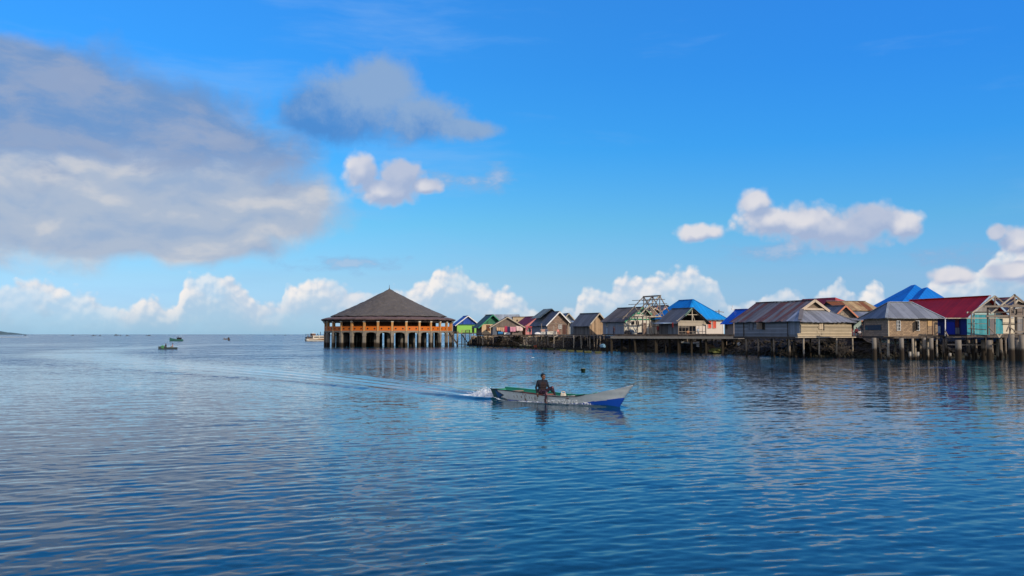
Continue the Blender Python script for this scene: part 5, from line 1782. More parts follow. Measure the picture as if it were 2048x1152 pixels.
# village boardwalk on thin poles (bank edge between the laundry house and the walkway)
def boardwalk():
    ends = [(1078, 668.7, 181), (1112, 668.7, 173), (1150, 669.3, 165), (1205, 670, 157)]
    P = [at(*e) for e in ends]
    for p in P: p.z = 2.86
    root = empty("village_boardwalk", (P[0].x, P[0].y, 0), 0, "narrow boardwalk on thin crooked poles above the dark rubble left of the walkway", "boardwalk")
    dk = MB()
    for a, b in zip(P[:-1], P[1:]):
        o_ = Vector((P[0].x, P[0].y, 0))
        for k in range(4):
            n = Vector((0.45, 0.9, 0)) * (0.42 * k)
            dk.beam(a - o_ + n + Vector((0, 0, -0.06)), b - o_ + n + Vector((0, 0, -0.06 + random.uniform(-.03, .03))), 0.36, 0.10)
    dk.build("deck", M_WOOD, root)
    beam_part(root, "rail", P[0] + Vector((0.5, -0.2, -0.35)), P[2] + Vector((0, -.2, -0.5)), 0.08, M_WOOD)
    for px, D, top, m in ((1090, 178, 2.8, M_PILE), (1098, 176, 2.8, M_PILE), (1107.5, 170, 4.6, M_PILEL), (1127, 170, 2.8, M_PILEL), (1147.5, 164, 2.8, M_PILEL), (1161.5, 163, 2.8, M_PILEL), (1175, 161, 2.8, M_PILE), (1180, 161, 2.8, M_PILEL),
                          (1188, 159, 2.8, M_PILE), (1195, 158, 2.8, M_PILE), (1201, 157, 2.8, M_PILE), (1083, 183, 5.2, M_PILE), (1066, 188, 2.9, M_PILE), (1072, 186, 2.9, M_PILE)):
        x = ux(px) * D
        tube_part(root, "pole", (x + random.uniform(-.25, .25), D, -0.8), (x, D, top), 0.085, m, 0.07)
    beam_part(root, "strut", at(1108, 674.5, 170), at(1116, 670, 170), 0.12, M_WOODL)
boardwalk()

# deck in front of the laundry house
def porch_deck():
    p = at(983, 670, 201)
    root = empty("porch_deck", (p.x, p.y, 0), R(6), "dark plank deck on the rubble wall in front of the hanging laundry", "deck")
    MB().box(0, 8.6, -0.9, 1.2, 2.62, 2.80).build("plank_deck", M_DKWOOD, root)
    for i in range(2):
        MB().tube((0.3 + i * 7.6, -0.7, 0.2), (0.3 + i * 1.6, -0.7, 2.62), 0.07).build("post", M_PILE, root)
porch_deck()

def ladder(name, label, p0, p1, wdt, n, mat):
    a, b = at(*p0), at(*p1)
    root = empty(name, (a.x, a.y, 0), 0, label, "ladder")
    d = Vector((wdt, 0, 0))
    for s_ in (0, 1):
        beam_part(root, "rail", a + d * s_, b + d * s_ * 0.9, 0.1, mat)
    for k in range(n):
        f = (k + 0.6) / n
        beam_part(root, "rung", a.lerp(b, f) + Vector((0, -0.03, 0)), a.lerp(b, f) + d * (1 - .1 * f) + Vector((0, -0.03, 0)), 0.07, mat)
ladder("wooden_ladder", "wooden ladder leaning on the rubble wall beside the beached canoe", (1048.5, 690, 188), (1047, 674, 189), 0.62, 5, M_PILEL)
# ------------------------------------------------------------------ small things
def cloth(name, label, cat, h, px0, px1, py0, py1, y, mat, group=None, sag=0.10):
    """a hanging cloth with folds, under a line, in front of house h"""
    x0, x1 = h.fx(px0, y), h.fx(px1, y)
    zt, zb = h.z(py0, (x0 + x1) / 2, y), h.z(py1, (x0 + x1) / 2, y)
    n, m = 14, 6
    c, sn = math.cos(h.yaw), math.sin(h.yaw)
    vs = []
    ph = random.uniform(0, 6)
    for j in range(m + 1):
        for i in range(n + 1):
            f, g = i / n, j / m
            lx = (x0 + x1) / 2 + (f - 0.5) * (x1 - x0) * (1 - 0.05 * g)
            ly = y + 0.05 * (0.3 + g) * math.sin(f * 11 + ph) + 0.03 * math.sin(f * 23 + ph + g * 3)
            z = zt + (zb - zt) * g - sag * (1 - abs(2 * f - 1)) * (1 - g * .3) * 0.5
            vs.append((lx * c - ly * sn, lx * sn + ly * c, z))
    fs = [(j * (n + 1) + i, j * (n + 1) + i + 1, (j + 1) * (n + 1) + i + 1, (j + 1) * (n + 1) + i) for j in range(m) for i in range(n)]
    mb = MB()
    mb.add(vs, fs)
    N = len(vs)
    o = mb.build(name, mat, None, True, (h.cx, h.D, 0))
    sol = o.modifiers.new("thickness", 'SOLIDIFY')
    sol.thickness = 0.012
    return tag(o, label, cat, group)

def fabric(name, c, v=0.15):
    return mk(name, c, rough=0.9, var=v, streak=0.0, nscale=2)
h = LAUNDRY
G = "laundry hung under the brown roofed porch"
cloth("hanging_cloth", "tan cloth hanging at the left end of the porch clothesline", "laundry", h, 993, 1001.5, 654.5, 661.5, -0.25, fabric("tan cloth", (0.55, 0.36, 0.22)), G)
cloth("hanging_cloth", "light brown cloth hanging between the tan cloth and the crimson cloth", "laundry", h, 1002, 1009, 654.5, 663.5, -0.25, fabric("light brown cloth", (0.50, 0.30, 0.20)), G)
cloth("hanging_cloth", "crimson cloth hanging in the middle of the porch clothesline", "laundry", h, 1009, 1014.5, 652, 665, -0.28, fabric("crimson cloth", (0.42, 0.04, 0.09)), G)
cloth("hanging_cloth", "dark navy cloth hanging beside the crimson cloth", "laundry", h, 1014.8, 1019.5, 652.5, 665, -0.25, fabric("navy cloth", (0.03, 0.03, 0.10)), G)
cloth("hanging_cloth", "wide pink cloth hanging between the navy cloth and the pale pink sheet", "laundry", h, 1020, 1032, 653.5, 663.5, -0.28, fabric("pink cloth", (0.58, 0.26, 0.33)), G)
cloth("hanging_cloth", "pale pink sheet hanging at the right end of the porch clothesline", "laundry", h, 1032.5, 1046, 652, 662, -0.30, fabric("pale pink sheet", (0.72, 0.52, 0.48)), G)
for a, b, col_, lab in ((995, 999, (0.30, 0.05, 0.08), "small dark red shirt on the inner line above the tan cloth"), (1004, 1008, (0.55, 0.12, 0.22), "small rose shirt on the inner line above the light brown cloth"),
                        (1024, 1030, (0.30, 0.04, 0.09), "small maroon shirt on the inner line above the wide pink cloth")):
    cloth("hanging_shirt", lab, "laundry", h, a, b, 650.5, 654.5, 0.5, fabric(lab[:20], col_), G)
def rope():
    c, sn = math.cos(h.yaw), math.sin(h.yaw)
    mb = MB()
    for y, py in ((-0.27, 653.6), (0.5, 650.5)):
        x0, x1 = h.fx(990, y), h.fx(1047, y)
        pr = None
        for i in range(13):
            f = i / 12
            lx = x0 + (x1 - x0) * f
            z = h.z(py, lx, y) - 0.10 * (1 - (2 * f - 1) ** 2) + 0.12
            q = Vector((lx * c - y * sn, lx * sn + y * c, z))
            if pr: mb.tube(pr, q, 0.018, n=6)
            pr = q
    tag(mb.build("clothesline", M_ROPE, None, False, (h.cx, h.D, 0)), "thin clothesline strung across the brown roofed porch", "clothesline")
rope()

def drum(px, py, D, r, L, mat, label, name="drum", along=True):
    p = at(px, py, D)
    root = empty(name, p, 0, label, "drum")
    mb = MB()
    if along:
        prof = [(-L / 2, r * .9), (-L / 2, r), (-L / 6, r), (-L / 6 + .03, r * 1.05), (-L / 6 + .06, r), (L / 6, r), (L / 6 + .03, r * 1.05), (L / 6 + .06, r), (L / 2, r), (L / 2, r * .9)]
    n = 16
    vs, fs = [], []
    for a, rr in prof:
        for i in range(n):
            w_ = 2 * math.pi * i / n
            vs.append((a, rr * math.cos(w_), rr * math.sin(w_)))
    for k in range(len(prof) - 1):
        for i in range(n):
            j = (i + 1) % n
            fs.append((k * n + i, k * n + j, (k + 1) * n + j, (k + 1) * n + i))
    fs.append(tuple(range(n)))
    fs.append(tuple((len(prof) - 1) * n + i for i in range(n - 1, -1, -1)))
    mb.add(vs, fs)
    mb.build("barrel", mat, root, False)
    MB().tube((-L / 2 - 0.05, 0, r * .5), (-L / 2 + 0.0, 0, r * .5), 0.05).build("bung", M_DARKIN, root)
drum(1001, 666.3, 200.5, 0.33, 1.15, mk("blue plastic", (0.03, 0.17, 0.38), rough=0.5, var=0.1), "blue plastic drum lying on the deck under the tan cloth")

def crate(px, py, D, w_, d_, h_, mat, label, cat="crate", name="crate", rot=0.1):
    """slatted or lidded box standing on a deck; (px,py) = middle of its base"""
    p = at(px, py, D)
    root = empty(name, p, rot, label, cat)
    MB().box(-w_ / 2, w_ / 2, -d_ / 2, d_ / 2, 0, h_ * .82).build("box", mat, root)
    MB().box(-w_ / 2 - .03, w_ / 2 + .03, -d_ / 2 - .03, d_ / 2 + .03, h_ * .822, h_).build("lid", mat, root)
    hb = MB()
    hb.box(-w_ * .2, w_ * .2, -d_ / 2 - .05, -d_ / 2 - .003, h_ * .45, h_ * .58)
    hb.build("handle", M_DARKIN, root)
crate(1014, 668.8, 200.6, 1.35, 0.6, 0.42, M_WHITE, "low white box on the deck below the crimson cloth", "box")
crate(1104, 668.5, 174, 2.0, 0.7, 0.55, mk("cream box paint", (0.72, 0.66, 0.55)), "long cream box lying on the boardwalk in front of the tan brick house", "box")
crate(1086, 668.5, 178, 0.9, 0.6, 0.5, mk("grey white box", (0.50, 0.50, 0.47)), "pale box on the boardwalk beside the drying clothes", "box")
# upturned white skiff on the boardwalk
def dinghy_on_deck(px, py, D, L, mat, label, rot):
    p = at(px, py, D)
    mb = MB()
    vs, fs = [], []
    n = 12
    for k in range(n + 1):
        f = k / n
        b_ = 0.42 * math.sin(math.pi * min(1, 0.12 + f * .88)) ** 0.6
        for j in range(7):
            a = math.pi * j / 6
            vs.append((-L / 2 + L * f, b_ * math.cos(a), 0.42 * b_ / .42 * math.sin(a) + 0.03))
    for k in range(n):
        for j in range(6):
            fs.append((k * 7 + j, (k + 1) * 7 + j, (k + 1) * 7 + j + 1, k * 7 + j + 1))
    mb.add(vs, fs)
    tag(mb.build("upturned_skiff", mat, None, True, p, rot), label, "skiff")
dinghy_on_deck(1076, 668.6, 180, 1.4, M_WHITE, "small white skiff upturned on the boardwalk left of the cream box", 0.2)
# red chair
def chair(px, py, D, mat, label, rot, group=None):
    p = at(px, py, D)
    root = empty("plastic_chair", p, rot, label, "chair", group)
    MB().box(-.24, .24, -.24, .24, .42, .47).build("seat", mat, root)
    MB().prism([(-.24, .2, .471), (.24, .2, .471), (.22, .32, .92), (-.22, .32, .92)], (0, .04, 0)).build("backrest", mat, root)
    for a in (-1, 1):
        for b_ in (-1, 1):
            MB().beam((a * .24, b_ * .24, 0), (a * .21, b_ * .21, .42), .05).build("leg", mat, root)
        MB().box(a * .26 - .025, a * .26 + .025, -.22, .22, .62, .66).build("armrest", mat, root)
M_REDPL = mk("red plastic", (0.40, 0.055, 0.035), rough=0.4, var=0.1, streak=0)
chair(1117, 668.6, 172.8, M_REDPL, "red plastic chair on the boardwalk beside the long cream box", 0.3)
chair(1705.5, 671, 119.0, mk("dark red plastic", (0.20, 0.02, 0.025), rough=0.4, var=0.1, streak=0), "dark red plastic chair at the salmon orange house porch", 0.4)
# drying clothes at the pink house
class _H: pass
def cloth_at(px0, px1, py0, py1, D, mat, label, group):
    hh = _H()
    hh.cx, hh.D, hh.yaw = ux(px0) * D, D, 0.0
    hh.fx = lambda px, y=0: ux(px) * D - hh.cx
    hh.z = lambda py, x, y: zat(py, D)
    return cloth("hanging_cloth", label, "laundry", hh, px0, px1, py0, py1, 0.0, mat, group)
G2 = "clothes drying in front of the pink and the tan brick houses"
cloth_at(1052, 1056, 652, 660, 199, fabric("rose cloth", (0.55, 0.14, 0.2)), "rose cloth drying at the left corner of the pink house", G2)
cloth_at(1070, 1074, 650.5, 658, 196, fabric("beige cloth", (0.5, 0.4, 0.3)), "beige cloth drying right of the people at the pink house", G2)
cloth_at(1082, 1090, 658.5, 665, 180.5, fabric("peach cloth", (0.50, 0.30, 0.23)), "peach cloth drying on the railing left of the tan brick house", G2)
cloth_at(1091, 1096, 658.5, 666.5, 180.8, fabric("slate cloth", (0.12, 0.14, 0.2)), "slate coloured cloth drying on the railing beside the peach cloth", G2)
cloth_at(1314.5, 1317.5, 652, 660, 147.5, fabric("red white cloth", (0.5, 0.09, 0.09)), "red cloth hanging by the dark post right of the timber frame", None)
cloth_at(1344, 1347, 645, 655, 141.5, fabric("dark red cloth", (0.20, 0.03, 0.03)), "dark red cloth hanging at the side of the slate roofed house", None)
def railing_line(px0, px1, py, D, label):
    a, b = at(px0, py, D), at(px1, py, D)
    root = empty("drying_rail", (a.x, a.y, 0), 0, label, "rail")
    beam_part(root, "rail", a, b, 0.06, M_WOOD)
    for f in (0.0, 1.0):
        q = a.lerp(b, f)
        beam_part(root, "post", (q.x, q.y, 2.86), q, 0.08, M_WOOD)
railing_line(1081, 1097, 658.3, 180.9, "drying rail carrying the peach and slate cloths")
railing_line(1051, 1075, 650.2, 199.3, "drying rail in front of the pink house")

# bundles on the unfinished floor
def bundle(px, py, D, s, mat, label, name="bundle", cat="bundle"):
    p = at(px, py, D)
    bm = bmesh.new()
    bmesh.ops.create_icosphere(bm, subdivisions=3, radius=1)
    for v in bm.verts:
        n = mnoise.fractal(v.co * 1.8 + Vector((px, 0, 0)), 1, 2, 3)
        v.co *= 1 + 0.35 * n
        v.co = Vector((v.co.x * s[0], v.co.y * s[1], max(v.co.z, -0.6) * s[2] + 0.6 * s[2]))
    me = bpy.data.meshes.new(name)
    bm.to_mesh(me)
    bm.free()
    me.materials.append(mat)
    return tag(link(name, me, None, p), label, cat)
bundle(1255, 668.6, 149, (0.55, 0.4, 0.42), mk("dark netting", (0.045, 0.04, 0.04), var=0.5, nscale=6), "heap of dark netting on the floor of the timber frame", "net_heap", "net heap")
bundle(1263, 668.6, 149.5, (0.45, 0.4, 0.50), mk("blue grey tarp", (0.08, 0.11, 0.15), var=0.4, nscale=5), "blue grey tarpaulin bundle beside the dark netting heap", "tarp_bundle", "tarpaulin")
bundle(1280, 668.8, 147.5, (0.42, 0.3, 0.22), mk("navy sack", (0.03, 0.035, 0.06)), "low navy sack in front of the brown door", "sack", "sack")
# white boats and things stored under the slate roofed house
def small_canoe(px, py, D, L, rot, mats, label, name="beached_canoe", group=None, bh=0.30, parts=True):
    p = at(px, py, D)
    root = empty(name, p, rot, label, "canoe", group)
    mb = MB()
    n, m = 20, 8
    vs, fs = [], []
    for k in range(n + 1):
        f = k / n
        b_ = 0.34 * max(0.03, (1 - abs(2 * f - 1) ** 2.4))
        sh = 0.28 * abs(2 * f - 1) ** 2.6
        for j in range(m + 1):
            a = math.pi * j / m
            vs.append((-L / 2 + L * f, -b_ * math.cos(a), bh + sh - (bh + 0.2 * sh) * math.sin(a)))
    for k in range(n):
        for j in range(m):
            fs.append((k * (m + 1) + j, (k + 1) * (m + 1) + j, (k + 1) * (m + 1) + j + 1, k * (m + 1) + j + 1))
    mb.add(vs, fs)
    o = mb.build("hull", mats[0], root, True)
    sd = o.modifiers.new("planking", 'SOLIDIFY')
    sd.thickness = 0.04
    for x in (-L * .18, L * .16):
        MB().box(x - .09, x + .09, -.30, .30, bh * .78, bh * .88).build("thwart", mats[1], root)
    return root
small_canoe(1055, 693.4, 186, 3.4, 0.12, (mk("mossy canoe", (0.12, 0.125, 0.09), var=0.3), M_WOOD), "grey green canoe beached at the foot of the ladder")
crate(1070.5, 694.7, 184.5, 0.62, 0.5, 0.5, mk("rusty orange", (0.34, 0.09, 0.045)), "rusty orange tub on the stones at the bow of the beached canoe", "tub", "tub")
small_canoe(1383, 688.2, 146, 3.6, 0.05, (mk("white canoe", (0.66, 0.62, 0.55)), M_ORTRIM), "white canoe stored between the pillars under the slate roofed house")
crate(1397, 693.5, 146.5, 0.55, 0.5, 0.45, mk("white foam", (0.75, 0.73, 0.68)), "white foam box on the stones under the slate roofed house", "box", "foam_box")
small_canoe(1789, 688.0, 107.5, 3.2, 0.06, (mk("pale canoe", (0.52, 0.56, 0.52)), M_WOOD), "pale canoe lying between the piles under the woven bamboo house")
bundle(1205.5, 695.5, 155, (0.5, 0.5, 0.42), mk("pale blue tarp", (0.16, 0.31, 0.42), var=0.2), "pale blue tarpaulin mound left of the walkway pillars", "tarp_mound", "tarpaulin")
bundle(1478, 691, 127, (0.22, 0.2, 0.28), mk("dull white bag", (0.42, 0.42, 0.40)), "dull white bag on the dark stones under the royal blue roof", "plastic_bag", "bag")
bundle(1437, 706, 138, (1.5, 0.9, 0.5), mk("mossy rock", (0.12, 0.13, 0.035), var=0.4), "yellow green mossy rock heap under the cream house", "mossy_rock", "rock")
bundle(1424, 704, 139, (1.0, 0.9, 0.75), mk("brown rock", (0.13, 0.09, 0.055), var=0.4), "brown rock beside the mossy heap under the cream house", "boulder", "rock")
# brushwood under the plank house
def brush(px0, px1, py0, py1, D, n, label):
    p = at((px0 + px1) / 2, py1, D)
    mb = MB()
    for _ in range(n):
        a = at(random.uniform(px0, px1), random.uniform(py0, py1), D + random.uniform(-.8, .8)) - p
        dd = Vector((random.uniform(-1, 1), random.uniform(-.5, .5), random.uniform(-.9, .6))).normalized() * random.uniform(.4, 1.3)
        mb.tube(a, a + dd, 0.025, 0.012, 5)
    tag(mb.build("driftwood_heap", mk("dry brushwood", (0.27, 0.20, 0.13)), None, False, p), label, "driftwood")
brush(1652, 1668, 677, 688, 117, 60, "tangle of dry branches under the middle of the bleached plank house")
brush(1672, 1700, 690, 706, 115, 90, "driftwood fallen down the stones between the front posts of the plank house")
brush(1560, 1590, 699, 709, 118, 60, "brown driftwood at the water under the grey siding")

# mossy blocks awash along the rubble
mossm = mk("mossy block", (0.075, 0.080, 0.032), rough=0.95, var=0.45, nscale=3, bump=0.6, streak=0, patch=((0.15, 0.13, 0.07), 0.6, 3.0))
BL = [(1018, 695, 5), (1030, 695.5, 6), (1044, 697, 8), (1056, 697.5, 7), (1066, 697.5, 6), (1078, 698, 6), (1090, 698.3, 9), (1101, 699.5, 12), (1117, 700, 9), (1126, 702, 12), (1142, 703.3, 13), (1158.5, 704.2, 12), (1175, 705.5, 15), (1196, 706.5, 13)]
for i, (px, py, wpx) in enumerate(BL):
    D = dwater(py)
    wd = wpx * D / F
    bm = bmesh.new()
    bmesh.ops.create_cube(bm, size=1.0)
    bmesh.ops.subdivide_edges(bm, edges=bm.edges, cuts=4, use_grid_fill=True)
    hgt = 0.20 + 0.008 * wpx
    for v in bm.verts:
        f = 1 - 0.16 * (0.5 - v.co.z)
        v.co = Vector((v.co.x * wd * f, v.co.y * wd * .8 * f, v.co.z * (hgt + .3) + (hgt - .3) / 2))
        v.co += Vector((1, 1, .6)) * (0.07 * mnoise.noise(v.co * 2.2 + Vector((i * 7, 0, 0))))
    me = bpy.data.meshes.new("mossy_block")
    bm.to_mesh(me)
    bm.free()
    me.materials.append(mossm)
    n_ = len(BL) - i
    lab = "mossy square stone block awash by the rubble, " + (ORD[n_ - 1] + " from the walkway pillars" if n_ > 1 else "nearest to the walkway pillars")
    tag(link("mossy_block", me, None, (ux(px) * D, D, 0), random.uniform(-.2, .2)), lab, "stone block", "mossy blocks along the foot of the rubble bank")

# floating things
def bucket(px, py, r, hgt, mat, label):
    D = dwater(py)
    root = empty("floating_bucket", (ux(px) * D, D, 0), 0.2, label, "bucket")
    n = 20
    prof = [(0, -.05), (r * .78, -.05), (r, hgt), (r * 1.08, hgt), (r * 1.08, hgt + .03), (r * .95, hgt + .03), (r * .74, 0.02), (0, 0.02)]
    vs, fs = [], []
    for rr, z in prof:
        for i in range(n):
            a = 2 * math.pi * i / n
            vs.append((rr * math.cos(a), rr * math.sin(a), z))
    for k in range(len(prof) - 1):
        for i in range(n):
            j = (i + 1) % n
            fs.append((k * n + i, k * n + j, (k + 1) * n + j, (k + 1) * n + i))
    mb = MB()
    mb.add(vs, fs)
    mb.build("tub", mat, root, True)
    hd = MB()
    for k in range(8):
        a, b_ = math.pi * k / 8, math.pi * (k + 1) / 8
        hd.tube((r * 1.05 * math.cos(a), -.1 * math.sin(a) - r * .3 * math.sin(a), hgt + 0.05 * math.sin(a)), (r * 1.05 * math.cos(b_), -.1 * math.sin(b_) - r * .3 * math.sin(b_), hgt + 0.05 * math.sin(b_)), 0.012, n=6)
    hd.build("handle", M_ROPE, root)
bucket(1166, 743.5, 0.19, 0.24, mk("dark green plastic", (0.045, 0.085, 0.050), rough=0.6, var=0.3), "dark green bucket floating on the open water above the bow")
def float_ball(px, py, r, mat, label, name, cat):
    D = dwater(py)
    bm = bmesh.new()
    bmesh.ops.create_uvsphere(bm, u_segments=20, v_segments=12, radius=r)
    for v in bm.verts:
        v.co.z *= 0.9
    me = bpy.data.meshes.new(name)
    bm.to_mesh(me)
    bm.free()
    me.materials.append(mat)
    o = link(name, me, None, (ux(px) * D, D, r * .35))
    tag(o, label, cat)
    kn = MB().tube((0, 0, r * .8), (0, 0, r * 1.15), r * .2, n=8)
    kn.build("eyelet", mat, o)
float_ball(1108.5, 707, 0.17, mk("black float", (0.012, 0.012, 0.014), rough=0.5), "black round float on the water in front of the mossy blocks", "float", "float")
float_ball(458, 681.5, 0.45, mk("dark buoy", (0.02, 0.025, 0.03)), "dark buoy beside the small distant canoe", "buoy", "buoy")
def litter():
    D = dwater(716.5)
    mb = MB()
    vs = []
    for j in range(5):
        for i in range(7):
            vs.append((i * .055 - .165, j * .05 - .1, 0.06 + 0.05 * mnoise.noise(Vector((i * .6, j * .6, 2)))))
    mb.add(vs, [(j * 7 + i, j * 7 + i + 1, (j + 1) * 7 + i + 1, (j + 1) * 7 + i) for j in range(4) for i in range(6)])
    o = mb.build("floating_litter", mk("white plastic", (0.85, 0.86, 0.86), streak=0, var=0.05), None, True, (ux(1065.5) * D, D, 0.02))
    o.modifiers.new("thickness", 'SOLIDIFY').thickness = 0.03
    tag(o, "scrap of white plastic floating between the canoe and the passing boat", "litter")
litter()
# utility pole behind
def upole():
    p = at(1438, 622, 160)
    root = empty("utility_pole", (p.x, p.y, 0), 0, "thin utility pole with a crossarm behind the bright blue hip roof", "utility pole")
    zt = zat(619.5, 160)
    MB().tube((0, 0, 1.5), (0, 0, zt), 0.12, 0.09).build("pole", M_WOOD, root)
    MB().beam((-0.7, 0, zt - 0.25), (0.9, 0, zt - 0.45), 0.12).build("crossarm", M_WOOD, root)
upole()
# ------------------------------------------------------------------ people: one continuous remeshed body each
def capsule(mb, p, q, r0, r1, n=12):
    p, q = Vector(p), Vector(q)
    d = q - p
    L = d.length
    if L < 1e-6:
        d = Vector((0, 0, 1))
    d = d.normalized()
    up = Vector((0, 0, 1)) if abs(d.z) < 0.9 else Vector((1, 0, 0))
    a = d.cross(up).normalized()
    b = a.cross(d)
    rings = []
    for k in range(5):
        w_ = math.pi / 2 * (k / 5)
        rings.append((p - d * (r0 * math.cos(w_)), r0 * math.sin(w_) if k else r0 * 0.02))
    rings.append((p, r0))
    rings.append((q, r1))
    for k in range(4, -1, -1):
        w_ = math.pi / 2 * (k / 5)
        rings.append((q + d * (r1 * math.cos(w_)), r1 * math.sin(w_) if k else r1 * 0.02))
    vs, fs = [], []
    for c, r in rings:
        for i in range(n):
            w_ = 2 * math.pi * i / n
            vs.append(c + (a * math.cos(w_) + b * math.sin(w_)) * r)
    for k in range(len(rings) - 1):
        for i in range(n):
            j = (i + 1) % n
            fs.append((k * n + i, (k + 1) * n + i, (k + 1) * n + j, k * n + j))
    fs.append(tuple(range(n)))
    m = (len(rings) - 1) * n
    fs.append(tuple(m + i for i in range(n - 1, -1, -1)))
    mb.add(vs, fs)

def ellipsoid(mb, c, r, rot=None, n=14):
    c = Vector(c)
    vs, fs = [], []
    for k in range(n // 2 + 1):
        th = math.pi * k / (n // 2)
        for i in range(n):
            ph = 2 * math.pi * i / n
            s_ = max(math.sin(th), 0.02)
            v = Vector((r[0] * s_ * math.cos(ph), r[1] * s_ * math.sin(ph), r[2] * math.cos(th)))
            if rot: v = rot @ v
            vs.append(c + v)
    for k in range(n // 2):
        for i in range(n):
            j = (i + 1) % n
            fs.append((k * n + i, (k + 1) * n + i, (k + 1) * n + j, k * n + j))
    fs.append(tuple(range(n)))
    fs.append(tuple(n // 2 * n + i for i in range(n - 1, -1, -1)))
    mb.add(vs, fs)

SKIN = mk("brown skin", (0.155, 0.075, 0.045), rough=0.55, var=0.1, streak=0)
HAIR = mk("black hair", (0.008, 0.007, 0.007), rough=0.6, var=0.2, streak=0)

def hand(mb, seg, p, d, palm, voxel, curl=0.5):
    """palm and five bent fingers; d = direction of the fingers, palm = normal of the back of the hand"""
    p, d, palm = Vector(p), Vector(d).normalized(), Vector(palm).normalized()
    s_ = d.cross(palm).normalized()
    capsule(mb, p, p + d * 0.075, 0.026, 0.030)
    seg.append((p, p + d * 0.09, 0.04, 0))
    for k, (o_, L) in enumerate(((-.031, .062), (-.011, .075), (.010, .070), (.030, .054))):
        a = p + d * 0.085 + s_ * o_
        b = a + (d - palm * 0.25 * curl).normalized() * L * .55
        c = b + (d - palm * 1.1 * curl).normalized() * L * .5
        capsule(mb, a - d * .02, b, 0.0095, 0.0085, 8)
        capsule(mb, b, c, 0.0085, 0.007, 8)
        seg.append((a, c, 0.012, 0))
    a = p + d * 0.02 - s_ * 0.028
    b = a + (d * .6 - s_ * .8 - palm * .2).normalized() * 0.045
    c = b + (d * .9 - s_ * .2 - palm * .3).normalized() * 0.035
    capsule(mb, a, b, 0.012, 0.010, 8)
    capsule(mb, b, c, 0.010, 0.008, 8)
    seg.append((a, c, 0.013, 0))

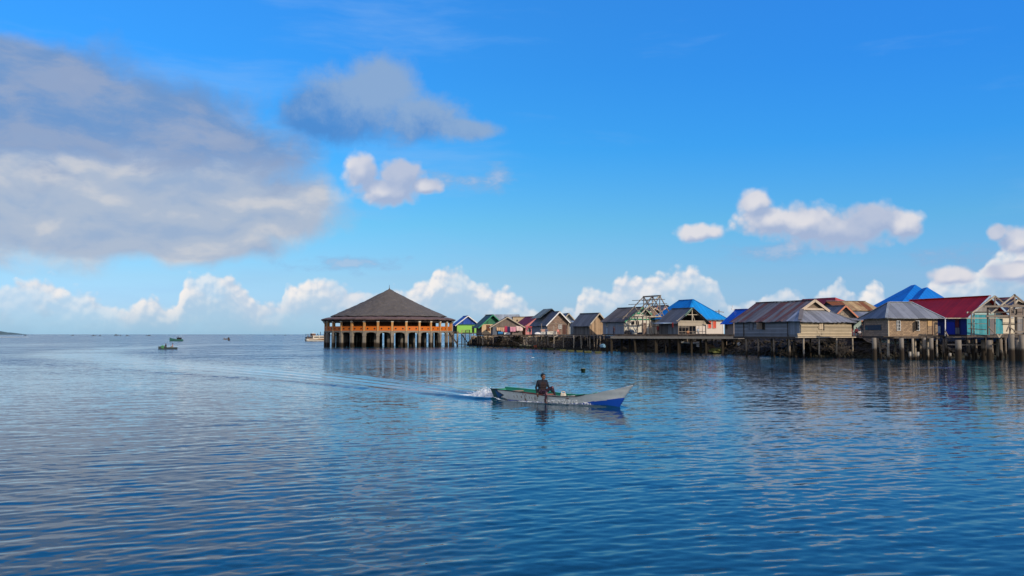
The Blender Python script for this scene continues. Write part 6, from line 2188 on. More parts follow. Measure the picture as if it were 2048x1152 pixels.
def person(label, loc, rotz, J, top, low, sleeve='long', trouser='short', voxel=0.02, group=None, hands=False, skin=None, headturn=0.0, scale=1.0, extra=None, topmat2=None):
    """J: joints in metres, x forward, y left, z up from the seat or the ground"""
    root = empty("person", loc, rotz, label, "person", group)
    root.scale = (scale,) * 3
    mb = MB()
    seg = []          # p, q, r, material   0 skin 1 top 2 lower 3 second top colour
    def C(a, b, r0, r1, m):
        a, b = Vector(J[a]) if isinstance(a, str) else Vector(a), Vector(J[b]) if isinstance(b, str) else Vector(b)
        capsule(mb, a, b, r0, r1)
        seg.append((a, b, (r0 + r1) / 2, m))
    pel, che, nek, hed = (Vector(J[k]) for k in ('pelvis', 'chest', 'neck', 'head'))
    up = (che - pel).normalized()
    side = (Vector(J['lsh']) - Vector(J['rsh'])).normalized()
    # torso
    for f, hw, dp in ((0.0, 0.095, 0.115), (0.35, 0.085, 0.105), (0.7, 0.10, 0.112), (1.0, 0.115, 0.112)):
        c = pel.lerp(che, f)
        capsule(mb, c - side * hw, c + side * hw, dp * .92, dp * .92)
    seg.append((pel - side * .09, pel + side * .09, 0.11, 2))
    seg.append((pel.lerp(che, .25), che, 0.16, 1))
    seg.append((che - side * .1, che + side * .1, 0.12, 1))
    # shoulders and neck
    C('rsh', 'lsh', 0.066, 0.066, 1)
    C(che, che.lerp(nek, .8), 0.11, 0.06, 1)
    C(nek - Vector((0, 0, .03)), hed - Vector((0, 0, .03)), 0.052, 0.050, 0)
    # head
    hr = Matrix.Rotation(headturn, 3, 'Z')
    def hp(x, y, z):
        return hed + hr @ Vector((x, y, z))
    ellipsoid(mb, hp(-.012, 0, .032), (.093, .074, .092), hr)
    ellipsoid(mb, hp(.018, 0, -.040), (.068, .056, .078), hr)
    capsule(mb, hp(.085, 0, .012), hp(.100, 0, -.022), .010, .015, 8)       # nose
    capsule(mb, hp(.070, -.034, .022), hp(.070, .034, .022), .014, .014, 8)  # brow
    capsule(mb, hp(.075, -.018, -.062), hp(.075, .018, -.062), .010, .010, 8)  # lips
    capsule(mb, hp(.066, 0, -.092), hp(.072, 0, -.098), .018, .016, 8)       # chin
    for s_ in (-1, 1):
        capsule(mb, hp(-.008, s_ * .074, .012), hp(-.004, s_ * .076, -.022), .016, .012, 8)   # ears
    seg.append((hp(0, 0, .04), hp(.01, 0, -.05), .085, 0))
    # arms
    for s_ in 'rl':
        C(s_ + 'sh', s_ + 'el', 0.058, 0.045, 1)
        C(s_ + 'el', s_ + 'wr', 0.043, 0.031, 1 if sleeve == 'long' else 0)
        w_, e_ = Vector(J[s_ + 'wr']), Vector(J[s_ + 'el'])
        d = Vector(J.get(s_ + 'hd', w_ + (w_ - e_))) - w_
        if hands:
            pn = Vector(J.get(s_ + 'pn', (0.2, 0, 1)))
            hand(mb, seg, w_ + d.normalized() * 0.02, d, pn, voxel)
        else:
            e2 = w_ + d.normalized() * 0.11
            capsule(mb, w_, e2, 0.032, 0.026)
            seg.append((w_ + d.normalized() * .03, e2, 0.03, 0))
    # legs
    for s_ in 'rl':
        hip, kn, an = s_ + 'hip', s_ + 'kn', s_ + 'an'
        C(hip, kn, 0.088, 0.060, 2)
        C(kn, an, 0.058, 0.038, 2 if trouser == 'long' else 0)
        a = Vector(J[an])
        t_ = Vector(J.get(s_ + 'to', a + Vector((.16, 0, -.05))))
        capsule(mb, a - (t_ - a).normalized() * .05 - Vector((0, 0, .03)), t_, 0.042, 0.030)
        seg.append((a - Vector((0, 0, .03)), t_, 0.04, 0))
    if extra:
        extra(mb, seg)
    o = mb.build("body", [skin or SKIN, top, low, topmat2 or top], root, True)
    md = o.modifiers.new("remesh", 'REMESH')
    md.mode = 'VOXEL'
    md.voxel_size = voxel
    md.use_smooth_shade = True
    sm = o.modifiers.new("smooth", 'SMOOTH')
    sm.iterations = 2
    sm.factor = 0.5
    dg = bpy.context.evaluated_depsgraph_get()
    dg.update()
    me = bpy.data.meshes.new_from_object(o.evaluated_get(dg))
    o.modifiers.clear()
    old = o.data
    o.data = me
    bpy.data.meshes.remove(old)
    me.materials.clear()
    for m in (skin or SKIN, top, low, topmat2 or top):
        me.materials.append(m)
    # clothing by nearest limb
    n = len(me.polygons)
    cen = np.empty(n * 3, np.float32)
    me.polygons.foreach_get('center', cen)
    cen = cen.reshape(-1, 3)
    best = np.full(n, 1e9)
    mi = np.zeros(n, np.int32)
    for p, q, r, m in seg:
        p_, q_ = np.array(p), np.array(q)
        d = q_ - p_
        L2 = max(float(d @ d), 1e-9)
        tt = np.clip(((cen - p_) @ d) / L2, 0, 1)
        dist = np.linalg.norm(cen - (p_ + tt[:, None] * d), axis=1) - r
        k = dist < best
        best[k] = dist[k]
        mi[k] = m
    if topmat2 is not None:
        fw = side.cross(up)
        loc_ = cen - np.array(che)
        sel = (mi == 1) & (loc_ @ np.array(fw) > 0.05) & (np.abs(loc_ @ np.array(side)) < 0.13)
        mi[sel] = 3
    me.polygons.foreach_set('material_index', mi)
    me.polygons.foreach_set('use_smooth', np.ones(n, bool))
    # hair: a cap following the skull
    hb = MB()
    vs, fs = [], []
    N1, N2 = 18, 9
    for k in range(N2 + 1):
        th = math.pi * 0.60 * k / N2
        for i in range(N1):
            ph = 2 * math.pi * i / N1
            x, y, z = math.sin(th) * math.cos(ph), math.sin(th) * math.sin(ph), math.cos(th)
            drop = 1.0
            if x > 0.25 and k > N2 * .58:
                drop = 0.86
            v = Vector((-.014 + x * .101 * drop, y * .082 * drop, .040 + z * (.104 if z > 0 else .13)))
            if x > 0.3 and z < 0.42:
                v.z = max(v.z, .060)
            v += Vector((0, 0, 1)) * .010 * mnoise.noise(v * 60)
            vs.append(hp(*v))
    for k in range(N2):
        for i in range(N1):
            j = (i + 1) % N1
            fs.append((k * N1 + i, (k + 1) * N1 + i, (k + 1) * N1 + j, k * N1 + j))
    hb.add(vs, fs)
    hb.build("hair", HAIR, root, True)
    if hands:
        for s_ in (-1, 1):
            eb = MB()
            ellipsoid(eb, hp(.076, s_ * .030, .004), (.009, .012, .007), hr, 10)
            eb.build("eye", mk("dark eye", (0.02, 0.015, 0.012), rough=0.2), root, True)
    return root

STAND = dict(pelvis=(0, 0, .95), chest=(.01, 0, 1.27), neck=(0, 0, 1.45), head=(.03, 0, 1.58),
             rsh=(0, -.18, 1.40), lsh=(0, .18, 1.40), rel=(-.03, -.24, 1.12), lel=(-.03, .24, 1.12), rwr=(.06, -.24, .88), lwr=(.06, .24, .88),
             rhip=(0, -.09, .90), lhip=(0, .09, .90), rkn=(.03, -.10, .48), lkn=(.02, .10, .48), ran=(-.02, -.10, .09), lan=(-.02, .10, .09))
SIT = dict(pelvis=(0, 0, .10), chest=(.02, 0, .40), neck=(.02, 0, .57), head=(.06, 0, .70),
           rsh=(0, -.18, .52), lsh=(0, .18, .52), rel=(.05, -.26, .28), lel=(.05, .26, .28), rwr=(.28, -.16, .20), lwr=(.28, .16, .20),
           rhip=(.04, -.09, .09), lhip=(.04, .09, .09), rkn=(.42, -.12, .16), lkn=(.42, .12, .16), ran=(.46, -.12, -.26), lan=(.46, .12, -.26))
def fab(c, n):
    return mk(n, c, rough=0.9, var=0.12, streak=0)
PX = lambda px, D, z: (ux(px) * D, D, z)
person("person in a dark red top standing on the walkway before the slate blue wall", PX(1228, 148.8, 2.64), R(200), STAND, fab((.10, .045, .05), "dark red top"), fab((.03, .03, .05), "dark trousers"), 'short', 'long')
person("person in dark blue clothes standing by the wet laundry at the pink house", PX(1060, 197, 2.80), R(240), STAND, fab((.03, .08, .16), "blue shirt"), fab((.02, .05, .10), "blue trousers"), 'short', 'long', scale=.95)
person("person in a grey blue top bending near the drying clothes at the pink house", PX(1066, 196, 2.80), R(300), STAND, fab((.10, .16, .22), "grey blue shirt"), fab((.04, .05, .09), "navy skirt"), 'short', 'long', scale=.85)
person("person in a black top standing at the post of the aqua porch", PX(1725, 120.5, 2.74), R(250), STAND, fab((.015, .02, .03), "black top"), fab((.02, .03, .05), "black trousers"), 'short', 'long')
person("person in a maroon top sitting on the aqua porch beside the barred window", PX(1713, 120, 3.14), R(280), SIT, fab((.12, .02, .025), "maroon top"), fab((.05, .02, .02), "dark skirt"), 'short', 'long')
person("person in a white shirt crouching on the aqua porch near the standing person", PX(1719, 119, 2.95), R(265), SIT, fab((.5, .45, .42), "white shirt"), fab((.03, .02, .03), "black shorts"), 'short', 'short', scale=.8)
person("shirtless child sitting behind the balusters of the slate roofed porch", PX(1376, 142.5, 3.05), R(270), SIT, fab((.40, .20, .10), "ochre shirt"), fab((.25, .05, .04), "red shorts"), 'short', 'short', scale=.85)
person("child in a pale shirt standing behind the balusters of the slate roofed porch", PX(1396, 144.3, 2.80), R(270), STAND, fab((.42, .48, .50), "pale shirt"), fab((.2, .22, .25), "grey shorts"), 'short', 'short', scale=.72)
person("person in a striped red shirt leaning by the dark post right of the timber frame", PX(1316, 149.5, 2.94), R(250), STAND, fab((.30, .06, .06), "red shirt"), fab((.03, .03, .06), "dark trousers"), 'short', 'long', scale=.95)
# ------------------------------------------------------------------ the passing wooden boat
C0 = Vector((BOAT_S.x - bhy * 0.47, BOAT_S.y + bhx * 0.47, 0))
def interp(x, pts):
    if x <= pts[0][0]: return pts[0][1]
    for (a, va), (b, vb) in zip(pts[:-1], pts[1:]):
        if x <= b:
            f = (x - a) / (b - a)
            f = f * f * (3 - 2 * f) * 0.5 + f * 0.5
            return va + (vb - va) * f
    return pts[-1][1]
SHEER = [(0, .455), (1, .435), (2, .405), (3, .370), (4, .325), (4.8, .315), (5.6, .36), (6.4, .50), (7.2, .70), (8.14, .93)]
STEM = [(-.30, 7.20), (-.10, 7.33), (.42, 7.67), (.72, 7.93), (.93, 8.14)]
PAINT = [(0, .02), (4.6, .03), (5.4, .08), (6.37, .225), (7.67, .42), (8.2, .50)]
ZK = -0.22
def halfbeam(f):
    if f < 0.45:
        return .47 + .09 * math.sin(f / .45 * math.pi / 2)
    return max(.015, .56 * (1 - ((f - .45) / .55) ** 2.1))
def hullpt(f, v, inset=0.0):
    zg = interp(8.14 * f, SHEER)
    z = ZK + (zg - ZK) * v
    s0 = .28 * (1 - v)
    s1 = interp(z if f > .6 else z, STEM)
    s_ = s0 + (s1 - s0) * f
    flare = (0.62 + 0.38 * v ** 0.8) if f < .5 else (0.62 + 0.38 * v ** (0.8 + (f - .5) * 1.2))
    b = max(0.004, halfbeam(f) * flare - inset)
    return s_, b, z

def main_boat():
    root = empty("motor_canoe", C0, BH, "long slender white wooden boat with blue forefoot, rust stains and raised pointed bow", "boat")
    white = mk("chalky white hull paint", (0.74, 0.75, 0.69), rough=0.6, var=0.14, nscale=1.6, streak=0.30, dirt=(0.30, 0.25, 0.19), patch=((0.56, 0.55, 0.48), 0.5, 2.2))
    blue = mk("bright blue hull paint", (0.012, 0.105, 0.56), rough=0.45, var=0.12, streak=0.1, dirt=(0.01, 0.03, .15))
    dgreen = mk("dark green stern paint", (0.018, 0.075, 0.07), rough=0.6, var=0.3)
    pent = mk("mid blue stern panel", (0.012, 0.09, 0.24), rough=0.6, var=0.2)
    black = mk("black outline paint", (0.010, 0.014, 0.022), rough=0.6)
    rust = mk("rust stain", (0.27, 0.165, 0.085), rough=0.9, var=0.5, nscale=9, streak=0)
    deepr = mk("dark rust stain", (0.10, 0.055, 0.03), rough=0.9, var=0.5, nscale=9, streak=0)
    green = mk("green inner paint", (0.03, 0.27, 0.16), rough=0.6, var=0.25, streak=0.3)
    NA, NV = 230, 34
    rg = random.Random(11)
    stains = []
    for _ in range(16):
        s_ = rg.uniform(1.6, 4.2)
        zt = interp(s_, SHEER) - rg.uniform(.03, .16)
        stains.append((s_, zt - rg.uniform(.06, .24), zt, rg.uniform(.012, .028), rg.random() < .1))
    for s_, z1, z0 in ((2.08, .34, .2), (2.33, .33, .10), (3.02, .28, .08), (3.05, .22, .17), (3.55, .30, .12), (6.15, .11, .05)):
        stains.append((s_, z0 + .03, z1, .022, True))
        stains.append((s_ + .02, z0 - .06, z1 - .02, .035, False))
    def matat(f, v):
        s_, b, z = hullpt(f, v)
        zg = interp(8.14 * f, SHEER)
        if s_ < .95:
            k = (z - .02) / max(zg - .02, .1)           # 0 at the water, 1 at the rail
            if s_ < .30 + .16 * (1 - k): return 2
            edge = .92 - 1.05 * abs(k - .46)
            if k > .10 and k < .90:
                if s_ < edge - .10: return 3
                if s_ < edge: return 4
            elif s_ < .5: return 2
        if z < interp(s_, PAINT): return 1
        for a, z0, z1, w_, dk in stains:
            if z0 < z < z1 and abs(s_ - a) < w_ * (0.5 + .5 * (z1 - z) / max(z1 - z0, .01)):
                if mnoise.noise(Vector((s_ * 14, z * 9, a))) > (-.25 if dk else 0.0):
                    return 6 if dk else 5
        return 0
    mb = MB()
    for sd in (-1, 1):
        vs, fs, ms = [], [], []
        for i in range(NA + 1):
            for j in range(NV + 1):
                s_, b, z = hullpt(i / NA, j / NV)
                vs.append((s_, sd * b, z))
        for i in range(NA):
            for j in range(NV):
                a = i * (NV + 1) + j
                fs.append((a, a + NV + 1, a + NV + 2, a + 1))
                ms.append(matat((i + .5) / NA, (j + .5) / NV))
        o = len(mb.f)
        mb.add(vs, fs)
        mb.mi[o:] = ms
    # transom
    mb.cur = 2
    tv, tf = [], []
    for j in range(NV + 1):
        s_, b, z = hullpt(0, j / NV)
        tv += [(s_, -b, z), (s_, b, z)]
    for j in range(NV):
        tf.append((2 * j, 2 * j + 1, 2 * j + 3, 2 * j + 2))
    mb.add(tv, tf)
    mb.build("hull", [white, blue, dgreen, pent, black, rust, deepr], root, True)
    # lining and floor
    li = MB()
    for sd in (-1, 1):
        vs, fs = [], []
        for i in range(101):
            f = .006 + .757 * i / 100
            for j in range(9):
                v = 0.62 + 0.38 * j / 8
                s_, b, z = hullpt(f, v, .035)
                vs.append((s_, sd * b, z - .002))
        for i in range(100):
            for j in range(8):
                a = i * 9 + j
                fs.append((a, a + 9, a + 10, a + 1))
        li.add(vs, fs)
    fl = []
    for i in range(101):
        f = .006 + .757 * i / 100
        s_, b, z = hullpt(f, .62, .03)
        fl += [(s_, -b, z), (s_, b, z)]
    li.add(fl, [(2 * i, 2 * i + 1, 2 * i + 3, 2 * i + 2) for i in range(100)])
    s_, b, z = hullpt(.006, 1.0, .03)
    s2, b2, z2 = hullpt(.006, .6, .03)
    li.add([(s_ + .02, -b, z - .01), (s_ + .02, b, z - .01), (s2 + .02, b2, z2), (s2 + .02, -b2, z2)], [(0, 1, 2, 3)])
    li.build("lining", green, root, True)
    # foredeck
    fd = MB()
    vs = []
    for i in range(41):
        f = .765 + .232 * i / 40
        s_, b, z = hullpt(f, 1.0, .01)
        vs += [(s_, -b, z - .025), (s_, 0, z + .02), (s_, b, z - .025)]
    fs = []
    for i in range(40):
        a = 3 * i
        fs += [(a, a + 1, a + 4, a + 3), (a + 1, a + 2, a + 5, a + 4)]
    fd.add(vs, fs)
    fd.build("foredeck", white, root, True)
    _, bt, zt_ = hullpt(.765, 1, .04)
    _, bb_, zb_ = hullpt(.765, .62, .05)
    xb = hullpt(.765, 1)[0] - .03
    MB().prism([(xb, -bb_, zb_), (xb, bb_, zb_), (xb, bt, zt_ - .03), (xb, -bt, zt_ - .03)], (.03, 0, 0)).build("bulkhead", green, root)
    # rails
    for sd, nm in ((-1, black), (1, green)):
        rl = MB()
        for i in range(60):
            f0, f1 = i / 60 * .76, (i + 1) / 60 * .76
            a, b = hullpt(f0, 1), hullpt(f1, 1)
            rl.beam((a[0], sd * a[1], a[2] + .012), (b[0], sd * b[1], b[2] + .012 + (.02 if sd > 0 else 0)), .055, .035 + (.05 if sd > 0 else 0))
        rl.build("gunwale", nm if sd > 0 else [black], root)
    rl = MB()
    for i in range(20):
        f0, f1 = .30 + i / 20 * .17, .30 + (i + 1) / 20 * .17
        a, b = hullpt(f0, 1), hullpt(f1, 1)
        rl.beam((a[0], -a[1] - .003, a[2] + .025), (b[0], -b[1] - .003, b[2] + .025), .075, .045)
    rl.build("worn_red_rail", mk("worn red rail", (0.26, 0.075, 0.05), var=0.3), root)
    ins = MB()
    for i in range(24):
        f0, f1 = .43 + i / 24 * .22, .43 + (i + 1) / 24 * .22
        a, b = hullpt(f0, 1), hullpt(f1, 1)
        ins.beam((a[0], -a[1] + .045, a[2] + .028), (b[0], -b[1] + .045, b[2] + .028), .06, .03)
    ins.build("inner_rail", mk("pale rail", (0.50, 0.47, 0.40)), root)
    for s_, w_, m in ((1.15, .22, M_WOOD), (3.1, .34, mk("worn red bench", (0.25, 0.085, 0.06), var=0.3)), (4.75, .5, mk("worn red bench", (0.25, 0.085, 0.06)))):
        b = halfbeam(s_ / 8.14) - .05
        z = interp(s_, SHEER)
        th = MB().box(s_ - w_ / 2, s_ + w_ / 2, -b, b, z - .06, z - .02)
        th.build("thwart", m, root)
    b = halfbeam(4.75 / 8.14) - .05
    MB().box(4.46, 4.496, -b, b, .18, interp(4.6, SHEER) + .01).build("bench_edge", M_WHITE, root)
    # engine under a low cover with its long shaft over the stern
    eng = empty("boat_engine", C0 + Vector((0, 0, 0)), BH, "small dark engine with a long shaft near the stern of the white boat", "engine")
    MB().box(.9, 1.45, -.16, .16, .12, .36).build("block", mk("oily engine", (0.05, 0.07, 0.055), var=.4), eng)
    MB().tube((1.0, 0, .25), (-.75, 0, -.18), .03).build("shaft", M_TIN, eng)
    return root
boat = main_boat()

def on_boat(s_, y, z):
    return C0 + Vector((bhx * s_ - bhy * y, bhy * s_ + bhx * y, z))
# jerry can
def jerry():
    s_ = 4.28
    p = on_boat(s_, -.05, interp(s_, SHEER) - .09)
    root = empty("jerry_can", p, R(-20), "cream plastic jerry can standing in the white boat in front of the man", "jerry can")
    m = mk("cream jerry can plastic", (0.68, 0.60, 0.46), rough=0.5, var=0.1, streak=0.1)
    bm = bmesh.new()
    bmesh.ops.create_cube(bm, size=1)
    for v in bm.verts:
        v.co = Vector((v.co.x * .25, v.co.y * .17, v.co.z * .22 + .11))
        if v.co.z > .1:
            v.co.x *= .84
            v.co.y *= .9
    bmesh.ops.bevel(bm, geom=bm.edges[:], offset=.03, segments=3, affect='EDGES')
    me = bpy.data.meshes.new("can_body")
    bm.to_mesh(me)
    bm.free()
    me.materials.append(m)
    link("can_body", me, root)
    hd = MB()
    pts = [(-.085, .20), (-.075, .265), (-.03, .285), (.03, .285), (.07, .265), (.08, .20)]
    for a, b in zip(pts[:-1], pts[1:]):
        hd.tube((a[0], 0, a[1]), (b[0], 0, b[1]), .020, n=8)
    hd.build("handle", m, root, True)
    MB().tube((.055, 0, .215), (.075, 0, .262), .022, n=10).build("cap", mk("red cap", (.35, .05, .04)), root)
jerry()

# the man: sits on the near rail, one arm propped, one leg over the side
seat_s = 3.3
mloc = on_boat(seat_s, -.36, interp(seat_s, SHEER) + .03)
MJ = dict(pelvis=(0, 0, .10), chest=(.02, 0, .40), neck=(.02, .01, .575), head=(.045, .02, .715),
          rsh=(-.01, -.185, .515), lsh=(.0, .19, .515), rel=(-.06, -.265, .26), lel=(.05, .275, .275), rwr=(-.03, -.235, .035), lwr=(.22, .33, .10),
          rhd=(.0, -.22, -.08), lhd=(.30, .36, .06), rpn=(1, -.3, .1), lpn=(.1, .2, 1),
          rhip=(.04, -.09, .085), lhip=(.04, .10, .085), rkn=(.42, -.06, .09), lkn=(.27, .33, .27), ran=(.52, -.13, -.29), lan=(.40, .42, -.14),
          rto=(.65, -.13, -.36), lto=(.52, .50, -.20))
def mlimb(mb, seg):
    # loose hem of the shirt and shorts
    capsule(mb, (-.01, -.10, .13), (-.01, .10, .13), .125, .125)
    seg.append(((-.01, -.10, .16), (-.01, .10, .16), .12, 1))
    capsule(mb, (.05, -.08, .09), (.30, -.06, .09), .10, .082)
    seg.append(((.05, -.08, .09), (.30, -.06, .09), .10, 2))
person("man in dark long sleeves sitting on the white boat's rail, one leg over the side", mloc, R(-90 + 27), MJ,
       mk("dark navy shirt", (0.012, 0.016, 0.026), rough=0.9, var=0.2, streak=0), mk("red patterned shorts", (0.030, 0.014, 0.026), rough=0.9, var=0.2, streak=0, nscale=4, patch=((0.45, 0.20, 0.22), 0.7, 7.0)),
       'long', 'long', voxel=0.009, hands=True, headturn=R(38), scale=1.05, extra=mlimb, topmat2=mk("shirt chest print", (0.020, 0.012, 0.013), rough=0.9, var=0.3, streak=0, patch=((0.06, 0.028, 0.02), 0.8, 14.0)))

# ------------------------------------------------------------------ foam thrown up by the boat
def foam():
    m = mk("white water foam", (0.80, 0.83, 0.84), rough=0.8, var=0.06, streak=0)
    rg = random.Random(5)
    mb = MB()
    ico = [(0, 0, -1), (0.72, -0.53, -0.45), (-0.28, -0.85, -0.45), (-0.89, 0, -0.45), (-0.28, 0.85, -0.45), (0.72, 0.53, -0.45),
           (0.28, -0.85, 0.45), (-0.72, -0.53, 0.45), (-0.72, 0.53, 0.45), (0.28, 0.85, 0.45), (0.89, 0, 0.45), (0, 0, 1)]
    icf = [(0, 1, 2), (1, 0, 5), (0, 2, 3), (0, 3, 4), (0, 4, 5), (1, 5, 10), (2, 1, 6), (3, 2, 7), (4, 3, 8), (5, 4, 9),
           (1, 10, 6), (2, 6, 7), (3, 7, 8), (4, 8, 9), (5, 9, 10), (6, 10, 11), (6, 11, 7), (7, 11, 8), (8, 11, 9), (9, 11, 10)]
    def blob(s_, y, z, r, st=1.0):
        c = on_boat(s_, y, z)
        mb.add([Vector((a * r, b * r, cc * r * st)) + c for a, b, cc in ico], icf)
    # rooster tail behind the stern
    for _ in range(2600):
        u = rg.random() ** 0.8
        s_ = 0.15 - 3.0 * u
        env = 0.42 * math.exp(-((u - .34) / .20) ** 2) + .12 * math.exp(-u * 2.0) + .02
        z = env * rg.random() ** 1.3 * (1.25 if rg.random() < .1 else 1)
        y = rg.gauss(0, .16 + .16 * u)
        blob(s_, y, z - .01, rg.uniform(.012, .036) * (1 - .5 * z / .5) * (1 - .5 * u), rg.uniform(.7, 1.6))
    # mound of broken water below it
    N, Mm = 46, 15
    vs = []
    for i in range(N + 1):
        u = i / N
        s_ = .2 - 3.6 * u
        hgt = .25 * math.exp(-((u - .26) / .20) ** 2) + .07 * math.exp(-u * 2.5)
        wd = .30 + .40 * u
        for j in range(Mm + 1):
            g = 2 * j / Mm - 1
            n_ = mnoise.fractal(Vector((s_ * 4.5, g * 2.5, 1)), 1, 2, 4)
            z = hgt * max(0, 1 - g * g) * (1 + .8 * n_) + .03 * n_ - .035 * abs(g) - .02 * u
            vs.append(on_boat(s_, g * wd, z))
    mb.add(vs, [(i * (Mm + 1) + j, (i + 1) * (Mm + 1) + j, (i + 1) * (Mm + 1) + j + 1, i * (Mm + 1) + j + 1) for i in range(N) for j in range(Mm)])
    # spray along the hull from the bow wave
    for _ in range(1500):
        s_ = rg.uniform(2.2, 6.7)
        al = (6.9 - s_) / 6.9
        f = s_ / 8.14
        b = halfbeam(f) * .80 + .03 + .42 * al * rg.random() ** .7
        h = 1.2 * (.17 * math.exp(-((s_ - 5.3) / .9) ** 2) + .09 * math.exp(-((s_ - 4.0) / .7) ** 2) + .03) * rg.random() ** 1.4
        if mnoise.noise(Vector((s_ * 3.1, 4.0, 0))) + .35 * mnoise.noise(Vector((s_ * 9.0, 1.0, 0))) < rg.uniform(-.35, .35):
            continue
        for sd in ((-1,) if rg.random() < .75 else (1,)):
            blob(s_, sd * b, h, rg.uniform(.006, .019), rg.uniform(.6, 1.4))
    o = mb.build("sea_foam", m, None, True)
    tag(o, "white foam and spray thrown up at the stern and side of the white boat", kind='stuff')
foam()

# ------------------------------------------------------------------ far boats
def vhull(mb, L, B, H, rise=.25, n=22):
    """open boat shell with a pointed bow (towards +x) and a square stern"""
    vs, fs = [], []
    m = 8
    for k in range(n + 1):
        f = k / n
        b = B / 2 * (1 - max(0, (f - .45) / .55) ** 2.2)
        b = max(b, .02)
        zg = H + rise * f ** 3 + .04
        for j in range(m + 1):
            a = math.pi * j / m
            vs.append((-L / 2 + L * f, -b * math.cos(a) * (1 if abs(math.cos(a)) > .5 else 1), zg - (zg + .25) * math.sin(a) ** .7))
    for k in range(n):
        for j in range(m):
            a = k * (m + 1) + j
            fs.append((a, a + m + 1, a + m + 2, a + 1))
    fs.append(tuple(range(m + 1)))
    mb.add(vs, fs)
    # inner floor
    fl = []
    for k in range(n + 1):
        f = k / n
        b = max(B / 2 * (1 - max(0, (f - .45) / .55) ** 2.2) * .86, .015)
        fl += [(-L / 2 + L * f, -b, H * .55), (-L / 2 + L * f, b, H * .55)]
    mb.add(fl, [(2 * k, 2 * k + 1, 2 * k + 3, 2 * k + 2) for k in range(n)])
    return mb

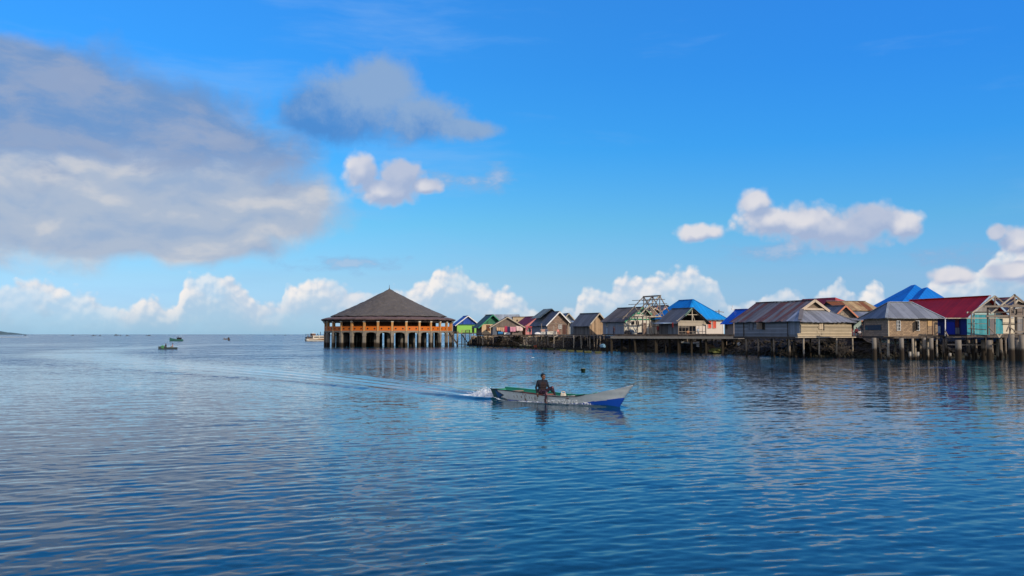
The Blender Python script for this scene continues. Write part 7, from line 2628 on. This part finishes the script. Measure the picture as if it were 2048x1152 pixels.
def far_boats():
    # two people in a small boat
    D = dwater(698.5)
    p = Vector((ux(336) * D, D, 0))
    rt = R(180 + 35)
    root = empty("fishing_boat", p, rt, "small dark boat with two seated people and green netting, far out on the left", "boat")
    vhull(MB(), 3.6, .75, .34).build("hull", mk("dark boat paint", (0.03, 0.05, 0.055), var=.3), root, True)
    for x in (-.9, .3):
        MB().box(x - .12, x + .12, -.30, .30, .30, .34).build("thwart", M_WOOD, root)
    c, s_ = math.cos(rt), math.sin(rt)
    def on(x, y, z): return (p.x + c * x - s_ * y, p.y + s_ * x + c * y, z)
    person("person in a dark top seated forward in the small boat with green netting", on(.35, 0, .35), rt + .3, SIT, fab((.03, .04, .05), "dark top"), fab((.04, .03, .03), "dark shorts"), 'short', 'short')
    person("person in a pale pink top seated in the stern of the boat with netting", on(-.95, 0, .35), rt, SIT, fab((.50, .30, .32), "pale pink top"), fab((.30, .30, .22), "khaki shorts"), 'short', 'short')
    b = bundle(0, 600, 100, (.42, .3, .38), mk("green netting", (.07, .24, .10), var=.4, nscale=6), "heap of green netting in the bow of the small far boat", "net_heap", "net heap")
    b.location = on(1.0, 0, .18)
    # green boat
    D = dwater(682.3)
    p = Vector((ux(353) * D, D, 0))
    root = empty("fishing_boat", p, R(180 + 12), "green fishing boat with a dark engine box and one standing person", "boat")
    vhull(MB(), 5.6, 1.3, .75, .8).build("hull", mk("sea green boat paint", (0.035, 0.13, 0.11), var=.2), root, True)
    MB().box(-2.1, -.2, -.5, .5, .5, 1.5).build("engine_box", mk("black box", (.012, .014, .018)), root)
    MB().box(-2.15, -.15, -.55, .55, 1.503, 1.58).build("lid", M_DARKIN, root)
    MB().beam((1.2, 0, .5), (1.3, 0, 1.4), .1).beam((.7, 0, .5), (.7, 0, 1.2), .09).build("mooring_post", mk("green post", (.04, .12, .10)), root)
    person("person in dark clothes standing in the green fishing boat", Vector(p) + Vector((.75, 0, .42)), R(200), STAND, fab((.02, .025, .03), "dark shirt"), fab((.02, .02, .03), "dark pants"), 'short', 'long')
    # little canoe
    D = dwater(679.0)
    root = empty("fishing_boat", (ux(453.5) * D, D, 0), R(180 + 5), "tiny ochre brown canoe with a dark load, right of the green fishing boat", "boat")
    vhull(MB(), 3.6, .8, .42, .2).build("hull", mk("ochre canoe", (0.14, 0.085, 0.04), var=.2), root, True)
    MB().box(-1.5, -.6, -.3, .3, .3, 1.0).box(-1.3, -.8, -.25, .25, 1.003, 1.25).build("load", mk("dark load", (.03, .03, .03)), root)
    # passenger vessel beside the pavilion
    D = dwater(682.2)
    p = Vector((ux(634) * D, D, 0))
    rt = R(33)
    root = empty("passenger_boat", p, rt, "white and brown passenger boat with people on its roof, left of the pavilion", "boat")
    vhull(MB(), 10.2, 2.6, 1.0, .9).build("hull", mk("white ferry hull", (0.66, 0.62, 0.54), var=.12), root, True)
    MB().box(-4.2, 3.2, -1.27, 1.27, .62, 1.12).build("brown_strake", mk("varnished strake", (0.26, 0.14, 0.065), var=.25), root)
    cab = MB().box(-2.2, 3.4, -1.12, 1.12, 1.122, 2.35).build("cabin", mk("cream cabin", (0.62, 0.55, 0.44)), root)
    for a, b_ in ((-1.7, .5), (.8, 3.0)):
        MB().box(a, b_, -1.16, -1.122, 1.5, 1.95).build("window", M_GLASS, cab)
    MB().box(-2.4, 3.6, -1.25, 1.25, 2.352, 2.44).build("cabin_roof", M_WHITE, root)
    MB().box(-4.9, -2.3, -1.0, 1.0, 1.1, 1.8).build("stern_bench", mk("dark stern seats", (0.05, 0.035, 0.03), var=.4, nscale=3), root)
    for x in (-4.7, -2.6):
        for y in (-1, 1):
            MB().beam((x, y, 1.1), (x, y, 2.95), .09).build("awning_post", M_WOOD, root)
    MB().box(-4.9, -2.3, -1.2, 1.2, 2.95, 3.05).build("awning", mk("dark brown awning", (.09, .05, .035)), root)
    wh = MB().box(-2.6, -.9, -.8, .8, 2.442, 3.3).build("wheelhouse", mk("brown wheelhouse", (.13, .065, .04)), root)
    MB().box(-2.8, -.7, -.95, .95, 3.302, 3.42).build("wheelhouse_roof", M_WHITE, wh)
    MB().tube((-1.8, 0, 3.42), (-1.8, 0, 4.3), .05).build("mast", M_WHITE, wh)
    c, s_ = math.cos(rt), math.sin(rt)
    def on2(x, y, z): return (p.x + c * x - s_ * y, p.y + s_ * x + c * y, z)
    dk, nv = fab((.015, .02, .03), "black shirt"), fab((.03, .03, .04), "charcoal pants")
    person("person standing upright in black on the roof of the passenger boat", on2(1.5, -.2, 2.45), rt, STAND, dk, nv, 'short', 'long')
    person("person sitting on the roof of the passenger boat behind the standing one", on2(.1, -.5, 2.55), rt, SIT, dk, nv, 'short', 'long')
    person("person in a blue grey shirt standing nearest the bow on the passenger boat roof", on2(3.2, -.4, 2.45), rt, STAND, fab((.10, .13, .17), "blue grey shirt"), nv, 'short', 'long', scale=.85)
    for x, y, lab, colr in ((-3.2, -.7, "person in a white shirt seated in the stern of the passenger boat", (.6, .58, .55)), (-4.2, -.6, "person in a dark shirt seated right at the stern of the passenger boat", (.03, .04, .06))):
        person(lab, on2(x, y, 1.82), rt + R(200), SIT, fab(colr, lab[10:26]), nv, 'short', 'long')
    # distant boats near the horizon
    G = "tiny dark boats near the horizon"
    spots = [(51, 671.7, 6, "leftmost tiny boat near the horizon, beside the end of the far island"), (145, 671.2, 7, "second tiny boat from the left near the horizon"),
             (188, 672.0, 9, "long low tiny boat, left one of the close pair near the horizon"), (200, 672.2, 4, "short tiny boat, right one of the close pair near the horizon"),
             (233, 671.2, 9, "tall dark tiny boat in the middle of the horizon row"), (241, 672.2, 3, "smallest speck of a boat just right of the tall dark tiny boat"),
             (255, 672.0, 7, "tiny boat second from the right in the horizon row above the green boat"), (297, 672.0, 10, "tiny boat at the right end of the horizon row, just left of the green boat"),
             (550, 670.6, 3, "speck of a boat on the horizon, left one of two near the passenger boat"), (570, 670.8, 4, "speck of a boat on the horizon, right one of two near the passenger boat")]
    dm = mk("distant boat hull", (0.11, 0.135, 0.165), var=.15)  # haze of distance mixed into this hull colour
    for i, (px, py, wpx, lab) in enumerate(spots):
        D = dwater(py)
        L = wpx * D / F
        root = empty("distant_boat", (ux(px) * D, D, 0), R(180 if i % 2 else 0) + .1, lab, "boat", G)
        h_ = .5 + (1.3 if i == 4 else .1)
        vhull(MB(), L, max(1.2, L * .2), h_ * .8, .6).build("hull", dm, root, True)
        MB().box(-L * .30, L * .05, -.5, .5, .55, h_ + 1.2).box(-L * .33, L * .08, -.6, .6, h_ + 1.203, h_ + 1.35).build("cabin", dm, root)
far_boats()
